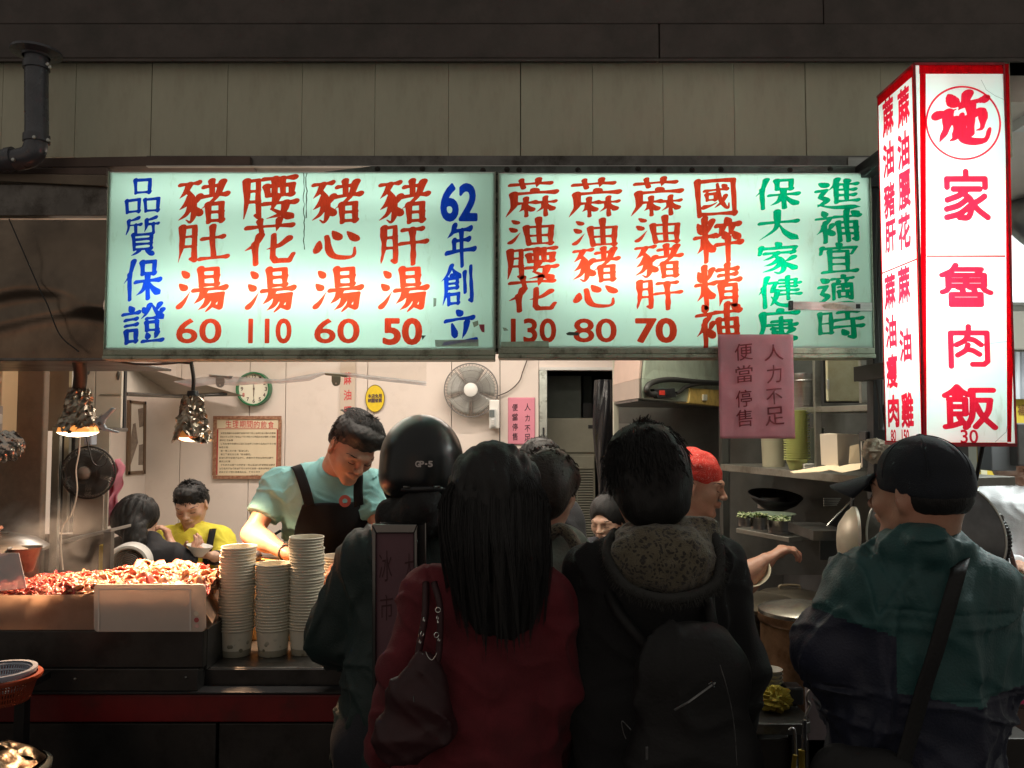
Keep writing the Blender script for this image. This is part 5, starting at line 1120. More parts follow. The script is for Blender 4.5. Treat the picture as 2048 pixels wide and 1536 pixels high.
tA = Vector((hA.x + .06, hA.y + .12, 2.35)); tB = Vector((hB.x + .075, hB.y + .16, 2.35)); tC = Vector((hC.x - .02, hC.y + .1, 2.35))
obj('left_band', MB().prism([hA, hB, hB2, hA2], (.01, .01, 0)), mat('hood_side_pink_light', (.60,.50,.44), .4, .6, .1, 6), HO)  # pink light on the hood's left side is put into its colour
obj('left_slope', MB().prism([hA2 + Vector((0,0,.001)), hB2 + Vector((0,0,.001)), tB, tA], (.01, .01, 0)), mat('hood_side_pink_light', (.70,.52,.44), .4, .5, .1, 6), HO)
off = Vector((.012, .012, 0))
obj('front_band', MB().prism([hB + Vector((.012,0,0)), hC, hC2, hB2 + Vector((.012,0,0))], off), HG, HO); obj('front_slope', MB().prism([hB2 + Vector((.012,0,.001)), hC2 + Vector((0,0,.001)), tC, tB + Vector((.012,0,0))], off), HG, HO)
obj('gutter', MB().prism([hA + Vector((.01,.02,-.012)), hB + Vector((.0,.02,-.012)), hC + Vector((0,.02,-.012)), hC + Vector((0,.3,-.012)), hA + Vector((.1,.6,-.012))], (0,0,.010)), STEELD, HO)
def hoodp(x, y, out=.02):
    "point seen at the pixel on the hood front band plane"
    n = (hC - hB).cross(Vector((0,0,1))).normalized(); o = Vector((0,0,CAMH)); d = (P(x, y, 1) - o)
    if n.y > 0: n = -n
    return o + d * ((hB + n * out - o).dot(n) / d.dot(n))
sw = thing('inline_switch', hoodp(1330, 797), 'black inline switch with red button on the hood front', 'switch')
def hplate(name, pts, m, par, th=.02, out=.02, bev=.003): 
    n = (hC - hB).cross(Vector((0,0,1))).normalized(); n = n if n.y < 0 else -n
    return obj(name, MB().prism([hoodp(x, y, out) for x, y in pts], -n * th), m, par, bev=bev)
hplate('switch_body', [(1308,778),(1350,776),(1353,795),(1316,797)], BLACKP, sw, .02, .035)
hplate('rocker', [(1320,781),(1330,781),(1330,790),(1320,790)], mat('red_button', (.7,.05,.03), .4), sw, .004, .0385, .001)
hplate('rocker_dark', [(1331,781),(1340,781),(1340,790),(1331,790)], BLACKM, sw, .004, .0385, .001)
sp_ = thing('switch_plate', hoodp(1410, 812), 'stained yellow switch plate on the hood behind the pink paper', 'switch')
hplate('plate', [(1382,776),(1440,780),(1440,813),(1378,806)], mat('yellowed_plate', (.75,.50,.14), .45, 0, .2, 20, dirt=((.35,.18,.04), 20, .5, .7)), sp_, .015, .02)
hplate('toggle', [(1407,789),(1415,789),(1415,801),(1407,801)], mat('ivory_toggle', (.75,.70,.55), .4), sp_, .008, .028, .002)
tag(obj('hood_cable', MB().tube(bez([hoodp(1440,766,.03), hoodp(1390,763,.03), hoodp(1340,759,.03), hoodp(1305,765,.03), hoodp(1293,778,.03), hoodp(1299,788,.03), hoodp(1310,788,.035)], 40), .012, 8).tube(bez([hoodp(1352,787,.035), hoodp(1362,782,.03), hoodp(1372,774,.03), hoodp(1400,768,.03), hoodp(1440,768,.03)], 30), .009, 8), RUB, smooth=True), 'black cable looping across the hood front to the switch', 'cable')
# dark wall column behind the worker and the shelf rack
rect(1437, 815, 1456, 1300, 3.9, .06, mat('rack_post_dark', (.10,.10,.09), .45, .6, .3, 6), None, 'steel_column')
tag(bpy.data.objects['steel_column'], 'dark steel column under the pink paper behind the masked worker'.replace('masked ', ''), 'column')
rack = thing('shelf_rack', P(1640, 950, 3.2), 'steel shelf rack holding bowls and boxes right of the pink paper', 'shelf rack')
RS = mat('rack_steel', (.34,.33,.29), .42, .8, .25, 6, .08, 60, dirt=((.10,.08,.06), 7, .5, .75))
sD = lambda x: float(np.interp(x, [1440, 1502, 1718, 1790], [3.66, 3.5, 2.83, 2.62]))
def shelf(y0f, thick, name, zz, dep=.5, x0=1440, x1=1790):
    a, b = P(x0, 900, sD(x0)), P(x1, 900, sD(x1)); d = (b - a); d.z = 0; n = Vector((-d.y, d.x, 0)).normalized()
    if n.x < 0: n = -n
    pts = [Vector((a.x, a.y, zz)), Vector((b.x, b.y, zz)), Vector((b.x, b.y, zz)) + n * dep, Vector((a.x, a.y, zz)) + n * dep]
    return obj(name, MB().prism(pts, (0, 0, -thick)), RS, rack, bev=.002)
zs1 = CAMH - 81 * 3.5 / F; zs2 = CAMH + 34 * 3.3 / F
shelf(0, .030, 'shelf', zs1); shelf(0, .022, 'shelf', zs2, .4, 1590, 1790)
def rp2(x, yb, yt, wpx, name, m=RS, th=.02, back=0):
    D0 = sD(x) + back; a, b = P(x - wpx/2, yb, D0), P(x + wpx/2, yt, D0); return box1(name, (a.x, D0, a.z), (b.x, D0 + th, b.z), m, rack)
rp2(1636, 938, 640, 7, 'upright', back=-.01); rp2(1727, 806, 640, 8, 'upright', back=.02)
# cabinet door on top of the rack
kc = thing('small_cabinet', P(1683, 806, 3.05), 'stained pale cabinet door with a small handle on the rack', 'cabinet')
D0 = 3.02
rect(1649, 660, 1716, 803, D0, .02, mat('stained_door', (.44,.42,.28), .6, 0, .15, 8, dirt=((.28,.23,.12), 7, .45, .75)), kc, 'door', .003)
rect(1640, 655, 1722, 806, D0 + .03, .025, BLACKM, kc, 'carcass')
rect(1652, 758, 1657, 779, D0 - .0215, .012, ALU, kc, 'handle', .003)
# back panels of the rack
struct('rack_back', MB().prism([P(1460, 640, 4.05), P(1860, 640, 3.05), P(1860, 1150, 3.05), P(1460, 1150, 4.05)], (.02, .02, 0)), mat('dark_rack_back', (.10,.105,.10), .45, .5, .4, 4, .1, 30))
D0 = 3.22; zsh = zs2 + .001
def on(x, D, z): p = P(x, 800, D); return Vector((p.x, D, z))
def lthing(name, c, prof, m, label, cat, group=None, n=36, parts=()):
    o = obj(name, MB().lathe(prof, c, n), m, smooth=True, auto=45); return tag(o, label, cat, group)
c = on(1608, 3.42, zs2 + .001); r_ = M(24, 3.42)
pk = thing('steel_bucket', c, 'steel container with banded rim on the upper rack shelf', 'bucket')
obj('bucket_body', MB().lathe([(0, 0), (r_*.80, 0), (r_*.95, .125), (r_, .13), (r_, .15), (r_*.93, .15), (r_*.78, .006), (0, .006)], c, 36), STEEL, pk, smooth=True, auto=40)
obj('rim_ring', MB().tube([c + Vector((r_*1.0*math.cos(2*math.pi*k/40), r_*1.0*math.sin(2*math.pi*k/40), .118)) for k in range(40)], .003, 6, closed=True), STEEL, pk, smooth=True)
BOWY = mat('yellow_green_bowl', (.55,.58,.20), .4, 0, .08, 8)
bm = None
for k in range(21):
    c = on(1592, 3.18, zs1 + .001 + k * .0096); r_ = M(25, 3.18)
    if bm is None:
        o = obj('plastic_bowl', MB().lathe([(0, 0), (r_*.55, 0), (r_*.60, .004), (r_*.80, .030), (r_*.84, .0385), (r_*1.0, .0385), (r_*1.01, .043), (r_*.80, .043), (r_*.55, .006), (0, .006)], c, 32), BOWY, smooth=True, auto=50); bm = o.data; bz = o.location.copy()
    else:
        o = bpy.data.objects.new('plastic_bowl', bm); COL.objects.link(o)
    o.location = (bz.x + random.uniform(-.001, .001), bz.y, c.z)
    tag(o, f'yellow green bowl, {ordinal(k + 1)} from the bottom of its stack on the rack' if 0 < k < 20 else ('bottom yellow green bowl of the stack on the rack shelf' if k == 0 else 'uppermost yellow green bowl of the stack under the upper shelf'), 'bowl', 'yellow green bowls stacked on the rack')
gm2 = None
for k in range(14):
    c = on(1626, 3.35, zs1 + .001 + k * .010)
    if gm2 is None:
        o = obj('plastic_bowl', MB().lathe([(0, 0), (.028, 0), (.042, .034), (.044, .036), (.040, .036), (.026, .004), (0, .004)], c, 24), mat('grey_bowl', (.20,.22,.18), .4), smooth=True, auto=50); gm2 = o.data; bz = o.location.copy()
    else:
        o = bpy.data.objects.new('plastic_bowl', gm2); COL.objects.link(o)
    o.location = (bz.x, bz.y, c.z); tag(o, f'dark grey bowl, {ordinal(k + 1)} from the bottom, behind the yellow green bowls', 'bowl', 'dark grey bowls stacked on the rack')
lthing('food_bin', on(1545, 3.42, zs1 + .001), [(0, 0), (.046, 0), (.050, .125), (.052, .13), (.046, .13), (.043, .004), (0, .004)], mat('beige_bin', (.42,.38,.26), .5, 0, .1, 6), 'beige round tub left of the yellow green bowls', 'tub')
for k in range(4):
    z = zs1 + .0015 + k * .0065; a = on(1607, 3.12, z); o = box1('card_tray', (a.x, a.y, z), (a.x + .06, a.y + .05, z + .005), WHITEC, bev=.001)
    tag(o, ['lowest', 'second', 'third', 'topmost'][k] + ' flat card tray in the pile beside the bowls', 'card tray', 'flat card trays on the rack')
# folded white takeaway boxes
BX = mat('white_takeaway_card', (.80,.70,.56), .75, 0, .05, 6)
tb1 = thing('takeaway_box', P(1680, 940, 2.92), 'open white folded takeaway carton standing on the rack shelf', 'carton')
def bp(x, y, D): return P(x, y, D)
def cardo(nm, pts, m, par, th=.0015): return obj(nm, MB().prism(pts, (0, th, 0)), m, par)
cardo('side', [bp(1640,868,2.93), bp(1674,868,2.87), bp(1676,932,2.87), bp(1643,930,2.93)], BX, tb1); cardo('side', [bp(1674,868,2.87), bp(1718,870,2.92), bp(1718,925,2.92), bp(1676,932,2.87)], BX, tb1)
cardo('flap', [bp(1700,892,2.86), bp(1718,888,2.85), bp(1720,925,2.84), bp(1698,928,2.85)], mat('cream_flap', (.80,.64,.42), .75), tb1)
cardo('top_edge', [bp(1640,868,2.93), bp(1660,866.5,2.95), bp(1718,869,2.95), bp(1718,874,2.95), bp(1660,871,2.95)], BX, tb1)
tb2 = thing('carton_lid', P(1640, 944, 2.9), 'flat cream carton lid jutting over the rack shelf edge', 'lid')
zl = zs1 + .012
def onz(x, y, z):
    o = Vector((0,0,CAMH)); d = P(x, y, 1) - o; return o + d * ((z - CAMH) / d.z)
obj('lid', MB().prism([bp(1580,943,2.95), bp(1675,927,2.9), bp(1680,937,2.82), bp(1640,943,2.84), bp(1588,946,2.92)], (0, .0, -.002)), mat('cream_lid', (.82,.66,.44), .75), tb2)
obj('lid_flap', MB().prism([bp(1655,938,2.84), bp(1700,928,2.84), bp(1722,926,2.82), bp(1720,938,2.78), bp(1685,945,2.79)], (0, 0, -.002)), mat('cream_lid', (.82,.66,.44), .75), tb2)
blb = thing('black_tray', P(1740, 900, 2.75), 'black tray on a thin steel stand beside the white carton', 'tray')
rect(1716, 862, 1760, 882, 2.75, .06, BLACKP, blb, 'tray_box', .005); rect(1721, 882.5, 1725, 935, 2.73, .01, ALU, blb, 'stand_leg', .001)
tag(crumple(P(1752, 902, 2.6), .038, .03, .034, mat('clear_wrap', (.62,.54,.42), .15, .3, .3, 30, 1, 40), 'wrapped_packet', 8, par=None, amp=.3), 'crinkled clear plastic packet under the tall sign', 'packet')
# lower shelf with vegetable tubs
zs3 = CAMH - 208 * 3.3 / F
sh3 = obj('lower_shelf', MB().prism([P(1472, 1056, 3.45), P(1578, 1075, 3.2), P(1700, 1060, 3.3), P(1560, 1040, 3.7)], (0, 0, -.02)), RS, rack, bev=.002)
rect(1576, 1044, 1640, 1062, 3.0, .25, STEELD, rack, 'shelf_bracket')
GRN = [mat('chopped_greens', (.16,.24,.08), .5, 0, .4, 30), mat('pale_leek', (.45,.50,.25), .5, 0, .3, 30)]
for cx, yb, wp, hp, lab in ((1518, 1058, 17, 24, 'small steel tub of cut greens at the left of the lower shelf'), (1560, 1066, 24, 26, 'wider steel tub of chopped greens on the lower shelf'), (1490, 1052, 13, 18, 'small round tub at the far end of the lower shelf')):
    D0 = 3.15; c = P(cx, yb, D0); r_ = M(wp, D0); h = M(hp, D0)
    t = thing('steel_tub', c, lab, 'tub', 'steel food tubs on the lower shelf')
    obj('tub_body', MB().lathe([(0, 0), (r_*.92, 0), (r_, h*.95), (r_*1.05, h), (r_*.96, h), (r_*.9, .004), (0, .004)], c, 32), STEEL, t, smooth=True, auto=40)
    g = MB(); 
    for k in range(70):
        a = rg.uniform(0, 6.3); q = r_ * .85 * math.sqrt(rg.random()); p = c + Vector((q*math.cos(a), q*math.sin(a), h + rg.uniform(-.004, .012))); dd = Vector((rg.uniform(-1,1), rg.uniform(-1,1), rg.uniform(-.3,.6))).normalized() * .012
        g.mi = rg.choice([0, 0, 1]); g.tube([p - dd, p + dd], .0028, 4)
    tag(obj('chopped_greens', g, GRN, t), kind='stuff')
lthing('clear_bowl', P(1548, 1040, 3.3), [(0, 0), (.05, 0), (.085, .025), (.088, .027), (.083, .026), (.048, .003), (0, .003)], mat('greenish_plastic', (.30,.38,.28), .25, 0, alpha=.8), 'pale green plastic bowl behind the chopped greens', 'bowl')
wk = thing('black_wok', P(1548, 1000, 3.5), 'black wok resting on a steel pot on the back shelf', 'wok')
c = P(1550, 996, 3.5); obj('wok_pan', MB().lathe([(0, -.045), (.05, -.04), (.095, -.008), (.113, .014), (.116, .014), (.096, -.014), (.05, -.046), (0, -.051)], c, 40, (.18, .05, 0)), mat('black_iron', (.012,.012,.013), .45, .5), wk, smooth=True)
lthing('steel_pot', P(1543, 1016, 3.6), [(0, 0), (.06, 0), (.062, .05), (.065, .052), (.05, .052)], STEEL, 'steel pot supporting the black wok', 'pot')
for k in range(5):
    a = P(1647, 997 + 3.6*k, 3.0); b = P(1682 - 2*k, 997 + 3.2*k, 3.0)
    o = obj('rack_wire', MB().tube([a, b], .0022, 6), ALU); tag(o, ['topmost', 'second', 'third', 'fourth', 'lowest'][k] + ' pale wire rod beside the hanging lid', 'rod', 'pale wire rods on the kitchen rack')
tag(obj('glass_edge', MB().tube([P(1640, 1066, 2.9), P(1708, 996, 2.9)], .003, 6), ALU), 'thin slanting metal edge rising past the wire rods', 'edge bar')
tag(obj('slanted_guard', MB().prism([P(1640, 1067, 2.905), P(1708, 997, 2.905), P(1712, 1120, 2.905), P(1640, 1120, 2.905)], (0, .003, 0)), mat('dark_guard', (.05,.05,.045), .3, .5)), 'dark slanted splash guard behind the hanging lid', 'splash guard')
# hanging lid seen edge on
ld = thing('pot_lid', P(1703, 1125, 2.55), 'big aluminium pot lid hanging nearly edge-on left of the capped man', 'lid')
c = P(1703, 1078, 2.55); R_ = M(64, 2.55)
lm = MB().lathe([(0, .045), (R_*.5, .036), (R_*.85, .014), (R_*.97, .0), (R_, .0), (R_, -.008), (R_*.96, -.008), (0, .02)], (0,0,0), 56)
RT_ = Euler((0, math.radians(88), math.radians(-10))).to_matrix() @ Euler((0,0,0)).to_matrix()
RR = Euler((0, math.radians(4), 0)).to_matrix() @ Euler((0, 0, math.radians(-12))).to_matrix() @ Euler((0, math.radians(-90), 0)).to_matrix()
lm.v = [tuple(c + RR @ Vector(v)) for v in lm.v]; obj('lid_disc', lm, mat('lid_aluminium', (.72,.66,.52), .42, .55, .2, 8, .1, 30), ld, smooth=True, auto=40)
obj('lid_hook', MB().tube([c + Vector((0, 0, R_)), c + Vector((.004, 0, R_ + .03)), c + Vector((.002, 0, R_ + .05))], .004, 6), STEELD, ld)
# big round wok lid behind the capped man
bg = thing('wok_lid', P(1900, 1200, 2.45), 'large round dark steel lid standing behind the capped man', 'lid')
c = P(1868, 1075, 2.45); R_ = M(122, 2.45)
lm = MB().lathe([(0, .07), (R_*.3, .064), (R_*.6, .045), (R_*.85, .02), (R_*.98, .0), (R_, -.002), (R_, -.008), (R_*.95, -.006)], (0,0,0), 72)
RR = Euler((math.radians(84), 0, math.radians(-28))).to_matrix()
lm.v = [tuple(c + RR @ Vector(v)) for v in lm.v]; obj('lid_disc', lm, mat('smoky_steel', (.20,.20,.20), .34, .95, .5, 4, .2, 12, rvar=.12), bg, smooth=True, auto=50)
obj('lid_edge', MB().tube([c + RR @ Vector((R_*math.cos(2*math.pi*k/64), R_*math.sin(2*math.pi*k/64), -.004)) for k in range(64)], .005, 6, closed=True), ALU, bg, smooth=True)
# pots in front of the worker
COP = mat('soup_pot_steel', (.42,.24,.13), .38, .6, .4, 6, .1, 20, dirt=((.12,.05,.02), 9, .45, .7))
zst = P(1560, 1400, 2.75).z
stv = thing('stove_bench', (.85, 2.8, 0), 'low dark stove bench under the soup pots', 'stove')
box1('bench', (.43, 2.42, .0), (1.56, 3.25, zst - .001), mat('stove_dark', (.05,.045,.04), .5, .5, .3, 8), stv, bev=.004)
def pot(cx, yrim, D, rpx, h, m, lab, lidm=None, handle=False):
    c = P(cx, yrim, D); c.z -= h; r_ = M(rpx, D); t = thing('soup_pot', c, lab, 'pot', 'soup pots on the stove bench')
    obj('pot_body', MB().lathe([(0, 0), (r_*.95, 0), (r_*.97, .01), (r_*.97, h - .03), (r_*1.0, h - .028), (r_*1.03, h - .02), (r_*1.03, h), (r_*.97, h), (r_*.93, .01), (0, .01)], c, 48), m, t, smooth=True, auto=40)
    if lidm: obj('lid', MB().lathe([(r_*1.02, h + .001), (r_*1.02, h + .012), (r_*.9, h + .02), (r_*.4, h + .035), (0, h + .038)], c, 48), lidm, t, smooth=True, auto=40)
    if handle:
        q = c + Vector((0, 0, h + .03)); w = M(19, D)
        obj('lid_handle', MB().tube(bez([q + Vector((-w, 0, 0)), q + Vector((-w*.95, 0, M(9, D))), q + Vector((w*.9, 0, M(9, D))), q + Vector((w, 0, 0))], 16), .005, 8), mat('tan_handle', (.35,.28,.18), .5), t, smooth=True)
    return t
pot(1600, 1226, 2.62, 78, zst * 0 + P(1600, 1226, 2.62).z - zst, COP, 'tall coppery soup pot with domed lid in front of the stoves', mat('lid_steel', (.62,.58,.50), .25, .9, .2, 8, .1, 20))
pot(1500, 1208, 2.95, 90, P(1500, 1208, 2.95).z - zst, STEELD, 'wide dark soup pot under the arm of the worker', mat('lid_steel_dull', (.34,.29,.22), .35, .9, .3, 8, .1, 20))
pot(1580, 1196, 3.15, 60, P(1580, 1196, 3.15).z - zst, STEELD, 'farther pot with a bowed lid handle', mat('lid_steel_back', (.30,.26,.20), .35, .9, .3, 8, .1, 20), True)
# table with bowls and cloth
tb_ = thing('low_table', P(1540, 1500, 2.3), 'small steel table with rounded corner beside the black coat', 'table')
zt5 = P(1540, 1440, 2.25).z
ptb = [Vector((P(1400, 0, 2.3).x, 2.68, zt5))] + [Vector((P(1400, 0, 2.3).x, 2.24, zt5)), Vector((P(1500, 0, 2.24).x, 2.22, zt5)), Vector((P(1575, 0, 2.24).x, 2.22, zt5)), Vector((P(1592, 0, 2.24).x, 2.235, zt5)), Vector((P(1600, 0, 2.24).x, 2.27, zt5)), Vector((P(1600, 0, 2.24).x, 2.68, zt5))]
zt5 = zt5
obj('table_top', MB().prism(ptb, (0, 0, -.03)), STEELD, tb_, bev=.003)
for x in (P(1410, 0, 2.3).x, P(1580, 0, 2.3).x): box1('leg', (x, 2.4, 0), (x + .03, 2.43, zt5 - .031), BLACKM, tb_)
bwm = None
for k in range(6):
    c = on(1532, 2.42, zt5 + .001 + k * .0115)
    if bwm is None:
        o = obj('soup_bowl', MB().lathe([(0, 0), (.018, 0), (.020, .004), (.034, .028), (.036, .030), (.033, .030), (.018, .006), (0, .006)], c, 32), mat('grey_melamine', (.42,.40,.34), .4), smooth=True, auto=50); bwm = o.data; bz = o.location.copy()
    else:
        o = bpy.data.objects.new('soup_bowl', bwm); COL.objects.link(o)
    o.location = (bz.x, bz.y, c.z); tag(o, f'small grey bowl, {ordinal(k + 1)} from the bottom beside the yellow cloth' if 0 < k < 5 else ('lowest' if k == 0 else 'top') + ' small grey bowl of the stack beside the yellow cloth', 'bowl', 'grey bowls stacked by the yellow cloth')
tag(crumple(on(1536, 2.33, zt5 + .028), .040, .034, .026, mat('yellow_cloth', (.52,.42,.06), .85, 0, .2, 30, .4, 80), 'yellow_cloth', 21, amp=.5), 'crumpled yellow cloth on the small steel table', 'cloth')
tag(box1('black_holder', (P(1550, 0, 2.36).x, 2.36, zt5 + .001), (P(1583, 0, 2.36).x, 2.42, P(0, 1376, 2.36).z), BLACKP, bev=.006), 'black upright holder right of the bowls', 'holder')
tag(box1('partition_sheet', (P(1588, 0, 2.42).x, 2.42, .3), (P(1680, 0, 2.42).x, 2.44, P(0, 1319, 2.42).z), mat('mauve_steel', (.30,.25,.26), .45, .5, .2, 8, .1, 50), bev=.003), 'grey steel panel beside the capped man', 'panel')
for pts, lb_ in (([(1640,1386),(1625,1378),(1616,1386),(1614,1400),(1620,1410),(1614,1425),(1610,1440),(1612,1480)], 'curved steel hook beside the capped man'), ([(1578,1460),(1585,1457),(1590,1468),(1592,1536)], 'bent steel hook lower down near the yellow grips')):
    tag(obj('steel_hook', MB().tube(bez([P(x, y, 2.1) for x, y in pts], 30), .0035, 8), STEEL, smooth=True), lb_, 'hook')
tongs = thing('hanging_tongs', P(1605, 1536, 2.08), 'steel tongs with yellow grips hanging at lower right', 'tongs')
for dx in (0, 10): obj('arm', MB().tube([P(1607 + dx*.4, 1440, 2.08), P(1603 + dx, 1600, 2.08)], .003, 6), STEEL, tongs)
obj('grip', MB().tube([P(1603, 1500, 2.078), P(1606, 1600, 2.078)], .008, 8), mat('mustard_grip', (.45,.33,.03), .5), tongs, smooth=True)
obj('grip', MB().tube([P(1590, 1510, 2.078), P(1580, 1600, 2.078)], .006, 8), mat('mustard_grip', (.45,.33,.03), .5), tongs, smooth=True)
tag(obj('metal_nuts', MB().lathe([(0, .004), (.007, .002), (.006, 0)], P(1524, 1446, 2.3), 8), WHITEC), 'small white scrap on the steel table edge', 'scrap')
# ================================================================ alley at the far right
AW = mat('alley_wall', (.55,.56,.50), .6, 0, .15, 3, .05, 20)
struct('alley_wall', MB().box((2.35, 5.0, 0), (4.2, 5.1, 3.4)), AW)
struct('alley_side_wall', MB().box((4.2, 2.6, 0), (4.3, 5.1, 3.4)), AW)
struct('alley_ceiling', MB().box((1.65, 2.87, 2.805), (4.3, 5.1, 2.9)), AW)
al = thing('alley_lamp', (2.3, 3.4, 2.75), 'fluorescent lamp fitting of the neighbouring shop', 'lamp')
box1('housing', (1.95, 2.95, 2.76), (3.05, 3.05, 2.80), WHITEP, al)
l = area('tube_light', (2.5, 3.0, 2.74), (0, 0, 0), (1.0, .08), 60, (.92, 1, .98)); l.parent = al; l.location -= al.location
dc = thing('silver_duct', P(2060, 410, 4.2), 'bent silver ventilation duct at the top right edge', 'duct')
obj('duct', MB().tube(bez([P(2120, 470, 4.0), P(2075, 440, 4.1), P(2050, 410, 4.3), P(2052, 370, 4.6)], 24), .13, 24), mat('silver_duct', (.55,.57,.56), .3, .9, .2, 8, .5, 10), dc, smooth=True)
obj('duct_ring', MB().tube([P(2064, 425, 4.15), P(2060, 421, 4.2)], .14, 24), BLACKM, dc)
lp = thing('light_panel', P(2060, 600, 4.5), 'bright white lit panel beyond the tall sign', 'light panel')
rect(2010, 470, 2140, 606, 4.5, .03, emit('panel_glow', (.95, 1, 1), 1.3), lp, 'panel'); rect(2005, 607, 2140, 613, 4.5, .05, ALU, lp, 'frame')
tag(box1('grey_beam', (P(2005, 0, 4.4).x, 4.4, P(0, 700, 4.4).z), (P(2160, 0, 4.4).x, 4.5, P(0, 622, 4.4).z), mat('taupe_beam', (.42,.39,.33), .6), bev=.01), 'taupe beam under the white lit panel', 'beam')
ct = thing('striped_curtain', P(2040, 800, 4.3), 'grey striped plastic curtain at the right edge', 'curtain')
for k in range(9):
    a = P(2012 + 11*k, 704, 4.3); obj('curtain_strip', MB().tube([a, P(2012 + 11*k, 798, 4.3)], .016, 8), mat('curtain_grey' if k % 2 else 'curtain_pale', (.30,.31,.33) if k % 2 else (.55,.57,.60), .5), ct, smooth=True)
yp = thing('yellow_poster', P(2000, 990, 4.35), 'yellow poster with brown characters behind the person in white', 'poster')
rect(1950, 790, 2110, 1010, 4.35, .01, mat('poster_yellow', (.72,.52,.06), .6, 0, .1, 6), yp, 'sheet'); rect(1960, 900, 1975, 990, 4.335, .004, mat('poster_pale', (.70,.66,.44), .6), yp, 'pale_stripe')
for ch_, x, y in (('補', 2043, 820), ('湯', 1991, 966)): put_char(ch_, (.03,1,0,0,40), P(x, y, 4.335), UX, UZ, M(14, 4.3), M(20, 4.3), mat('poster_brown', (.20,.10,.02), .7), yp)
tag(box1('grey_box', (P(1955, 0, 3.2).x, 3.2, P(0, 942, 3.2).z), (P(2003, 0, 3.2).x, 3.3, P(0, 880, 3.2).z), mat('grey_sign_back', (.26,.27,.28), .5), bev=.004), 'plain grey box right under the tall sign', 'box')
tag(box1('dark_box', (P(2006, 0, 3.15).x, 3.15, P(0, 932, 3.15).z), (P(2040, 0, 3.15).x, 3.25, P(0, 846, 3.15).z), mat('dark_taupe', (.13,.12,.11), .6, 0, .3, 20), bev=.006), 'dark taupe box hanging right of the tall sign', 'box')
tag(obj('support_rod', MB().tube([P(1966, 890, 2.3), P(1952, 960, 2.4)], .006, 8), BLACKM), 'short black rod under the tall sign', 'rod')
hs2 = thing('black_hose', P(2005, 1130, 2.55), 'black ribbed hose curving down beside the person in white', 'hose')
hp_ = bez([P(1985, 1040, 2.6), P(2003, 1046, 2.58), P(2014, 1070, 2.56), P(2014, 1100, 2.56), P(2004, 1132, 2.58), P(1990, 1160, 2.6)], 70)
obj('hose', MB().tube(hp_, [.012 + .0022 * math.sin(i * 1.9) for i in range(len(hp_))], 12), BLACKP, hs2, smooth=True)
obj('hose_clip', MB().tube(bez([P(1984, 1030, 2.55), P(2000, 1030, 2.55), P(2006, 1036, 2.55), P(2002, 1048, 2.55)], 12), .004, 6), STEELD, hs2)
for a, b, lb_ in (((2012, 1080), (2048, 1190), 'brown slanting strut at the right edge'), ((2000, 1150), (2060, 1200), 'lower brown strut at the right edge')):
    tag(obj('strut', MB().tube([P(*a, 3.0), P(*b, 3.0)], .009, 8), mat('brown_strut', (.25,.17,.14), .5), smooth=True), lb_, 'strut')
tag(obj('white_table', MB().box((P(1960, 0, 3.6).x, 3.5, P(0, 1146, 3.5).z - .02), (3.2, 4.2, P(0, 1146, 3.5).z)), WHITEP, bev=.004), 'white table edge in front of the person in white', 'table')
def tub2(x0, y0, y1, D, m, lab, cat='tub'):
    a = P(x0, y1, D); b = P(x0 + 120, y0, D); h = b.z - a.z; w_ = b.x - a.x
    o = obj('plastic_tub', MB().prism([(a.x + .015, D, a.z), (a.x + w_, D, a.z), (b.x, D, b.z - .012), (a.x - .008, D, b.z - .012), (a.x - .008, D - .004, b.z), (a.x + .0, D - .004, b.z), (a.x+.01, D, b.z - .014)][:4], (0, .25, 0)), m, bev=.006); return tag(o, lab, cat)
tub2(2022, 1152, 1178, 3.3, mat('red_tub', (.60,.03,.05), .4), 'red plastic tub on the right edge below the white table')
tub2(2028, 1284, 1340, 3.0, mat('teal_tub', (.02,.35,.27), .4), 'teal plastic tub at the right edge')
tub2(2024, 1350, 1410, 2.9, mat('pink_tub', (.60,.04,.14), .4), 'pink plastic tub under the teal tub at the right edge')
tub2(2030, 1178, 1280, 3.4, mat('brown_crate', (.20,.15,.12), .6), 'brown crate between the red and teal tubs', 'crate')
tub2(2030, 1412, 1560, 3.1, mat('dark_brown_crate', (.10,.06,.05), .6), 'dark brown crate at the lower right corner', 'crate')
pl_ = thing('metal_stand', P(2010, 1536, 2.4), 'pale metal stand legs behind the capped man at lower right', 'stand')
for a, b in (((2002, 1360), (2014, 1600)), ((2012, 1360), (2022, 1600))): obj('leg', MB().tube([P(*a, 2.5), P(*b, 2.5)], .006, 8), ALU, pl_, smooth=True)

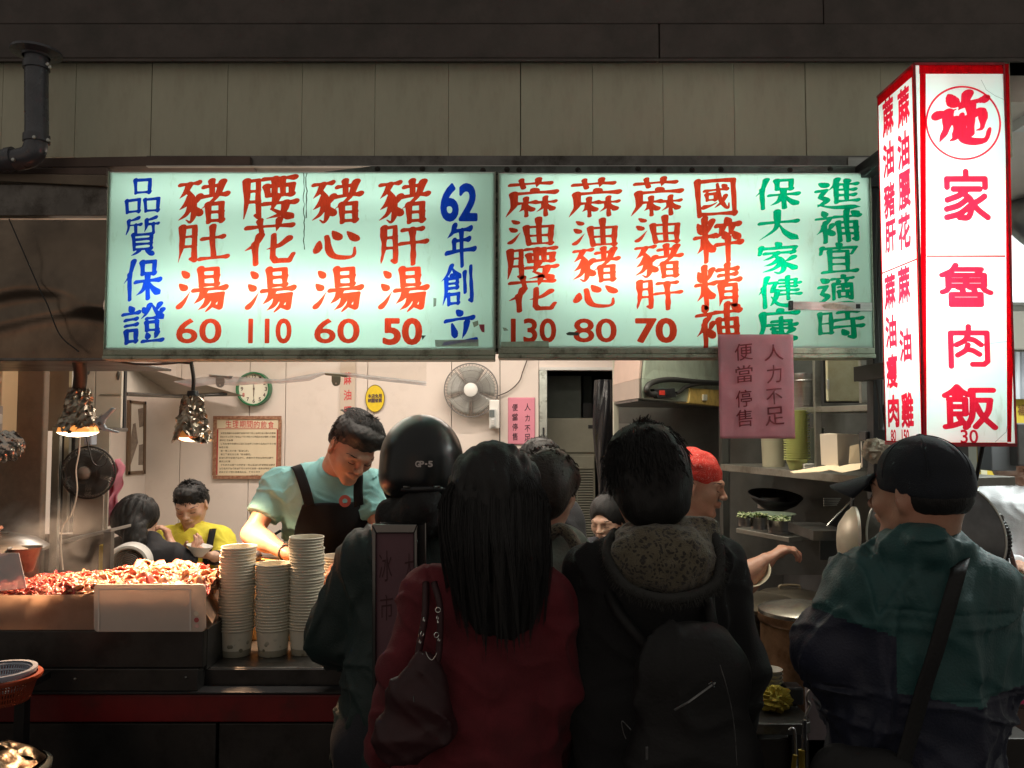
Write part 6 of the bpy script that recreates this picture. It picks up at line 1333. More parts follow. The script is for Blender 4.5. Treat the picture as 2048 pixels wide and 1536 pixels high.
# steam over the pot at the left
def steam(name, c, sz, dens, seed, lab):
    mb = MB(); mb.box(Vector(c) - Vector(sz), Vector(c) + Vector(sz)); m = bpy.data.materials.new('steam'); m.use_nodes = True; N = m.node_tree.nodes; L = m.node_tree.links
    N.remove(N['Principled BSDF']); v = N.new('ShaderNodeVolumePrincipled'); v.inputs['Color'].default_value = (.95,.93,.90,1)
    tc = N.new('ShaderNodeTexCoord'); no = N.new('ShaderNodeTexNoise'); no.inputs['Scale'].default_value = 9; no.inputs['Detail'].default_value = 4; no.inputs['Distortion'].default_value = .8; L.new(tc.outputs['Object'], no.inputs[0])
    ln = N.new('ShaderNodeVectorMath'); ln.operation = 'LENGTH'; sc = N.new('ShaderNodeMapping'); sc.vector_type = 'POINT'; sc.inputs['Location'].default_value = (0, 0, -1); sc.inputs['Scale'].default_value = (1/sz[0], 1/sz[1], 1/sz[2]); L.new(tc.outputs['Object'], sc.inputs[0]); L.new(sc.outputs[0], ln.inputs[0])
    r = N.new('ShaderNodeMapRange'); r.inputs[1].default_value = 1; r.inputs[2].default_value = .1; L.new(ln.outputs['Value'], r.inputs[0])
    r2 = N.new('ShaderNodeMapRange'); r2.inputs[1].default_value = .42; r2.inputs[2].default_value = .68; r2.inputs[4].default_value = dens; L.new(no.outputs[0], r2.inputs[0])
    mu = N.new('ShaderNodeMath'); mu.operation = 'MULTIPLY'; L.new(r.outputs[0], mu.inputs[0]); L.new(r2.outputs[0], mu.inputs[1]); L.new(mu.outputs[0], v.inputs['Density']); L.new(v.outputs[0], N['Material Output'].inputs['Volume'])
    o = obj(name, mb, m); return tag(o, lab, 'steam', kind='stuff')
steam('steam', P(100, 1085, 3.0), (.28, .12, .18), 9, 1, 'soft white steam rising over the pot at the left')

# ================================================================ people: smooth signed distance bodies meshed with surface nets
A_ = lambda v: np.array(tuple(v), dtype=np.float32)
class Sdf:
    def __init__(s): s.ops = []; s.disp = []; s.cr = []; s.sm = []
    def seam(s, pt, n, rad=9, lo=-9, hi=9, dep=.004, w=.005): s.sm.append((A_(pt), A_(Vector(n).normalized()), rad, lo, hi, dep, w)); return s
    def crease(s, amp, fr, seed=0, aniso=(1,1,1), rng=None): s.cr.append((amp, fr, seed, np.array(aniso, dtype=np.float32), rng)); return s
    def cap(s, a, b, ra, rb=None, k=.02, flat=None, f=1.0, op='u'):
        a, b = A_(a), A_(b); rb = ra if rb is None else rb; r = max(ra, rb)
        n = None if flat is None else A_(Vector(flat).normalized())
        def fn(p):
            ab = b - a; l = float(ab @ ab) + 1e-9; w_ = p - a; h = np.clip((w_ @ ab) / l, 0, 1)[..., None]; w_ = w_ - h * ab
            if n is not None: w_ = w_ + ((w_ @ n) * (f - 1))[..., None] * n
            d = np.sqrt((w_ * w_).sum(-1)) - (ra + (rb - ra) * h[..., 0])
            return d / (f ** .5 if n is not None else 1)
        s.ops.append((op, k, np.minimum(a, b) - r, np.maximum(a, b) + r, fn)); return s
    def chain(s, pts, rs, **k):
        for i in range(len(pts) - 1): s.cap(pts[i], pts[i+1], rs[i], rs[i+1], **k)
        return s
    def ell(s, c, r, R=None, k=.02, op='u'):
        c = A_(c); r = np.array(r, dtype=np.float32); Rm = np.array(R if R is not None else Matrix.Identity(3), dtype=np.float32); m = r.max()
        def fn(p):
            q = (p - c) @ Rm; k0 = np.sqrt(((q / r) ** 2).sum(-1)); k1 = np.sqrt(((q / (r * r)) ** 2).sum(-1)) + 1e-6
            return k0 * (k0 - 1) / k1
        s.ops.append((op, k, c - m, c + m, fn)); return s
    def plane(s, pt, n, rad, k=.004):
        "cut away what lies beyond the plane, within rad of pt"
        pt, n = A_(pt), A_(Vector(n).normalized())
        s.ops.append(('c', k, pt - rad, pt + rad, lambda p: (p - pt) @ n)); return s
    def noise(s, amp, fr, seed=0, fold=False, n=8, aniso=(1,1,1), rng=None):
        s.disp.append((amp, fr, seed, fold, n, np.array(aniso, dtype=np.float32), rng)); return s
    def build(s, name, h, mats, parent=None, mi=None, label=None, one=False):
        U = [o for o in s.ops if o[0] == 'u']; lo = np.min([o[2] for o in U], 0) - .03; hi = np.max([o[3] for o in U], 0) + .03
        n = np.ceil((hi - lo) / h).astype(int) + 1
        f = np.full(n, .5, dtype=np.float32); ax = [lo[i] + h * np.arange(n[i], dtype=np.float32) for i in range(3)]
        for op, k, a, b, fn in s.ops:
            mg = k + 3 * h + .012
            i0 = np.clip(np.floor((a - mg - lo) / h).astype(int), 0, n); i1 = np.clip(np.ceil((b + mg - lo) / h).astype(int) + 1, 0, n)
            if (i1 <= i0).any(): continue
            p = np.stack(np.meshgrid(*[ax[i][i0[i]:i1[i]] for i in range(3)], indexing='ij'), -1)
            d = fn(p); sl = tuple(slice(i0[i], i1[i]) for i in range(3)); g = f[sl]
            if op == 'u':
                hh = np.clip(.5 + .5 * (g - d) / k, 0, 1); f[sl] = g * (1 - hh) + d * hh - k * hh * (1 - hh)
            else:
                e = -d if op == 's' else d
                hh = np.clip(.5 - .5 * (g - e) / k, 0, 1); f[sl] = g * (1 - hh) + e * hh + k * hh * (1 - hh)
        m = np.abs(f) < .045
        if s.disp or s.cr or s.sm:
            I = np.argwhere(m); p = lo + I * h; p = p.astype(np.float32); tot = np.zeros(len(p), dtype=np.float32)
            for amp, fr, seed, fold, nn, an, rng in s.disp:
                r = np.random.RandomState(seed); v = 0
                for q in range(nn):
                    d = r.normal(size=3).astype(np.float32); d /= np.linalg.norm(d); d = d * an; ph = r.uniform(0, 6.28); w_ = np.sin((p @ d) * fr * r.uniform(.6, 1.6) + ph + 1.3 * np.sin(p[:, 2] * fr * .23 + ph))
                    v = v + (1 - 2 * np.abs(w_) ** .7 if fold else w_)
                v = amp * v / nn ** .5
                if rng is not None: v = v * rng(p)
                tot += v
            for pt, nn_, rad, zl, zh, dep, w_s in s.sm:      # stitched seam: a narrow groove where a plane meets the cloth
                dd = np.abs((p - pt) @ nn_ + .004 * np.sin(p[:, 2] * 30)); ok = (np.linalg.norm(p - pt, axis=1) < rad) & (p[:, 2] > zl) & (p[:, 2] < zh); tot += np.where(ok, dep * np.clip(1 - dd / w_s, 0, 1) - .4 * dep * np.clip(1 - np.abs(dd - 2 * w_s) / w_s, 0, 1), 0).astype(np.float32)
            for amp, fr, seed, an, rng in s.cr:      # thin raised creases in warped, anisotropic sheets
                r = np.random.RandomState(seed); wp = np.stack([np.sin(p @ r.normal(size=3).astype(np.float32) * 9 + r.uniform(0, 6)) + .5*np.sin(p @ r.normal(size=3).astype(np.float32) * 19 + r.uniform(0, 6)) for _ in range(3)], -1) * .045
                q = (p + wp) * an; v = 0
                for _ in range(3):
                    d = r.normal(size=3).astype(np.float32); d /= np.linalg.norm(d); w_ = np.abs(np.sin((q @ d) * fr * r.uniform(.7, 1.3) + r.uniform(0, 6.28))); msk = .5 + .5 * np.sin(q @ r.normal(size=3).astype(np.float32) * fr * .35 + r.uniform(0, 6))
                    v = v - np.clip(1 - w_ * 1.7, 0, 1) ** 1.6 * msk
                v = v * amp
                if rng is not None: v = v * rng(p)
                tot += v
            f[m] += tot
        # surface nets
        S = f < 0
        cnt = S[:-1,:-1,:-1].astype(np.int8)
        C = [(0,0,0),(1,0,0),(0,1,0),(1,1,0),(0,0,1),(1,0,1),(0,1,1),(1,1,1)]
        tot = sum(S[c[0]:n[0]-1+c[0], c[1]:n[1]-1+c[1], c[2]:n[2]-1+c[2]].astype(np.int8) for c in C)
        act = np.argwhere((tot > 0) & (tot < 8)); ids = np.full(tot.shape, -1, dtype=np.int32); ids[tuple(act.T)] = np.arange(len(act))
        acc = np.zeros((len(act), 3)); num = np.zeros(len(act))
        for a in range(8):
            for bit in (1, 2, 4):
                if a & bit: continue
                b = a | bit; ca, cb = np.array(C[a]), np.array(C[b]); fa = f[tuple((act + ca).T)]; fb = f[tuple((act + cb).T)]; x = (fa < 0) != (fb < 0)
                t = np.where(x, fa / np.where(x, fa - fb, 1), 0)[:, None]; acc += np.where(x[:, None], act + ca + t * (cb - ca), 0); num += x
        V = lo + (acc / num[:, None]) * h
        Q = []
        for axis in range(3):
            o1, o2 = (axis + 1) % 3, (axis + 2) % 3
            sa = [slice(1, -1)] * 3; sb = [slice(1, -1)] * 3; sa[axis] = slice(0, -1); sb[axis] = slice(1, None)
            A, B = S[tuple(sa)], S[tuple(sb)]; E = np.argwhere(A != B); 
            if not len(E): continue
            av = A[tuple(E.T)]; base = E.copy(); base[:, o1] += 1; base[:, o2] += 1
            def cid(d1, d2):
                q = base.copy(); q[:, o1] -= d1; q[:, o2] -= d2; return ids[tuple(q.T)]
            q = np.stack([cid(1,1), cid(0,1), cid(0,0), cid(1,0)], -1); q[~av] = q[~av][:, ::-1]; Q.append(q)
        Q = np.concatenate(Q); Q = Q[(Q >= 0).all(1)]
        if one:
            lab = np.arange(len(V))
            while True:
                mn = lab[Q].min(1); new = lab.copy(); [np.minimum.at(new, Q[:, c], mn) for c in range(4)]; new = new[new]
                if (new == lab).all(): break
                lab = new
            big = np.bincount(lab[Q[:, 0]]).argmax(); Q = Q[lab[Q[:, 0]] == big]; used = np.unique(Q); mp_ = np.full(len(V), -1); mp_[used] = np.arange(len(used)); V = V[used]; Q = mp_[Q]
        org = Vector(((V[:,0].min()+V[:,0].max())/2, (V[:,1].min()+V[:,1].max())/2, V[:,2].min())); Vl = (V - np.array(org)).astype(np.float32)
        me = bpy.data.meshes.new(name); me.vertices.add(len(V)); me.vertices.foreach_set('co', Vl.ravel()); me.loops.add(len(Q)*4); me.loops.foreach_set('vertex_index', Q.ravel().astype(np.int32))
        me.polygons.add(len(Q)); me.polygons.foreach_set('loop_start', np.arange(0, len(Q)*4, 4)); me.update(calc_edges=True); me.validate()
        for m_ in (mats if isinstance(mats, (list, tuple)) else [mats]): me.materials.append(m_)
        if mi is not None and len(me.polygons) == len(Q): me.polygons.foreach_set('material_index', mi(V[Q].mean(1)).astype(np.int32))
        me.polygons.foreach_set('use_smooth', [True] * len(me.polygons)); me.update()
        o = bpy.data.objects.new(name, me); COL.objects.link(o)
        if parent is not None: o.parent = parent; o.location = org - base_of(parent)
        else: o.location = org
        if label: o['label'] = label
        return o
def strands(name, paths, r, m, parent):
    V = []; Fc = []
    for pth in paths:
        p = np.array([tuple(q) for q in pth]); L = len(p); t = np.gradient(p, axis=0); t /= np.linalg.norm(t, axis=1)[:, None] + 1e-9
        u = np.cross(t, [0.3, 1, .2]); u /= np.linalg.norm(u, axis=1)[:, None] + 1e-9; w_ = np.cross(t, u)
        rr_ = r * np.linspace(1, .25, L)[:, None]; b = len(V)
        rg_ = [p + rr_ * (u * math.cos(a) + w_ * math.sin(a)) for a in (0, 2.09, 4.19)]
        for i in range(L): V += [tuple(rg_[k][i]) for k in range(3)]
        for i in range(L - 1):
            for k in range(3): Fc.append((b+3*i+k, b+3*i+(k+1)%3, b+3*i+3+(k+1)%3, b+3*i+3+k))
    mb = MB(); mb.v = V; mb.f = Fc; mb.m = [0]*len(Fc)
    return tag(obj(name, mb, m, parent, smooth=True), kind='stuff')
SKIN = mat('skin_tan', (.55,.31,.21), .45, 0, .15, 30, .15, 240); SKIN2 = mat('skin_light', (.60,.38,.27), .45, 0, .12, 30, .15, 240)
for _m in (SKIN, SKIN2):
    _m.node_tree.nodes['Principled BSDF'].inputs['Subsurface Weight'].default_value = .08; _m.node_tree.nodes['Principled BSDF'].inputs['Subsurface Radius'].default_value = (.01, .004, .002)
HAIRM = mat('black_hair', (.008,.0075,.0075), .58, 0, .4, 90, .5, 160, stretch=(3,3,.4)); HAIRB = mat('brown_hair', (.022,.012,.007), .5, 0, .5, 90, .5, 160); HAIRG = mat('greying_hair', (.026,.023,.021), .5, 0, .5, 60, .5, 160)
for _m in (SKIN, SKIN2):
    _N = _m.node_tree.nodes; _L = _m.node_tree.links; _b = _N['Principled BSDF']; _t = _N.new('ShaderNodeTexCoord'); _n1 = _N.new('ShaderNodeTexNoise'); _n1.inputs['Scale'].default_value = 11; _n1.inputs['Detail'].default_value = 3; _L.new(_t.outputs['Object'], _n1.inputs[0])
    _x = _N.new('ShaderNodeMix'); _x.data_type = 'RGBA'; _x.inputs[7].default_value = (.50,.20,.13,1); _r = _N.new('ShaderNodeMapRange'); _r.inputs[1].default_value = .4; _r.inputs[2].default_value = .75; _r.inputs[4].default_value = .7; _L.new(_n1.outputs[0], _r.inputs[0]); _L.new(_r.outputs[0], _x.inputs[0]); _L.new(_b.inputs['Base Color'].links[0].from_socket, _x.inputs[6]); _L.new(_x.outputs[2], _b.inputs['Base Color'])
LIP = mat('lip_rose', (.34,.11,.09), .4); LASH = mat('lash_dark', (.02,.012,.01), .6)
def Rh(yaw, pitch, roll): return (Euler((0, 0, math.radians(yaw))).to_matrix() @ Euler((math.radians(pitch), 0, 0)).to_matrix() @ Euler((0, math.radians(roll), 0)).to_matrix())
def head(S, c, R, sc=1.0, face=True):
    "head with face looking along local -Y; local z up"
    L = lambda x, y, z: c + R @ (Vector((x, y, z)) * sc); q = sc
    S.ell(L(0,.018,.030), (.075*q,.094*q,.086*q), R, k=.02).ell(L(0,-.028,-.022), (.063*q,.060*q,.080*q), R, k=.035)
    for s_ in (-1, 1):
        S.cap(L(s_*.050,.0,-.050), L(s_*.014,-.064,-.088), .018*q, .016*q, k=.03)
        S.ell(L(s_*.041,-.058,-.024), (.022*q,.022*q,.024*q), R, k=.02)
    S.cap(L(-.007,-.074,-.094), L(.007,-.074,-.094), .014*q, k=.02)
    if face:
        S.chain([L(-.044,-.070,.014), L(-.018,-.085,.019), L(.018,-.085,.019), L(.044,-.070,.014)], [.010*q]*4, k=.014)
        for s_ in (-1, 1):
            S.ell(L(s_*.031,-.093,.001), (.017*q,.010*q,.010*q), R, k=.012, op='s'); S.ell(L(s_*.031,-.073,.000), (.0145*q,.0135*q,.0115*q), R, k=.004)
        S.cap(L(0,-.086,.010), L(0,-.106,-.022), .0075*q, .0105*q, k=.012).ell(L(0,-.108,-.026), (.0125*q,.011*q,.010*q), R, k=.006)
        for s_ in (-1, 1): S.ell(L(s_*.0125,-.099,-.029), (.008*q,.010*q,.0075*q), R, k=.005)
        S.chain([L(-.023,-.083,-.0545), L(-.008,-.0945,-.0510), L(.008,-.0945,-.0510), L(.023,-.083,-.0545)], [.004*q,.0062*q,.0062*q,.004*q], k=.006)
        S.chain([L(-.020,-.084,-.0575), L(0,-.0915,-.0625), L(.020,-.084,-.0575)], [.004*q,.0075*q,.004*q], k=.006)
        S.chain([L(-.022,-.0915,-.0565), L(0,-.102,-.0562), L(.022,-.0915,-.0565)], [.0013*q,.0018*q,.0013*q], k=.003, op='s')
        S.cap(L(-.012,-.093,-.078), L(.012,-.093,-.078), .006*q, k=.012, op='s')
    for s_ in (-1, 1):
        Re = R @ Euler((math.radians(-12), 0, math.radians(s_ * 22))).to_matrix()
        S.ell(L(s_*.077,.012,-.004), (.0085*q,.020*q,.032*q), Re, k=.008).ell(L(s_*.086,.006,-.000), (.006*q,.011*q,.019*q), Re, k=.004, op='s').ell(L(s_*.0765,.006,-.030), (.008*q,.010*q,.011*q), Re, k=.006)
    return L
def face_bits(L, par, sc=1.0, hair=HAIRM, eyes='down'):
    for s_ in (-1, 1):
        st_ = []; rg_ = random.Random(4)
        for k in range(60):
            t = rg_.random(); x = s_ * (.014 + .036 * t); z = .0185 + .006 * math.sin(t * 2.4) - .004 * t * t + rg_.uniform(-.0022, .0022); y = -.097 + .012 * t + .016 * t ** 3
            st_.append([L(x, y, z), L(x + s_ * .005, y + .001 + .0035*t, z + .0015), L(x + s_ * .009, y + .003 + .006*t, z - .0005)])
        strands('eyebrow', st_, .0009 * sc, hair, par)
        pts = [L(s_ * (.031 + .0155 * math.cos(a)), -.0865 + .0065 * abs(math.cos(a)) ** 1.5 - .0012, -.0035 - .0040 * math.sin(a) ** .9 if math.sin(a) > 0 else -.0035) for a in [math.pi * i / 10 for i in range(11)]]
        obj('eyelid_line', MB().tube(pts, [.0006] + [.0012 * sc] * 9 + [.0006], 6), LASH, par, smooth=True)
    pts = [L(-.022,-.0862,-.0564), L(-.010,-.0945,-.0562), L(0,-.0965,-.0566), L(.010,-.0945,-.0562), L(.022,-.0862,-.0564)]
    obj('mouth_line', MB().tube(bez(pts, 12), .0011 * sc, 6), mat('mouth_dark', (.14,.03,.025), .6), par, smooth=True)
def hand(S, w_, d, n, side=1, curl=30, sc=1.0, spread=0, k=.006):
    d = Vector(d).normalized(); n = Vector(n); n = (n - d * n.dot(d)).normalized(); s_ = d.cross(n) * side
    S.cap(w_ - d*.01, w_ + d*.055*sc, .024*sc, .030*sc, k=.015, flat=n, f=1.7)
    S.cap(w_ + d*.078*sc - s_*.026*sc, w_ + d*.070*sc + s_*.030*sc, .0115*sc, .0105*sc, k=.012)
    for i, l in enumerate((.072, .080, .074, .058)):
        o = (i - 1.5) * .0195 * sc; b = w_ + d * (.082 - .004 * abs(i - 1)) * sc + s_ * o; a = 0; p = b; dd = (d + s_ * spread * (i - 1.5)).normalized(); r = .0092 if i < 3 else .0078
        for j, fr in enumerate((.45, .32, .23)):
            a += math.radians(curl * (1 + .12 * i)); v = dd * math.cos(a) + n * math.sin(a); q = p + v * l * fr * sc
            S.cap(p, q, (r - .0008*j)*sc, (r - .0008*(j+1))*sc, k=k if j else .01); p = q
    tb = w_ + d*.028*sc - s_*.024*sc; t1 = tb + (d*.55 - s_*.62 + n*.45).normalized() * .040 * sc; t2 = t1 + (d*.85 - s_*.15 + n*.45).normalized() * .032 * sc
    S.cap(tb, t1, .0135*sc, .0105*sc, k=.012).cap(t1, t2, .0105*sc, .0085*sc, k=.005)
def short_strands(L, par, m, n=420, lo=.0, up=1.45, rx=.090, ry=.106, rz=.093, a0=0, a1=math.pi, ln=6, seed=3, w=.0010):
    r_ = random.Random(seed); pth = []
    for k in range(n):
        a = r_.uniform(a0, a1); e0 = r_.uniform(lo, up); g = r_.uniform(1.0, 1.045)
        pth.append([L((rx*math.cos(e0 - i*.15)*math.cos(a + .03*i))*g, .02 + ry*math.cos(e0 - i*.15)*math.sin(a + .03*i)*g, .038 + rz*math.sin(e0 - i*.15)*g) for i in range(ln)])
    strands('hair_strands', pth, w, m, par)
def tufts(L, par, m, n, rx, ry, rz, ln=.022, seed=1, w=.0011, lo=.2, up=1.55, a0=0, a1=6.28, lean=(0, 0, 0), cz=.036):
    "short locks standing off the scalp, leaning one way, so that the outline is uneven"
    r_ = random.Random(seed); pth = []
    for k in range(n):
        a = r_.uniform(a0, a1); e = r_.uniform(lo, up); g = r_.uniform(.96, 1.0); nx = Vector((math.cos(e)*math.cos(a), math.cos(e)*math.sin(a), math.sin(e))); b = Vector((rx*nx.x*g, .02 + ry*nx.y*g, cz + rz*nx.z*g))
        tg = Vector((nx.y * -.3, nx.x * .3, -.9 * math.cos(e))) + Vector(lean); l_ = ln * r_.uniform(.6, 1.4); sp = r_.gauss(0, .35)
        for j in range(7):
            o = Vector((r_.gauss(0, .0022), r_.gauss(0, .0022), r_.gauss(0, .0022))); d1 = (nx * .6 + tg * .55 + Vector((sp, sp * .3, 0))).normalized(); d2 = (nx * .15 + tg).normalized()
            q0 = b + o; q1 = b + o * .8 + d1 * l_ * .5; q2 = q1 + (d1 * .4 + d2 * .7) * l_ * .5 - o * .6; pth.append([L(*q0), L(*q1), L(*q2)])
    strands('hair_tufts', pth, w, m, par)
def body_core(S, nb, sl, sr, pel, fw, w=.8, k=.04):
    "torso inside the clothes"
    m = (sl + sr) / 2
    S.cap(sl, sr, .045, k=.04, flat=fw, f=1.1).cap(m + Vector((0,0,-.10)), pel + Vector((0,0,.12)), .115*w, .11*w, k=.06, flat=fw, f=1.35).cap(pel + Vector((0,0,.12)), pel, .11*w, .12*w, k=.05, flat=fw, f=1.3)
def legs(S, pel, side, r1=.085, r2=.05, gap=.09, foot=True):
    for s_ in (-1, 1):
        hp = pel + side * gap * s_; kn = Vector((hp.x, hp.y, .50)); an = Vector((hp.x, hp.y, .09)); S.cap(hp, kn, r1, r1*.72, k=.04).cap(kn, an, r1*.7, r2, k=.03)
def shoes(pel, side, fw, par, gap=.09):
    for s_ in (-1, 1):
        S = Sdf(); a = pel + side * gap * s_; a = Vector((a.x, a.y, .045)); S.cap(a - fw*.03, a + fw*.15, .045, .038, k=.02, flat=(0,0,1), f=1.1).cap(a, a + Vector((0,0,.06)), .045, .045, k=.02); S.build('shoe', .008, BLACKP, par)
def trousers(pel, side, par, m, r1=.095, gap=.09):
    S = Sdf(); S.cap(pel + Vector((0,0,.06)), pel, .15, .15, k=.04, flat=side.cross(Vector((0,0,1))), f=1.25); legs(S, pel, side, r1, .065, gap); S.noise(.004, 22, 3, True, aniso=(1,1,.5)); S.build('trousers', .012, m, par)
JEAN = mat('dark_trousers', (.02,.022,.03), .8, 0, .3, 20, .3, 200)
def cloth(name, col, var=.2, vs=14, bs=260, bump=.35, rough=.85, sheen=.04, **k): return mat(name, col, rough, 0, var, vs, bump, bs, sheen=sheen, **k)
BACK = Vector((0, 1, 0)); RGT = Vector((1, 0, 0)); UP = Vector((0, 0, 1))
# ---------------------------------------------------------------- woman in the red coat
D = 1.90
hc = P(990, 1003, D); nb = P(992, 1120, D); sl, sr = P(862, 1186, D), P(1092, 1200, D); el, er = P(812, 1345, D - .02), P(1112, 1380, D); hl, hr = P(772, 1500, D + .12), P(1098, 1520, D + .15); pel = P(955, 1600, D)
R = Rh(180, 8, 0)
S = Sdf(); L = head(S, hc, R, .97); S.cap(L(0,.03,-.06), nb, .05, .055, k=.03); body_core(S, nb, sl, sr, pel, BACK); S.chain([sl, el, hl], [.045,.038,.028], k=.03).chain([sr, er, hr], [.045,.038,.028], k=.03)
hand(S, hl, (.1,.5,-.5), (1,0,0), 1, 35); hand(S, hr, (-.1,.5,-.5), (-1,0,0), -1, 35); legs(S, pel, RGT, .07, .045)
p = S.build('person', .008, SKIN2); tag(p, 'woman seen from behind in a dark red coat with long straight black hair', 'person')
face_bits(L, p)
RC = cloth('red_wool', (.145,.010,.018), .35, 9, 300)
S = Sdf(); m = (sl + sr) / 2
S.cap(sl, sr, .055, k=.05, flat=BACK, f=1.05).cap(nb + UP*-.02, m + UP*-.03, .065, .11, k=.06, flat=BACK, f=1.2)
S.cap(m + Vector((0,0,-.09)), P(950, 1400, D), .158, .165, k=.05, flat=BACK, f=1.5).cap(P(950, 1400, D), P(950, 1780, D), .165, .215, k=.05, flat=BACK, f=1.5)
S.chain([sl, el, hl], [.058,.054,.044], k=.03).chain([sr, er, hr], [.058,.054,.046], k=.03)
S.plane(hl, hl - el, .075).plane(hr, hr - er, .075)
S.noise(.0035, 26, 5, True, aniso=(1,1,.45)).noise(.002, 60, 8).crease(.013, 16, 4, (1,1,.3)).crease(.008, 34, 9, (.5,1,1))
S.seam(sl + RGT*.02, (1,0,.35), .13).seam(sr - RGT*.02, (-1,0,.35), .13).seam(m, (1,0,0), 9, -9, P(0,1275,D).z); S.build('coat', .0055, RC, p)
trousers(pel, RGT, p, JEAN); shoes(pel, RGT, BACK, p)
H = Sdf(); 
H.ell(L(0,.020,.036), (.092,.110,.096), R, k=.02); back = Vector((0, -.07, 0))
H.cap(P(990, 985, D - .05), P(994, 1080, D - .07), .106, .104, k=.04, flat=BACK, f=1.25).cap(P(994, 1080, D - .07), P(1002, 1190, D - .10), .100, .084, k=.04, flat=BACK, f=1.9).cap(P(1002, 1185, D - .095), P(1004, 1215, D - .10), .070, .044, k=.03, flat=BACK, f=2.3)
H.ell(L(0,-.09,-.03), (.055,.05,.09), R, k=.02, op='s')
H.noise(.0035, 110, 2, True, aniso=(1,.6,.10)).noise(.004, 30, 4, aniso=(1,.6,.3))
H.build('hair', .005, HAIRM, p)
rr = random.Random(2); pth = []
for lk in range(95):
    la = math.pi * (lk + rr.uniform(-.3, 1.3)) / 95; ltx = math.cos(la); out = rr.choice((1, 1, 1, 1.0, 1.05, 1.12)); tip0 = 1292 - 150 * rr.random() ** 1.6 - 50 * abs(ltx) ** 2; drift = rr.gauss(0, 10); ph = rr.uniform(0, 6)
    for k in range(20):
        a = la + rr.gauss(0, .045); tx = math.cos(a); rad = rr.uniform(.95, 1.03) * out; tip = tip0 + rr.gauss(0, 14)
        sn = max(.10, math.sin(max(0, min(math.pi, a)))); P0 = [P(990 + 40 * tx, 905 + rr.uniform(-2, 6), D - .02 - .03 * sn)]
        y0 = 912 + 60 * (1 - sn) + rr.uniform(-2, 12)
        for i in range(11):
            t = i / 10; y = (y0 + 30) * (1 - t) + tip * t; wd = np.interp(y, [925, 1000, 1060, 1130, 1200, 1280], [78, 101, 103, 99, 88, 72]); cx_ = np.interp(y, [930, 1050, 1200, 1280], [990, 992, 1000, 1005])
            mixx = t ** 2 * .75; txx = tx * (1 - mixx) + ltx * mixx
            P0.append(P(cx_ + txx * rad * wd + drift * t * t + 4 * math.sin(t * 4 + ph), y, D - .03 - np.interp(y, [930, 1100, 1280], [.08, .14, .155]) * sn ** .6 - .004 * (lk % 3)))
        pth.append(bez(P0, 20))
strands('hair_strands', pth, .0011, HAIRM, p)
fly = [bez([P(985 + 9*k, 908 - 1*k % 3, D - .02), P(990 + 14*k, 903 - rr.uniform(0, 4), D - .03), P(1004 + 17*k, 904 + 3*k, D - .03)], 8) for k in range(6)] + [bez([P(1000, 906, D), P(1025, 904, D - .02), P(1045, 898, D - .02)], 8), bez([P(960, 908, D), P(975, 901, D - .02), P(990, 903, D - .02)], 8)]
strands('stray_hair', fly, .0006, HAIRM, p)
# shoulder bag with chain
bag = thing('shoulder_bag', P(845, 1470, 1.74), 'dark red slouchy shoulder bag with chain rings on the woman in the red coat', 'bag')
BGM = mat('dark_red_leather', (.036,.006,.009), .6, 0, .35, 12, .4, 30)
S = Sdf(); S.cap(P(858, 1335, 1.76), P(845, 1400, 1.75), .026, .050, k=.04, flat=BACK, f=1.8).cap(P(838, 1400, 1.75), P(812, 1462, 1.75), .052, .058, k=.04, flat=BACK, f=1.9).cap(P(800, 1478, 1.75), P(872, 1455, 1.76), .036, .036, k=.04, flat=BACK, f=1.3).crease(.012, 26, 14, (1,1,.3)).crease(.006, 60, 15, (1,1,.5))
S.build('bag_body', .006, BGM, bag)
obj('strap', MB().tube(bez([P(868, 1165, 1.80), P(880, 1215, 1.77), P(878, 1300, 1.76), P(868, 1350, 1.755)], 20), .008, 8), BGM, bag, smooth=True)
obj('strap', MB().tube(bez([P(852, 1165, 1.83), P(850, 1230, 1.785), P(838, 1300, 1.77), P(832, 1350, 1.76)], 20), .008, 8), BGM, bag, smooth=True)
BR = mat('bright_nickel', (.85,.84,.80), .15, 1)
for x, y, r_, tlt in ((876, 1220, 5, 0), (875, 1236, 4.5, 1.3), (876, 1244, 4, 1.45), (873, 1270, 5, .5), (878, 1280, 4, 1.2), (848, 1240, 4.5, 1.35), (844, 1268, 4.5, .9), (840, 1284, 4, 1.3)):
    c = P(x, y, 1.742); r_ = M(r_, 1.74); obj('chain_ring', MB().tube([c + Vector((r_*math.cos(a)*math.cos(tlt), r_*math.cos(a)*math.sin(tlt), r_*math.sin(a))) for a in [2*math.pi*k/16 for k in range(16)]], .0011, 6, closed=True), BR, bag, smooth=True)
obj('chain_loop', MB().tube(bez([P(851, 1302, 1.70), P(856, 1314, 1.70), P(864, 1320, 1.70), P(871, 1312, 1.70), P(874, 1305, 1.70)], 16), .0009, 6), BR, bag, smooth=True)
obj('zip_pull', MB().tube([P(827, 1392, 1.67), P(828, 1404, 1.67)], .0014, 6), BR, bag)
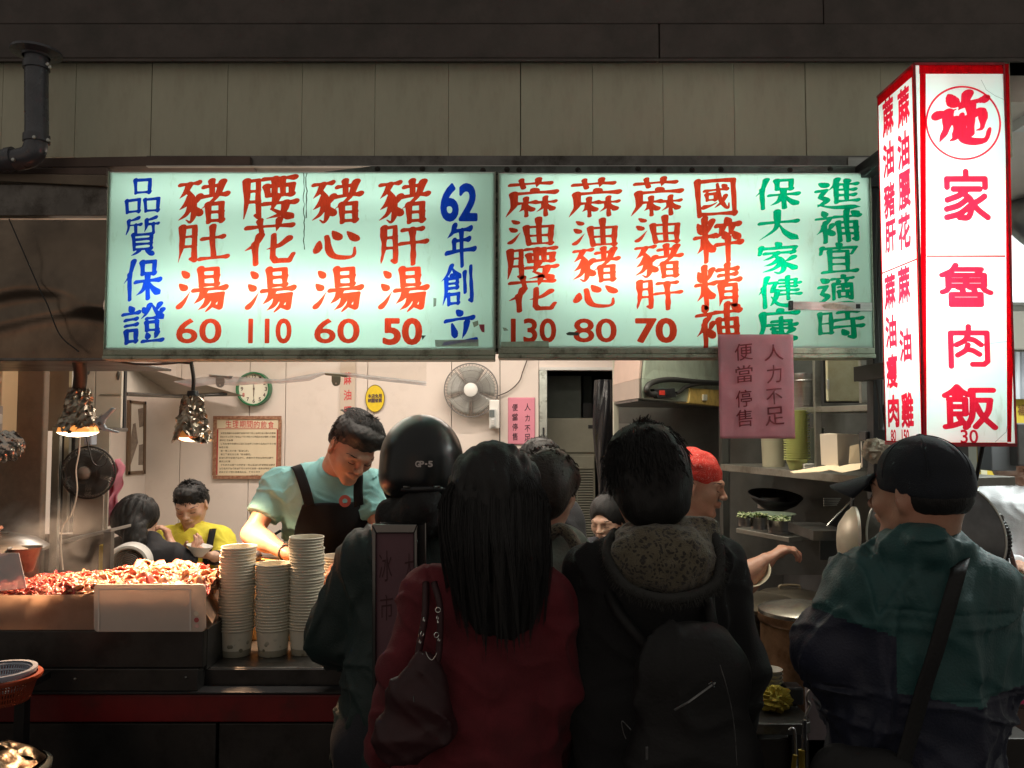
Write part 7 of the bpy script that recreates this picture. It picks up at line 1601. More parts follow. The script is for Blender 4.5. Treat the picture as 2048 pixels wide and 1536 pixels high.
# ---------------------------------------------------------------- person in the black coat
D = 1.95
hc = P(1289, 962, D); nb = P(1300, 1085, D); sl, sr = P(1190, 1150, D), P(1432, 1128, D); el, er = P(1165, 1380, D), P(1478, 1330, D); hl, hr = P(1190, 1530, D + .15), P(1455, 1520, D + .15); pel = P(1310, 1620, D)
R = Rh(190, 6, 3)
S = Sdf(); L = head(S, hc, R, .98); S.cap(L(0,.03,-.05), nb, .053, .055, k=.03); body_core(S, nb, sl, sr, pel, BACK); S.chain([sl, el, hl], [.045,.038,.028], k=.03).chain([sr, er, hr], [.045,.038,.028], k=.03)
hand(S, hl, (.1,.5,-.5), (1,0,0), 1, 35); hand(S, hr, (-.1,.5,-.5), (-1,0,0), -1, 35); legs(S, pel, RGT, .07, .045)
p = S.build('person', .008, SKIN); tag(p, 'person with short thick black hair in a black coat with leopard print fur hood', 'person'); face_bits(L, p)
H = Sdf(); H.ell(L(0,.020,.036), (.098,.112,.100), R, k=.02).ell(L(0,.055,-.015), (.094,.070,.085), R, k=.03).cap(L(-.03,.07,-.06), L(.03,.07,-.06), .042, k=.03)
H.ell(L(0,-.09,-.03), (.055,.055,.10), R, k=.02, op='s')
H.noise(.0015, 110, 7, True, aniso=(1,1,.2)).noise(.004, 38, 9, aniso=(1,1,.4)); H.build('hair', .0045, HAIRM, p)
pth = []
for k in range(700):
    a = rr.uniform(-.1, math.pi + .1); e0 = rr.uniform(.1, 1.5); P0 = []; r0_ = rr.random() ** 3
    for i in range(7):
        e = e0 - i * .17; rad = 1.03 + .025 * math.sin(i + a * 9) + .014*i*r0_
        P0.append(L(.098*rad*math.cos(e)*math.cos(a), .02 + .112*rad*math.cos(e)*math.sin(a), .036 + .100*rad*math.sin(e)))
    pth.append(P0)
strands('hair_strands', pth, .0011, HAIRM, p)
tufts(L, p, HAIRM, 760, .098, .112, .100, .023, 4, .0012, -1.0, 1.5, -.2, 3.4)
fly = [bez([P(x0, 885, D - .03), P(x1, y1, D - .05), P(x2, y2, D - .06)], 10) for x0, x1, y1, x2, y2 in ((1240, 1252, 870, 1272, 866), (1228, 1240, 873, 1262, 872), (1222, 1232, 880, 1255, 877), (1250, 1262, 868, 1285, 874), (1290, 1300, 868, 1320, 872), (1320, 1332, 872, 1345, 884), (1262, 1272, 866, 1288, 882))]
strands('stray_hair', fly, .0007, HAIRM, p)
BC = cloth('black_coat_wool', (.006,.0065,.008), .4, 8, 260)
m = (sl + sr) / 2; S = Sdf()
S.cap(sl, sr, .060, k=.05, flat=BACK, f=1.05).cap(nb + UP*-.02, m, .065, .11, k=.06, flat=BACK, f=1.2)
S.cap(m + Vector((0,0,-.09)), P(1310, 1400, D), .175, .18, k=.05, flat=BACK, f=1.5).cap(P(1310, 1400, D), P(1310, 1800, D), .18, .20, k=.05, flat=BACK, f=1.5)
S.chain([sl, el, hl], [.064,.058,.046], k=.03).chain([sr, er, hr], [.064,.056,.046], k=.03).plane(hl, hl - el, .075).plane(hr, hr - er, .075)
S.noise(.0035, 24, 15, True, aniso=(1,1,.4)).noise(.002, 60, 8).crease(.012, 17, 14, (1,1,.35)).crease(.005, 36, 19, (.5,1,1)); S.seam(sl + RGT*.02, (1,0,.35), .14).seam(sr - RGT*.02, (-1,0,.35), .14); S.build('coat', .006, BC, p)
trousers(pel, RGT, p, JEAN); shoes(pel, RGT, BACK, p)
# leopard hood lining and furry trim
def leopard():
    m = mat('leopard_fur', (.12,.10,.06), .9, 0, .2, 20, .8, 300, sheen=.3)
    N = m.node_tree.nodes; L_ = m.node_tree.links; b = N['Principled BSDF']; tc = N.new('ShaderNodeTexCoord'); vo = N.new('ShaderNodeTexVoronoi'); vo.inputs['Scale'].default_value = 105; no = N.new('ShaderNodeTexNoise'); no.inputs['Scale'].default_value = 40
    mx0 = N.new('ShaderNodeMix'); mx0.data_type = 'RGBA'; mx0.inputs[0].default_value = .03; L_.new(tc.outputs['Object'], mx0.inputs[6]); L_.new(tc.outputs['Object'], no.inputs[0]); L_.new(no.outputs['Color'], mx0.inputs[7]); L_.new(mx0.outputs[2], vo.inputs[0])
    r = N.new('ShaderNodeMapRange'); r.inputs[1].default_value = .34; r.inputs[2].default_value = .46; r.inputs[3].default_value = 1; r.inputs[4].default_value = 0; L_.new(vo.outputs['Distance'], r.inputs[0])
    mx = N.new('ShaderNodeMix'); mx.data_type = 'RGBA'; mx.inputs[7].default_value = (.02,.015,.01,1); L_.new(b.inputs['Base Color'].links[0].from_socket, mx.inputs[6]); L_.new(r.outputs[0], mx.inputs[0]); L_.new(mx.outputs[2], b.inputs['Base Color']); return m
S = Sdf(); S.ell(P(1330, 1120, D - .10), (.125,.055,.075), Euler((0, math.radians(6), 0)).to_matrix(), k=.03).cap(P(1275, 1085, D - .04), P(1400, 1075, D - .04), .05, .045, k=.04, flat=BACK, f=1.3).noise(.005, 32, 31, True).noise(.002, 160, 3)
S.build('hood', .006, leopard(), p)
fur = []; edge = bez([P(1398, 1050, D - .02), P(1432, 1080, D - .08), P(1440, 1130, D - .12), P(1430, 1170, D - .15), P(1385, 1192, D - .165), P(1325, 1198, D - .17), P(1262, 1180, D - .165), P(1225, 1140, D - .13), P(1215, 1095, D - .08), P(1230, 1065, D - .02)], 90)
for q in edge:
    for k in range(16):
        d = Vector((rr.gauss(0, 1), rr.gauss(0, 1) - .4, rr.gauss(0, 1))).normalized(); o_ = q + d * .006; fur.append([o_, o_ + d * .009 + Vector((0,0,-.002)), o_ + d * .016 + Vector((rr.uniform(-.004,.004), 0, -.007))])
strands('fur_trim', fur, .0009, mat('dark_fur', (.05,.05,.045), .8, 0, .4, 60), p)
obj('fur_roll', MB().tube(edge, .013, 8), mat('dark_fur_base', (.03,.03,.028), .9), p, smooth=True)
bpk = thing('backpack', P(1370, 1536, 1.72), 'black backpack with silver zips worn over the black coat', 'backpack')
NY = mat('black_nylon', (.003,.003,.0035), .7, 0, .3, 20, .3, 120)
S = Sdf(); S.cap(P(1330, 1350, D - .19), P(1440, 1350, D - .19), .055, k=.03, flat=BACK, f=1.2).cap(P(1325, 1520, D - .20), P(1450, 1520, D - .20), .07, k=.04, flat=BACK, f=1.2).cap(P(1385, 1350, D - .2), P(1385, 1520, D - .2), .115, .12, k=.04, flat=BACK, f=2.0).crease(.008, 20, 8); S.build('bag_body', .007, NY, bpk)
for s_, a in ((-1, 1), (1, 1)):
    obj('shoulder_strap', MB().tube(bez([P(1385 + s_*60, 1330, D - .16), P(1330 + s_*90, 1230, D - .13), P(1312 + s_*105, 1160, D - .06)], 16), .014, 8), NY, bpk, smooth=True)
ZP = mat('worn_zip', (.30,.30,.30), .3, .9, .5, 60)
obj('zip', MB().tube([P(1349, 1420, 1.62), P(1376, 1405, 1.615), P(1430, 1366, 1.63)], .0022, 6), ZP, bpk); obj('zip_pull', MB().tube([P(1418, 1368, 1.615), P(1424, 1364, 1.61), P(1428, 1374, 1.615)], .0016, 6), ZP, bpk)
obj('zip_pull', MB().box(P(1291, 1494, 1.60), P(1296, 1519, 1.603)), ZP, bpk, bev=.0005); obj('piping', MB().tube(bez([P(1440, 1330, 1.65), P(1455, 1380, 1.65), P(1468, 1450, 1.66), P(1474, 1530, 1.66)], 16), .0012, 6), ZP, bpk)
obj('cord_loop', MB().tube(bez([P(1262, 1460, 1.6), P(1244, 1442, 1.6), P(1246, 1462, 1.6), P(1252, 1478, 1.6)], 12), .001, 6), ZP, bpk)
# ---------------------------------------------------------------- man in the cap
D = 1.78
hc = P(1836, 985, D); nb = P(1846, 1105, D); sl, sr = P(1742, 1182, D), P(1950, 1178, D); el, er = P(1662, 1298, D + .02), P(1986, 1320, D + .02); hl, hr = P(1705, 1425, D + .15), P(1945, 1400, D + .22); pel = P(1820, 1640, D)
R = Rh(214, 4, 0)
S = Sdf(); L = head(S, hc, R, 1.02); S.cap(L(0,.025,-.04), nb, .062, .066, k=.03); body_core(S, nb, sl, sr, pel, BACK, 1.05); S.chain([sl, el, hl], [.05,.042,.03], k=.03).chain([sr, er, hr], [.05,.042,.03], k=.03)
hand(S, hl, (.6,.6,-.2), (0,0,-1), 1, 35); hand(S, hr, (-.6,.5,0), (0,0,-1), -1, 35); legs(S, pel, RGT, .08, .05, .10)
p = S.build('person', .007, SKIN); tag(p, 'man in a dark baseball cap and green and navy jacket seen from behind at right', 'person'); face_bits(L, p)
H = Sdf(); H.ell(L(0,.030,-.004), (.079,.084,.066), R, k=.02).ell(L(0,-.085,-.02), (.07,.06,.09), R, k=.02, op='s').ell(L(0,.06,-.09), (.09,.07,.045), R, k=.02, op='s').noise(.0006, 200, 7, True); H.build('hair', .004, HAIRM, p)
CAPM = cloth('cap_cotton', (.008,.012,.020), .3, 20, 400)
H = Sdf(); H.ell(L(0,.016,.036), (.084,.101,.087), R, k=.02).ell(L(0,.020,.004), (.082,.099,.053), R, k=.02).plane(L(0,0,-.002), R @ Vector((0, -.22, -1)), .16).noise(.002, 40, 3)
cp = H.build('cap', .0045, CAPM, p)
bm_ = MB(); bm_.sheet(lambda u, v: L(.072 * math.sin((u - .5) * math.pi * .92) * (1 - .18 * v), -.072 - (.030 + .078 * math.cos((u - .5) * math.pi * .95)) * v * 1.25, .046 - .030 * v - .026 * (abs(u - .5) * 2) ** 2), 20, 8)
obj('cap_brim', bm_, CAPM, p, smooth=True, solid=.006)
obj('cap_button', MB().lathe([(0, .006), (.007, .004), (.009, 0)], L(0,.016,.1215), 12), CAPM, p, smooth=True)
seam_ = [[L(.0845 * math.cos(a) * math.cos(e) * 1.003, .016 + .1015 * math.sin(a) * math.cos(e), .036 + .0875 * math.sin(e)) for e in [1.55 * i / 12 for i in range(13)]] for a in [math.pi/6 + k*math.pi/3 for k in range(6)]]
sm_ = MB(); [sm_.tube(q, .0012, 5, cap=False) for q in seam_]; tag(obj('cap_seams', sm_, CAPM, p), kind='stuff')
TEAL = cloth('teal_jacket_nylon', (.015,.080,.080), .3, 8, 200, rough=.6); NAVY = cloth('navy_jacket_nylon', (.010,.014,.036), .3, 8, 200, rough=.6)
m = (sl + sr) / 2; S = Sdf()
S.cap(sl, sr, .072, k=.05, flat=BACK, f=1.05).cap(nb, m, .070, .12, k=.05, flat=BACK, f=1.15)
S.cap(m + Vector((0,0,-.09)), P(1830, 1350, D), .172, .168, k=.06, flat=BACK, f=1.4).cap(P(1830, 1350, D), P(1825, 1620, D), .165, .18, k=.05, flat=BACK, f=1.45)
S.chain([sl, el, hl], [.074,.068,.052], k=.035).chain([sr, er, hr], [.074,.066,.052], k=.035).plane(hl, hl - el, .08).plane(hr, hr - er, .08)
S.chain([P(1790, 1098, D - .05), P(1850, 1088, D - .075), P(1915, 1100, D - .04)], [.026,.030,.026], k=.02)
S.noise(.004, 20, 41, True, aniso=(1,1,.6)).noise(.0012, 90, 8).crease(.015, 15, 3, (1,1,.5)).crease(.010, 30, 8, (.55,1,1))
zc_ = P(0, 1360, D).z
S.seam(sl + RGT*.025, (1,0,.35), .15).seam(sr - RGT*.025, (-1,0,.35), .15).seam((m.x, m.y, zc_), (0,0,1), .24, dep=.006).seam((m.x, m.y, zc_ + .17), (.06,0,1), .17)
S.build('jacket', .0055, [TEAL, NAVY], p, mi=lambda c: ((c[:, 2] < zc_ + .01 * np.sin(c[:, 0] * 25)) | ((c[:, 0] < P(1712, 0, D).x) & (c[:, 2] < P(0, 1215, D).z - .25 * (c[:, 0] - P(1600, 0, D).x)))).astype(int))
trousers(pel, RGT, p, JEAN, .10, .10); shoes(pel, RGT, BACK, p, .10)
sg = thing('sling_strap', P(1880, 1400, 1.6), 'black bag strap running diagonally over the green and navy jacket', 'strap')
b = P(1940, 1115, 1.70); 
pts = bez([P(1925, 1108, 1.765), P(1918, 1135, 1.66), P(1905, 1180, 1.632), P(1888, 1240, 1.622), P(1868, 1310, 1.62), P(1848, 1370, 1.625), P(1826, 1450, 1.63), P(1800, 1540, 1.63)], 40)
obj('strap_band', MB().sheet(lambda u, v: pts[min(len(pts)-1, int(v*(len(pts)-1)+.5))] + Vector(((u-.5)*.036, -.004 + .004*abs(u-.5), (u-.5)*.010)), 4, len(pts)-1), NY, sg, smooth=True, solid=.003)
S = Sdf(); S.cap(P(1680, 1545, 1.64), P(1760, 1575, 1.64), .055, .07, k=.03, flat=BACK, f=1.6).noise(.004, 26, 8, True); S.build('bag_body', .007, NY, sg)
# ---------------------------------------------------------------- rider in the helmet
D = 2.30
hc = P(840, 925, D); nb = P(850, 1030, D); sl, sr = P(735, 1120, D), P(930, 1120, D); el, er = P(670, 1265, D + .04), P(965, 1280, D); hl, hr = P(700, 1310, D + .25), P(940, 1320, D + .2); pel = P(800, 1480, D - .05)
R = Rh(197, 10, 0)
S = Sdf(); L = head(S, hc, R, .98); S.cap(L(0,.03,-.05), nb, .055, .06, k=.03); body_core(S, nb, sl, sr, pel, BACK); S.chain([sl, el, hl], [.048,.04,.03], k=.03).chain([sr, er, hr], [.048,.04,.03], k=.03)
hand(S, hl, (.3,.9,0), (0,0,-1), 1, 15); hand(S, hr, (-.3,.9,0), (0,0,-1), -1, 15); legs(S, pel, RGT, .08, .05)
p = S.build('person', .008, SKIN2); tag(p, 'rider wearing a matt black open helmet and dark green jacket leaning on the counter', 'person'); face_bits(L, p)
HM = mat('matt_black_shell', (.010,.012,.013), .30, 0, .2, 6, .03, 40, rvar=.06)
c_h = P(843, 925, D); Rr = Rh(188, 0, 0)
S = Sdf(); S.ell(c_h + UP*.008, (.1195,.138,.130), Rr, k=.02).ell(c_h + Vector((0,-.02,-.045)), (.114,.115,.075), Rr, k=.03)
S.ell(c_h + Rr @ Vector((0,-.115,-.04)), (.085,.09,.085), Rr, k=.01, op='s').plane(c_h + UP*-.100, (0,0,-1), .2, k=.02)
helm = S.build('helmet', .005, HM, p)
hb = MB()
obj('rear_strap', MB().tube([c_h + Rr @ Vector((.090*math.cos(a), .132*math.sin(a) + .004, -.066)) for a in [math.pi*(.12 + .76*i/20) for i in range(21)]], .0085, 8), BLACKP, p, smooth=True)
for a in (.36, .62): obj('strap_loop', MB().tube([c_h + Rr @ Vector((.1*math.cos(math.pi*(a + d)), .140*math.sin(math.pi*(a + d)) + .004, -.060)) for d in (-.03, 0, .03)], .0035, 6), STEELD, p, smooth=True)
GL_ = mat('silver_lettering', (.40,.40,.40), .3, .8)
for i, ch_ in enumerate('GP-5'):
    x = (836 + 8.6 * i - 4) ; w_ = 8 if ch_ != '-' else 4.5
    put_char(ch_, (.06,1,0,0,40) if ch_ != '-' else (.02,1,0,0,30), P(x + 3, 928, D - .147 + .0018 * abs(i-1.5)), Vector((1,.0,0)), UP + Vector((.0,0,0)), M(w_, 2.16), M(11 if ch_ != '-' else 3, 2.16), GL_, helm, 'letter')
obj('chin_strap', MB().tube(bez([P(772, 960, D - .02), P(776, 985, D - .01), P(784, 1000, D)], 10), .012, 8), BLACKP, p, smooth=True)
obj('chin_strap', MB().tube(bez([P(786, 1000, D), P(780, 1010, D - .01), P(788, 1022, D), P(796, 1006, D)], 14), .0022, 6), BLACKP, p, smooth=True)
GJ = cloth('dark_green_jacket', (.006,.024,.022), .35, 8, 200, rough=.6)
m = (sl + sr) / 2; S = Sdf()
S.cap(sl, sr, .072, k=.05, flat=BACK, f=1.05).cap(nb, m, .08, .13, k=.07, flat=BACK, f=1.2).cap(m + Vector((0,0,-.09)), P(810, 1400, D - .04), .17, .16, k=.05, flat=BACK, f=1.45).cap(P(810, 1400, D - .04), P(800, 1560, D - .05), .16, .18, k=.05, flat=BACK, f=1.4)
S.chain([sl, el, hl], [.072,.070,.05], k=.035).chain([sr, er, hr], [.072,.066,.05], k=.035).plane(hl, hl - el, .08).plane(hr, hr - er, .08)
S.noise(.003, 19, 51, True, aniso=(1,1,.5)).crease(.013, 16, 53, (1,1,.45)).crease(.009, 32, 58, (.6,1,1)); S.seam(sl + RGT*.02, (1,0,.35), .14).seam(sr - RGT*.02, (-1,0,.35), .14); S.build('jacket', .006, GJ, p)
S = Sdf(); S.chain([P(790, 1035, D - .05), P(845, 1025, D - .085), P(905, 1040, D - .05)], [.045,.06,.045], k=.03).noise(.007, 30, 6, True); S.build('collar', .006, mat('dark_collar', (.010,.0095,.0095), .8, 0, .3, 20, .5, 120), p)
trousers(pel, RGT, p, JEAN); shoes(pel, RGT, BACK, p)
# ---------------------------------------------------------------- cook in the teal shirt
D = 2.98
hc = P(705, 896, D); sl, sr = P(560, 972, 3.12), P(740, 975, 3.12); nb = P(668, 940, 3.10)
el, er = P(503, 1068, 3.02), P(762, 1065, 3.05); hl, hr = P(578, 1108, 2.88), P(705, 1118, 2.85); pel = P(650, 1290, 3.36)
R = Rh(36, 38, 10)
FWD = Vector((0, -1, 0))
S = Sdf(); L = head(S, hc, R, 1.03); S.cap(L(0,.035,-.045), nb + UP*-.02, .056, .060, k=.03)
body_core(S, nb, sl, sr, pel, BACK, .95); S.chain([sl, el], [.046,.036], k=.03).chain([el, hl], [.035,.025], k=.02).cap(el + (hl-el)*.2, el + (hl-el)*.42, .037, .033, k=.03).chain([sr, er], [.046,.036], k=.03).chain([er, hr], [.035,.025], k=.02)
hand(S, hl, (.8,-.3,-.35), (.1,-.3,-1), -1, 24); hand(S, hr, (-.75,-.3,-.3), (-.1,-.3,-1), 1, 30); legs(S, pel, RGT, .08, .05)
p = S.build('person', .0042, SKIN); tag(p, 'young cook in a teal t-shirt and black apron looking down at his hands', 'person'); face_bits(L, p)
H = Sdf(); H.ell(L(0,.020,.044), (.081,.099,.084), R, k=.02).ell(L(.000,-.035,.088), (.068,.052,.036), R, k=.025).ell(L(.045,-.055,.078), (.034,.034,.028), R, k=.02).ell(L(0,.06,.0), (.074,.052,.06), R, k=.02)
H.ell(L(0,-.112,-.010), (.085,.05,.072), R, k=.008, op='s').cap(L(-.10,-.02,-.05), L(.10,-.02,-.05), .040, k=.02, op='s')
H.noise(.0010, 150, 17, True, aniso=(1,.25,1)).noise(.0018, 45, 3); H.build('hair', .0032, HAIRM, p)
pth = []
for k in range(420):
    a = rr.uniform(-.9, .9); y0 = rr.uniform(.05, .1); P0 = []
    for i in range(7):
        t = i / 6; y = y0 - t * .14; x = .074 * math.sin(a) + .018 * t; z = .044 + .086 * math.cos(a * .95) * math.sqrt(max(.05, 1 - ((y - .02) / .115) ** 2)) + (.016 * math.sin(t * 3) if y < .0 else .003)
        P0.append(L(x, y, z + rr.uniform(-.001, .002)))
    pth.append(P0)
strands('hair_strands', pth, .0009, HAIRM, p)
tufts(L, p, HAIRM, 260, .074, .085, .088, .022, 5, .0009, .5, 1.5, 3.6, 5.9, (.3, -.2, .6), .040)
tufts(L, p, HAIRM, 200, .080, .098, .080, .010, 6, .0008, -.2, .5, -.4, 3.5)
TEE = cloth('teal_cotton', (.20,.44,.44), .12, 12, 300, .3); APR = cloth('black_apron_cotton', (.008,.008,.009), .2, 12, 300, .3, sheen=0, spec=.15)
m = (sl + sr) / 2; S = Sdf(); slv = sl + (el - sl) * .62; srv = sr + (er - sr) * .62
S.cap(sl, sr, .058, k=.05, flat=BACK, f=1.0).cap(nb + UP*-.02, m, .066, .12, k=.05, flat=BACK, f=1.05).cap(m + Vector((.0,0,-.09)), pel + UP*.16, .158, .15, k=.06, flat=BACK, f=1.35).cap(pel + UP*.16, pel + UP*-.02, .15, .16, k=.05, flat=BACK, f=1.35)
S.cap(sl, slv + (el - sl)*.2, .062, .060, k=.035).cap(sr, srv + (er - sr)*.2, .060, .060, k=.035).plane(slv, slv - sl, .095, k=.003).plane(srv, srv - sr, .095, k=.003)
S.ell(nb + Vector((.03,-.085,.045)), (.082,.08,.070), None, k=.008, op='s')
S.noise(.002, 26, 61, True, aniso=(1,1,.7)).crease(.008, 20, 63, (1,1,.6)).crease(.006, 38, 66, (.7,1,1)); S.build('t_shirt', .0052, TEE, p)
S = Sdf(); 
c0 = m + Vector((.012, 0, 0)); zt_a = P(0, 1008, 3.0).z
S.cap(c0 + Vector((.0, 0, -.09)), pel + UP*.16, .182, .172, k=.06, flat=BACK, f=1.30).cap(pel + UP*.16, Vector((pel.x, pel.y, .62)), .162, .18, k=.05, flat=BACK, f=1.3)
S.plane(c0 + Vector((0, -.02, 0)), (0, 1, 0), .9, k=.004); S.plane(Vector((c0.x, c0.y, zt_a)), (0,.0,1), .35, k=.003)
S.plane(P(606, 1004, 3.0), Vector((-1,0,.30)), .5, k=.004).plane(P(727, 1000, 3.0), Vector((1,0,.05)), .5, k=.004)
S.noise(.003, 22, 71, True, aniso=(1,1,.4)); S.build('apron', .0055, APR, p, one=True)
def strap(pts, w_=.030, m_=APR):
    q = bez(pts, 22); n_ = len(q) - 1
    return obj('apron_strap', MB().sheet(lambda u, v: q[int(round(v * n_))] + Vector(((u - .5) * w_, 0, (u - .5) * .012)), 4, n_), m_, p, smooth=True, solid=.003)
strap([P(590, 932, 3.14), P(594, 934, 3.06), P(601, 950, 3.015), P(611, 980, 2.982), P(620, 1014, 2.972)], .036); strap([P(715, 940, 3.10), P(717, 955, 3.02), P(716, 985, 2.975), P(718, 1012, 2.965)], .034)
obj('shirt_print', MB().lathe([(M(5, 3), .002), (M(12, 3), .002)], P(690, 1002, 2.992), 28, (math.pi/2, 0, 0)), mat('print_red_ring', (.36,.08,.07), .8), p)
obj('apron_tie', MB().tube(bez([P(560, 1062, 3.2), P(545, 1072, 3.1), P(534, 1085, 3.05)], 10), .006, 6), APR, p, smooth=True)
trousers(pel, RGT, p, JEAN); shoes(pel, RGT, FWD, p)
wt = thing('wrist_watch', hl, 'wrist watch on the cook beside the cup stack', 'watch')
dr_ = (hl - el).normalized(); c = hl - dr_ * .02; u_ = dr_.cross(UP).normalized(); v_ = dr_.cross(u_)
obj('watch_band', MB().tube([c + (u_*math.cos(a) + v_*math.sin(a)) * .029 for a in [2*math.pi*k/20 for k in range(20)]], .0045, 8, closed=True), BLACKP, wt, smooth=True)
obj('watch_case', MB().tube([c - v_*.030 , c - v_*.037], .013, 16), STEEL, wt, bev=.001)
# ---------------------------------------------------------------- seated man in yellow
D = 4.4
hc = P(382, 1010, D); nb = P(384, 1062, D + .03); sl, sr = P(338, 1082, D), P(438, 1082, D); el, er = P(345, 1138, D - .1), P(455, 1140, D - .12); hl, hr = P(372, 1108, D - .36), P(428, 1112, D - .36); pel = P(385, 1230, D + .1)
R = Rh(4, 22, -5)
S = Sdf(); L = head(S, hc, R, 1.0); S.cap(L(0,.03,-.05), nb, .055, .06, k=.03); body_core(S, nb, sl, sr, pel, BACK, 1.0); S.chain([sl, el], [.048,.04], k=.03).chain([el, hl], [.038,.026], k=.02).chain([sr, er], [.048,.04], k=.03).chain([er, hr], [.038,.026], k=.02)
hand(S, hr, (-.75,-.35,.15), (-.3,0,1), 1, 38); hand(S, hl, (.7,-.3,.35), (.2,0,1), -1, 34)
for s_ in (-1, 1): kn = pel + Vector((s_*.10, -.42, .03)); S.cap(pel + RGT*.09*s_, kn, .08, .06, k=.03).cap(kn, Vector((kn.x, kn.y, .06)), .055, .045, k=.03)
p = S.build('person', .0042, SKIN2); tag(p, 'seated man in a yellow polo shirt with a black strap, eating from a bowl', 'person'); face_bits(L, p)
H = Sdf(); H.ell(L(0,.024,.046), (.083,.098,.085), R, k=.02).ell(L(0,-.028,.092), (.062,.05,.026), R, k=.02).ell(L(0,.055,.0), (.079,.06,.06), R, k=.02); H.ell(L(0,-.108,.000), (.066,.052,.062), R, k=.008, op='s').ell(L(-.085,-.05,-.04), (.03,.06,.05), R, k=.01, op='s').ell(L(.085,-.05,-.04), (.03,.06,.05), R, k=.01, op='s')
H.noise(.0012, 110, 27, True).noise(.0012, 160, 3).noise(.0025, 40, 5); H.build('hair', .0038, HAIRM, p)
short_strands(L, p, HAIRM, 260, .2, 1.5, .085, .100, .088, 0, 6.28, 4, 5, .0011)
tufts(L, p, HAIRM, 420, .083, .098, .090, .018, 5, .0012, .1, 1.5, 0, 6.28)
YEL = cloth('yellow_polo', (.70,.62,.05), .12, 12, 260); m = (sl + sr)/2
S = Sdf(); slv = sl + (el - sl)*.75; srv = sr + (er - sr)*.75
S.cap(sl, sr, .066, k=.05, flat=BACK, f=1.0).cap(nb + UP*-.01, m, .075, .12, k=.05, flat=BACK, f=1.1).cap(m + UP*-.09, pel + UP*.05, .158, .17, k=.06, flat=BACK, f=1.3).cap(sl, el, .070, .066, k=.03).cap(sr, er, .070, .066, k=.03).plane(slv, slv - sl, .09).plane(srv, srv - sr, .09)
S.cap(nb + Vector((0,-.09,.03)), nb + Vector((0,-.13,-.05)), .045, .012, k=.008, op='s')
S.noise(.002, 26, 81, True).crease(.009, 20, 83, (1,1,.7)).crease(.006, 40, 86); S.build('polo_shirt', .0058, YEL, p)
strap2 = bez([P(427, 1055, D + .02), P(425, 1062, D - .09), P(419, 1090, D - .19), P(412, 1120, D - .225), P(409, 1160, D - .22)], 18)
obj('strap', MB().sheet(lambda u, v: strap2[int(round(v*(len(strap2)-1)))] + Vector(((u-.5)*.036, 0, 0)), 3, len(strap2)-1), APR, p, smooth=True, solid=.003)
obj('trousers', MB().tube([pel + Vector((-.1,0,0)), pel + Vector((-.1,-.42,.03)), pel + Vector((-.1,-.43,-.3))], [.11,.085,.07], 16).tube([pel + Vector((.1,0,0)), pel + Vector((.1,-.42,.03)), pel + Vector((.1,-.43,-.3))], [.11,.085,.07], 16), JEAN, p, smooth=True)
bw_ = thing('rice_bowl', P(398, 1110, D - .42), 'white bowl held by the seated man in yellow', 'bowl')
c = P(396, 1112, D - .44); obj('bowl_body', MB().lathe([(0, 0), (.025, 0), (.03, .008), (.058, .045), (.062, .052), (.058, .050), (.028, .010), (0, .008)], c, 32, (.0, .15, 0)), WHITEP, bw_, smooth=True, auto=50)
wt = thing('wrist_watch', hr, 'dark wrist watch on the man in yellow', 'watch'); dr_ = (hr - er).normalized(); c = hr - dr_*.03; u_ = dr_.cross(UP).normalized(); v_ = dr_.cross(u_)
obj('watch_band', MB().tube([c + (u_*math.cos(a) + v_*math.sin(a)) * .031 for a in [2*math.pi*k/20 for k in range(20)]], .009, 8, closed=True), BLACKP, wt, smooth=True)
tbl = thing('dining_table', P(350, 1200, 4.1), 'low dining table in front of the seated diners', 'table')
zt_d = .72
box1('table_top', (-2.3, 3.72, zt_d - .03), (-.9, 4.15, zt_d), mat('table_laminate', (.45,.33,.24), .35), tbl); [box1('leg', (x, y, .005), (x+.04, y+.04, zt_d - .031), STEELD, tbl) for x in (-2.25, -.98) for y in (3.76, 4.06)]
box1('stool', (-1.98, 4.35, .0), (-1.6, 4.7, .44), RB, None); tag(bpy.data.objects['stool'], 'red plastic stool under the man in yellow', 'stool')
# ---------------------------------------------------------------- seated diner in black seen from behind
D = 3.95
hc = P(275, 1042, D); nb = P(290, 1088, D); sl, sr = P(240, 1103, D), P(345, 1120, D - .02); el, er = P(225, 1160, D), P(385, 1140, D + .03); hl, hr = P(262, 1170, D + .25), P(342, 1088, D + .22); pel = P(275, 1235, D - .08)
R = Rh(155, 18, -12)
S = Sdf(); L = head(S, hc, R, .97); S.cap(L(0,.03,-.05), nb, .05, .052, k=.03); body_core(S, nb, sl, sr, pel, BACK, .9); S.chain([sl, el, hl], [.045,.036,.026], k=.03).chain([sr, er], [.045,.036], k=.03).chain([er, hr], [.035,.025], k=.02)
hand(S, hr, (-.3,.2,.6), (-1,0,0), 1, 30); hand(S, hl, (.3,.9,0), (0,0,-1), 1, 20)
for s_ in (-1, 1): kn = pel + Vector((s_*.09, .40, .02)); S.cap(pel + RGT*.08*s_, kn, .075, .055, k=.03).cap(kn, Vector((kn.x, kn.y, .06)), .05, .04, k=.03)
p = S.build('person', .005, SKIN2); tag(p, 'diner in black with tied black hair bending over the table, seen from behind', 'person'); face_bits(L, p)
H = Sdf(); H.ell(L(0,.020,.036), (.087,.106,.092), R, k=.02).ell(L(0,.06,-.01), (.080,.062,.075), R, k=.03).chain([P(268, 1058, D - .09), P(270, 1078, D - .10), P(276, 1112, D - .09)], [.052,.045,.030], k=.03); H.ell(L(0,-.10,-.03), (.062,.06,.10), R, k=.02, op='s').noise(.003, 100, 7, True, aniso=(1,1,.3)); H.build('hair', .0042, HAIRM, p)
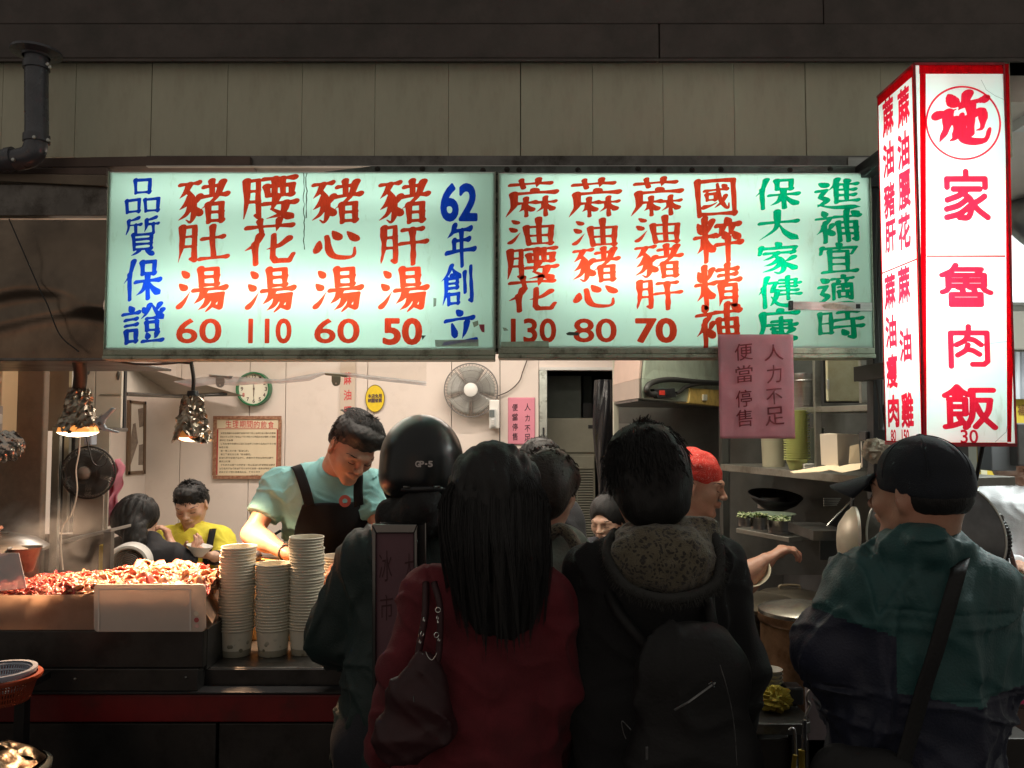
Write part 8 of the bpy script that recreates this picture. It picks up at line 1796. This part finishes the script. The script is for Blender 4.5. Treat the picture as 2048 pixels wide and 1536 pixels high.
short_strands(L, p, HAIRM, 420, -.3, 1.4, .089, .108, .094, 0, math.pi, 6, 6, .0011)
m = (sl + sr)/2; S = Sdf(); srv = sr + (er - sr)*.85
S.cap(sl, sr, .066, k=.05, flat=BACK, f=1.0).cap(nb + UP*-.01, m, .075, .12, k=.05, flat=BACK, f=1.1).cap(m + UP*-.09, pel + UP*.05, .15, .16, k=.06, flat=BACK, f=1.3).chain([sl, el, hl], [.066,.055,.045], k=.03).cap(sr, er, .068, .070, k=.03).plane(srv, srv - sr, .09).noise(.002, 26, 81, True).crease(.008, 20, 88)
S.build('t_shirt', .006, cloth('black_tee', (.014,.014,.018), .2), p)
obj('trousers', MB().tube([pel + Vector((-.1,0,0)), pel + Vector((-.1,.38,.03)), pel + Vector((-.1,.39,-.3))], [.11,.085,.07], 16).tube([pel + Vector((.1,0,0)), pel + Vector((.1,.38,.03)), pel + Vector((.1,.39,-.3))], [.11,.085,.07], 16), JEAN, p, smooth=True)
box1('stool', (-1.95, 3.70, .0), (-1.62, 4.0, .44), RB, None); tag(bpy.data.objects['stool.001'], 'red plastic stool under the diner in black', 'stool')
# ---------------------------------------------------------------- worker with the red bandana
D = 2.92
hc = P(1392, 968, D); nb = P(1375, 1060, D); sl, sr = P(1330, 1100, D + .12), P(1405, 1095, D - .12); el, er = P(1340, 1200, D + .12), P(1488, 1160, D - .15); hl, hr = P(1420, 1210, D + .1), P(1532, 1122, D - .16); pel = P(1340, 1300, D + .12)
R = Rh(72, 12, 0)
SIDE = Vector((.35, -.93, 0)).normalized()
S = Sdf(); L = head(S, hc, R, 1.0); S.cap(L(0,.03,-.05), nb, .052, .055, k=.03); body_core(S, nb, sl, sr, pel, RGT, .95); S.chain([sl, el, hl], [.045,.038,.028], k=.03).chain([sr, er], [.050,.042], k=.03).chain([er, hr], [.042,.028], k=.02).cap(er, er + (hr-er)*.4, .044, .038, k=.03)
hand(S, hr, (.6,.1,.35), (.5,0,-1), -1, 32); hand(S, hl, (.6,0,-.3), (0,0,-1), 1, 25); legs(S, pel, BACK, .08, .05)
p = S.build('person', .0045, SKIN); tag(p, 'worker with a red bandana and striped shirt reaching over the soup pots', 'person'); face_bits(L, p)
def bandana():
    m = mat('red_bandana', (.66,.035,.02), .8, 0, .15, 20, .3, 200); N = m.node_tree.nodes; L_ = m.node_tree.links; b = N['Principled BSDF']; tc = N.new('ShaderNodeTexCoord'); wv = N.new('ShaderNodeTexWave'); wv.wave_type = 'RINGS'; wv.inputs['Scale'].default_value = 40; wv.inputs['Distortion'].default_value = 22; wv.inputs['Detail'].default_value = 2; L_.new(tc.outputs['Object'], wv.inputs[0])
    r = N.new('ShaderNodeMapRange'); r.inputs[1].default_value = .90; r.inputs[2].default_value = 1.2; L_.new(wv.outputs[0], r.inputs[0]); mx = N.new('ShaderNodeMix'); mx.data_type = 'RGBA'; mx.inputs[7].default_value = (.72,.50,.44,1); L_.new(b.inputs['Base Color'].links[0].from_socket, mx.inputs[6]); L_.new(r.outputs[0], mx.inputs[0]); L_.new(mx.outputs[2], b.inputs['Base Color']); return m
H = Sdf(); H.ell(L(0,.022,.040), (.084,.104,.086), R, k=.02).plane(L(0,-.02,.016), R @ Vector((0, .35, -1)), .16, k=.004).ell(L(0,.11,.0), (.03,.03,.025), R, k=.02).noise(.0025, 50, 3, True)
H.build('bandana', .004, bandana(), p)
H = Sdf(); H.ell(L(0,.045,.0), (.080,.078,.058), R, k=.02).ell(L(0,-.075,-.01), (.09,.07,.09), R, k=.02, op='s').noise(.002, 120, 7, True); H.build('hair', .004, HAIRM, p)
def stripes():
    m = mat('striped_jersey', (.33,.31,.26), .85, 0, .1, 20, .3, 260); N = m.node_tree.nodes; L_ = m.node_tree.links; b = N['Principled BSDF']; tc = N.new('ShaderNodeTexCoord'); sp = N.new('ShaderNodeVectorMath'); sp.operation = 'DOT_PRODUCT'
    d = (er - sr).normalized(); sp.inputs[1].default_value = d; L_.new(tc.outputs['Object'], sp.inputs[0]); mt_ = N.new('ShaderNodeMath'); mt_.operation = 'MULTIPLY'; mt_.inputs[1].default_value = 150; L_.new(sp.outputs['Value'], mt_.inputs[0]); sn = N.new('ShaderNodeMath'); sn.operation = 'SINE'; L_.new(mt_.outputs[0], sn.inputs[0])
    r = N.new('ShaderNodeMapRange'); r.inputs[1].default_value = -.1; r.inputs[2].default_value = .1; L_.new(sn.outputs[0], r.inputs[0]); mx = N.new('ShaderNodeMix'); mx.data_type = 'RGBA'; mx.inputs[7].default_value = (.065,.045,.085,1); L_.new(b.inputs['Base Color'].links[0].from_socket, mx.inputs[6]); L_.new(r.outputs[0], mx.inputs[0]); L_.new(mx.outputs[2], b.inputs['Base Color']); return m
m = (sl + sr)/2; S = Sdf(); srv = sr + (er - sr)*.68
S.cap(sl, sr, .062, k=.05).cap(nb + UP*-.01, m, .075, .12, k=.05).cap(m + UP*-.09, pel, .15, .15, k=.06, flat=RGT, f=1.2).chain([sl, el, hl], [.062,.055,.045], k=.03).cap(sr, er, .066, .066, k=.03).plane(srv, srv - sr, .085, k=.003).crease(.006, 24, 89)
S.build('striped_shirt', .0055, stripes(), p)
trousers(pel, BACK, p, JEAN); shoes(pel, BACK, RGT, p)
ldl = thing('ladle_strainer', P(1515, 1150, 2.7), 'pale shallow strainer held over the pots by the worker', 'strainer')
c = P(1514, 1148, 2.74); obj('strainer_dish', MB().lathe([(0, -.012), (.035, -.008), (.052, .006), (.054, .006), (.036, -.012), (0, -.016)], c, 28, (.5, -.75, 0)), mat('pale_strainer', (.55,.50,.36), .4, .3, .2, 30), ldl, smooth=True)
obj('handle', MB().tube([c + Vector((.03,0,.03)), hr + Vector((.03,0,.01))], .004, 6), STEEL, ldl)
# ---------------------------------------------------------------- people glimpsed between the customers
def glimpse(hc, R, sc, D, sl, sr, pel, label, hairm, hb, shirtm, skin=SKIN2, facing=BACK, seated=False, hand_to=None, hscale=1.0, extra=None):
    nb = (sl + sr)/2 + UP*.05; el = sl + Vector((-.03, 0, -.27)); er = sr + Vector((.03, 0, -.27)); S = Sdf(); L = head(S, hc, R, sc); S.cap(L(0,.03,-.05), nb, .052, .056, k=.03); body_core(S, nb, sl, sr, pel, BACK, .9)
    hl = el + facing*.2 + UP*.02; hr = er + facing*.2 + UP*.02
    if hand_to is not None: hr = hand_to
    S.chain([sl, el, hl], [.045,.038,.028], k=.03).chain([sr, er, hr], [.045,.038,.028], k=.03); hand(S, hl, facing, (0,0,-1), 1, 30); hand(S, hr, facing * .6 + UP*.3, (0,0,-1), -1, 30)
    if seated:
        for s_ in (-1, 1): kn = pel + RGT*.09*s_ + facing*.4; S.cap(pel + RGT*.08*s_, kn, .075, .055, k=.03).cap(kn, Vector((kn.x, kn.y, .06)), .05, .04, k=.03)
    else: legs(S, pel, RGT, .08, .05)
    p = S.build('person', .006, skin); tag(p, label, 'person'); face_bits(L, p)
    H = Sdf()
    for c_, r_ in hb: H.ell(L(*c_), r_, R, k=.025)
    H.ell(L(0,-.105,-.02), (.064,.055,.085), R, k=.012, op='s').noise(.0012, 120, 7, True, aniso=(1,1,.3)).noise(.0025, 40, 5); H.build('hair', .0045, hairm, p)
    short_strands(L, p, hairm, 500, -.4, 1.5); tufts(L, p, hairm, 300, hb[0][1][0], hb[0][1][1], hb[0][1][2], .02, 9, .0012, -.5, 1.5, -.3, 3.5)
    m = (sl + sr)/2; S = Sdf(); S.cap(sl, sr, .066, k=.05).cap(nb + UP*-.02, m, .07, .12, k=.05, flat=BACK, f=1.1).cap(m + UP*-.09, pel, .155, .16, k=.06, flat=BACK, f=1.35).chain([sl, el, hl], [.066,.056,.042], k=.03).chain([sr, er, hr], [.066,.056,.042], k=.03).plane(hl, hl - el, .07).plane(hr, hr - er, .07)
    if extra: extra(S, m)
    S.noise(.002, 26, 81, True).crease(.007, 20, 83, (1,1,.6)); S.build('shirt', .007, shirtm, p)
    if seated: obj('trousers', MB().tube([pel - RGT*.1, pel - RGT*.1 + facing*.38, pel - RGT*.1 + facing*.39 - UP*.3], [.11,.085,.07], 16).tube([pel + RGT*.1, pel + RGT*.1 + facing*.38, pel + RGT*.1 + facing*.39 - UP*.3], [.11,.085,.07], 16), JEAN, p, smooth=True)
    else: trousers(pel, RGT, p, JEAN); shoes(pel, RGT, facing, p)
    return p, L
hbN = [((0,.020,.038), (.088,.104,.090)), ((0,.055,-.01), (.082,.064,.075))]
pg, Lg = glimpse(P(1082, 940, 3.25), Rh(165, 8, 0), .98, 3.25, P(1040, 1035, 3.25), P(1130, 1040, 3.25), P(1085, 1230, 3.3), 'person with greying swept back hair standing beyond the others', HAIRG, hbN, cloth('dark_shirt', (.03,.03,.035)))
def lv(S, m): pass
LEO = leopard(); LEO.name = 'patterned_collar'
pv, Lv = glimpse(P(1098, 980, 2.45), Rh(150, 10, 0), .96, 2.45, P(1050, 1105, 2.45), P(1132, 1110, 2.42), P(1095, 1330, 2.5), 'brown haired woman in a pale grey green top turned away behind the red coat', HAIRB, [((0,.020,.036), (.096,.112,.094)), ((0,.060,-.02), (.094,.072,.080))], cloth('grey_green_knit', (.24,.28,.24), .15, 10, 120, .6))
obj('patterned_scarf', MB().tube(bez([P(1092, 1075, 2.33), P(1118, 1058, 2.33), P(1140, 1072, 2.32), P(1158, 1110, 2.30), P(1166, 1160, 2.30), P(1160, 1215, 2.30)], 30), M(13, 2.3), 10), LEO, pv, smooth=True)
gu, Lu = glimpse(P(1216, 1040, 3.9), Rh(-35, 14, 0), .96, 3.9, P(1180, 1108, 3.9), P(1262, 1110, 3.9), P(1215, 1210, 3.95), 'diner in dark clothes glimpsed between the two customers, face half hidden', HAIRM, hbN, cloth('dark_tee', (.018,.02,.03)), skin=SKIN2, facing=FWD, seated=True, hand_to=P(1192, 1118, 3.6))
box1('stool', (P(1190, 0, 3.9).x, 3.8, .0), (P(1270, 0, 3.9).x, 4.1, .44), RB, None); tag(bpy.data.objects['stool.002'], 'red plastic stool under the half hidden diner', 'stool')
gq, Lq = glimpse(P(2022, 912, 3.45), Rh(8, 10, 0), 1.05, 3.45, P(1988, 1000, 3.45), P(2085, 1000, 3.45), P(2035, 1220, 3.5), 'person in a white v-neck t-shirt in the alley at the right edge', HAIRM, [((0,.030,.05), (.084,.094,.08))], mat('white_tee', (.80,.80,.80), .8, 0, .06, 9, .2, 200), skin=SKIN2, facing=FWD,
                 extra=lambda S, m: S.cap(m + Vector((0,-.13,.06)), m + Vector((0,-.16,-.03)), .05, .012, k=.008, op='s'))
def _upd():
    bpy.context.view_layer.update()
_upd()
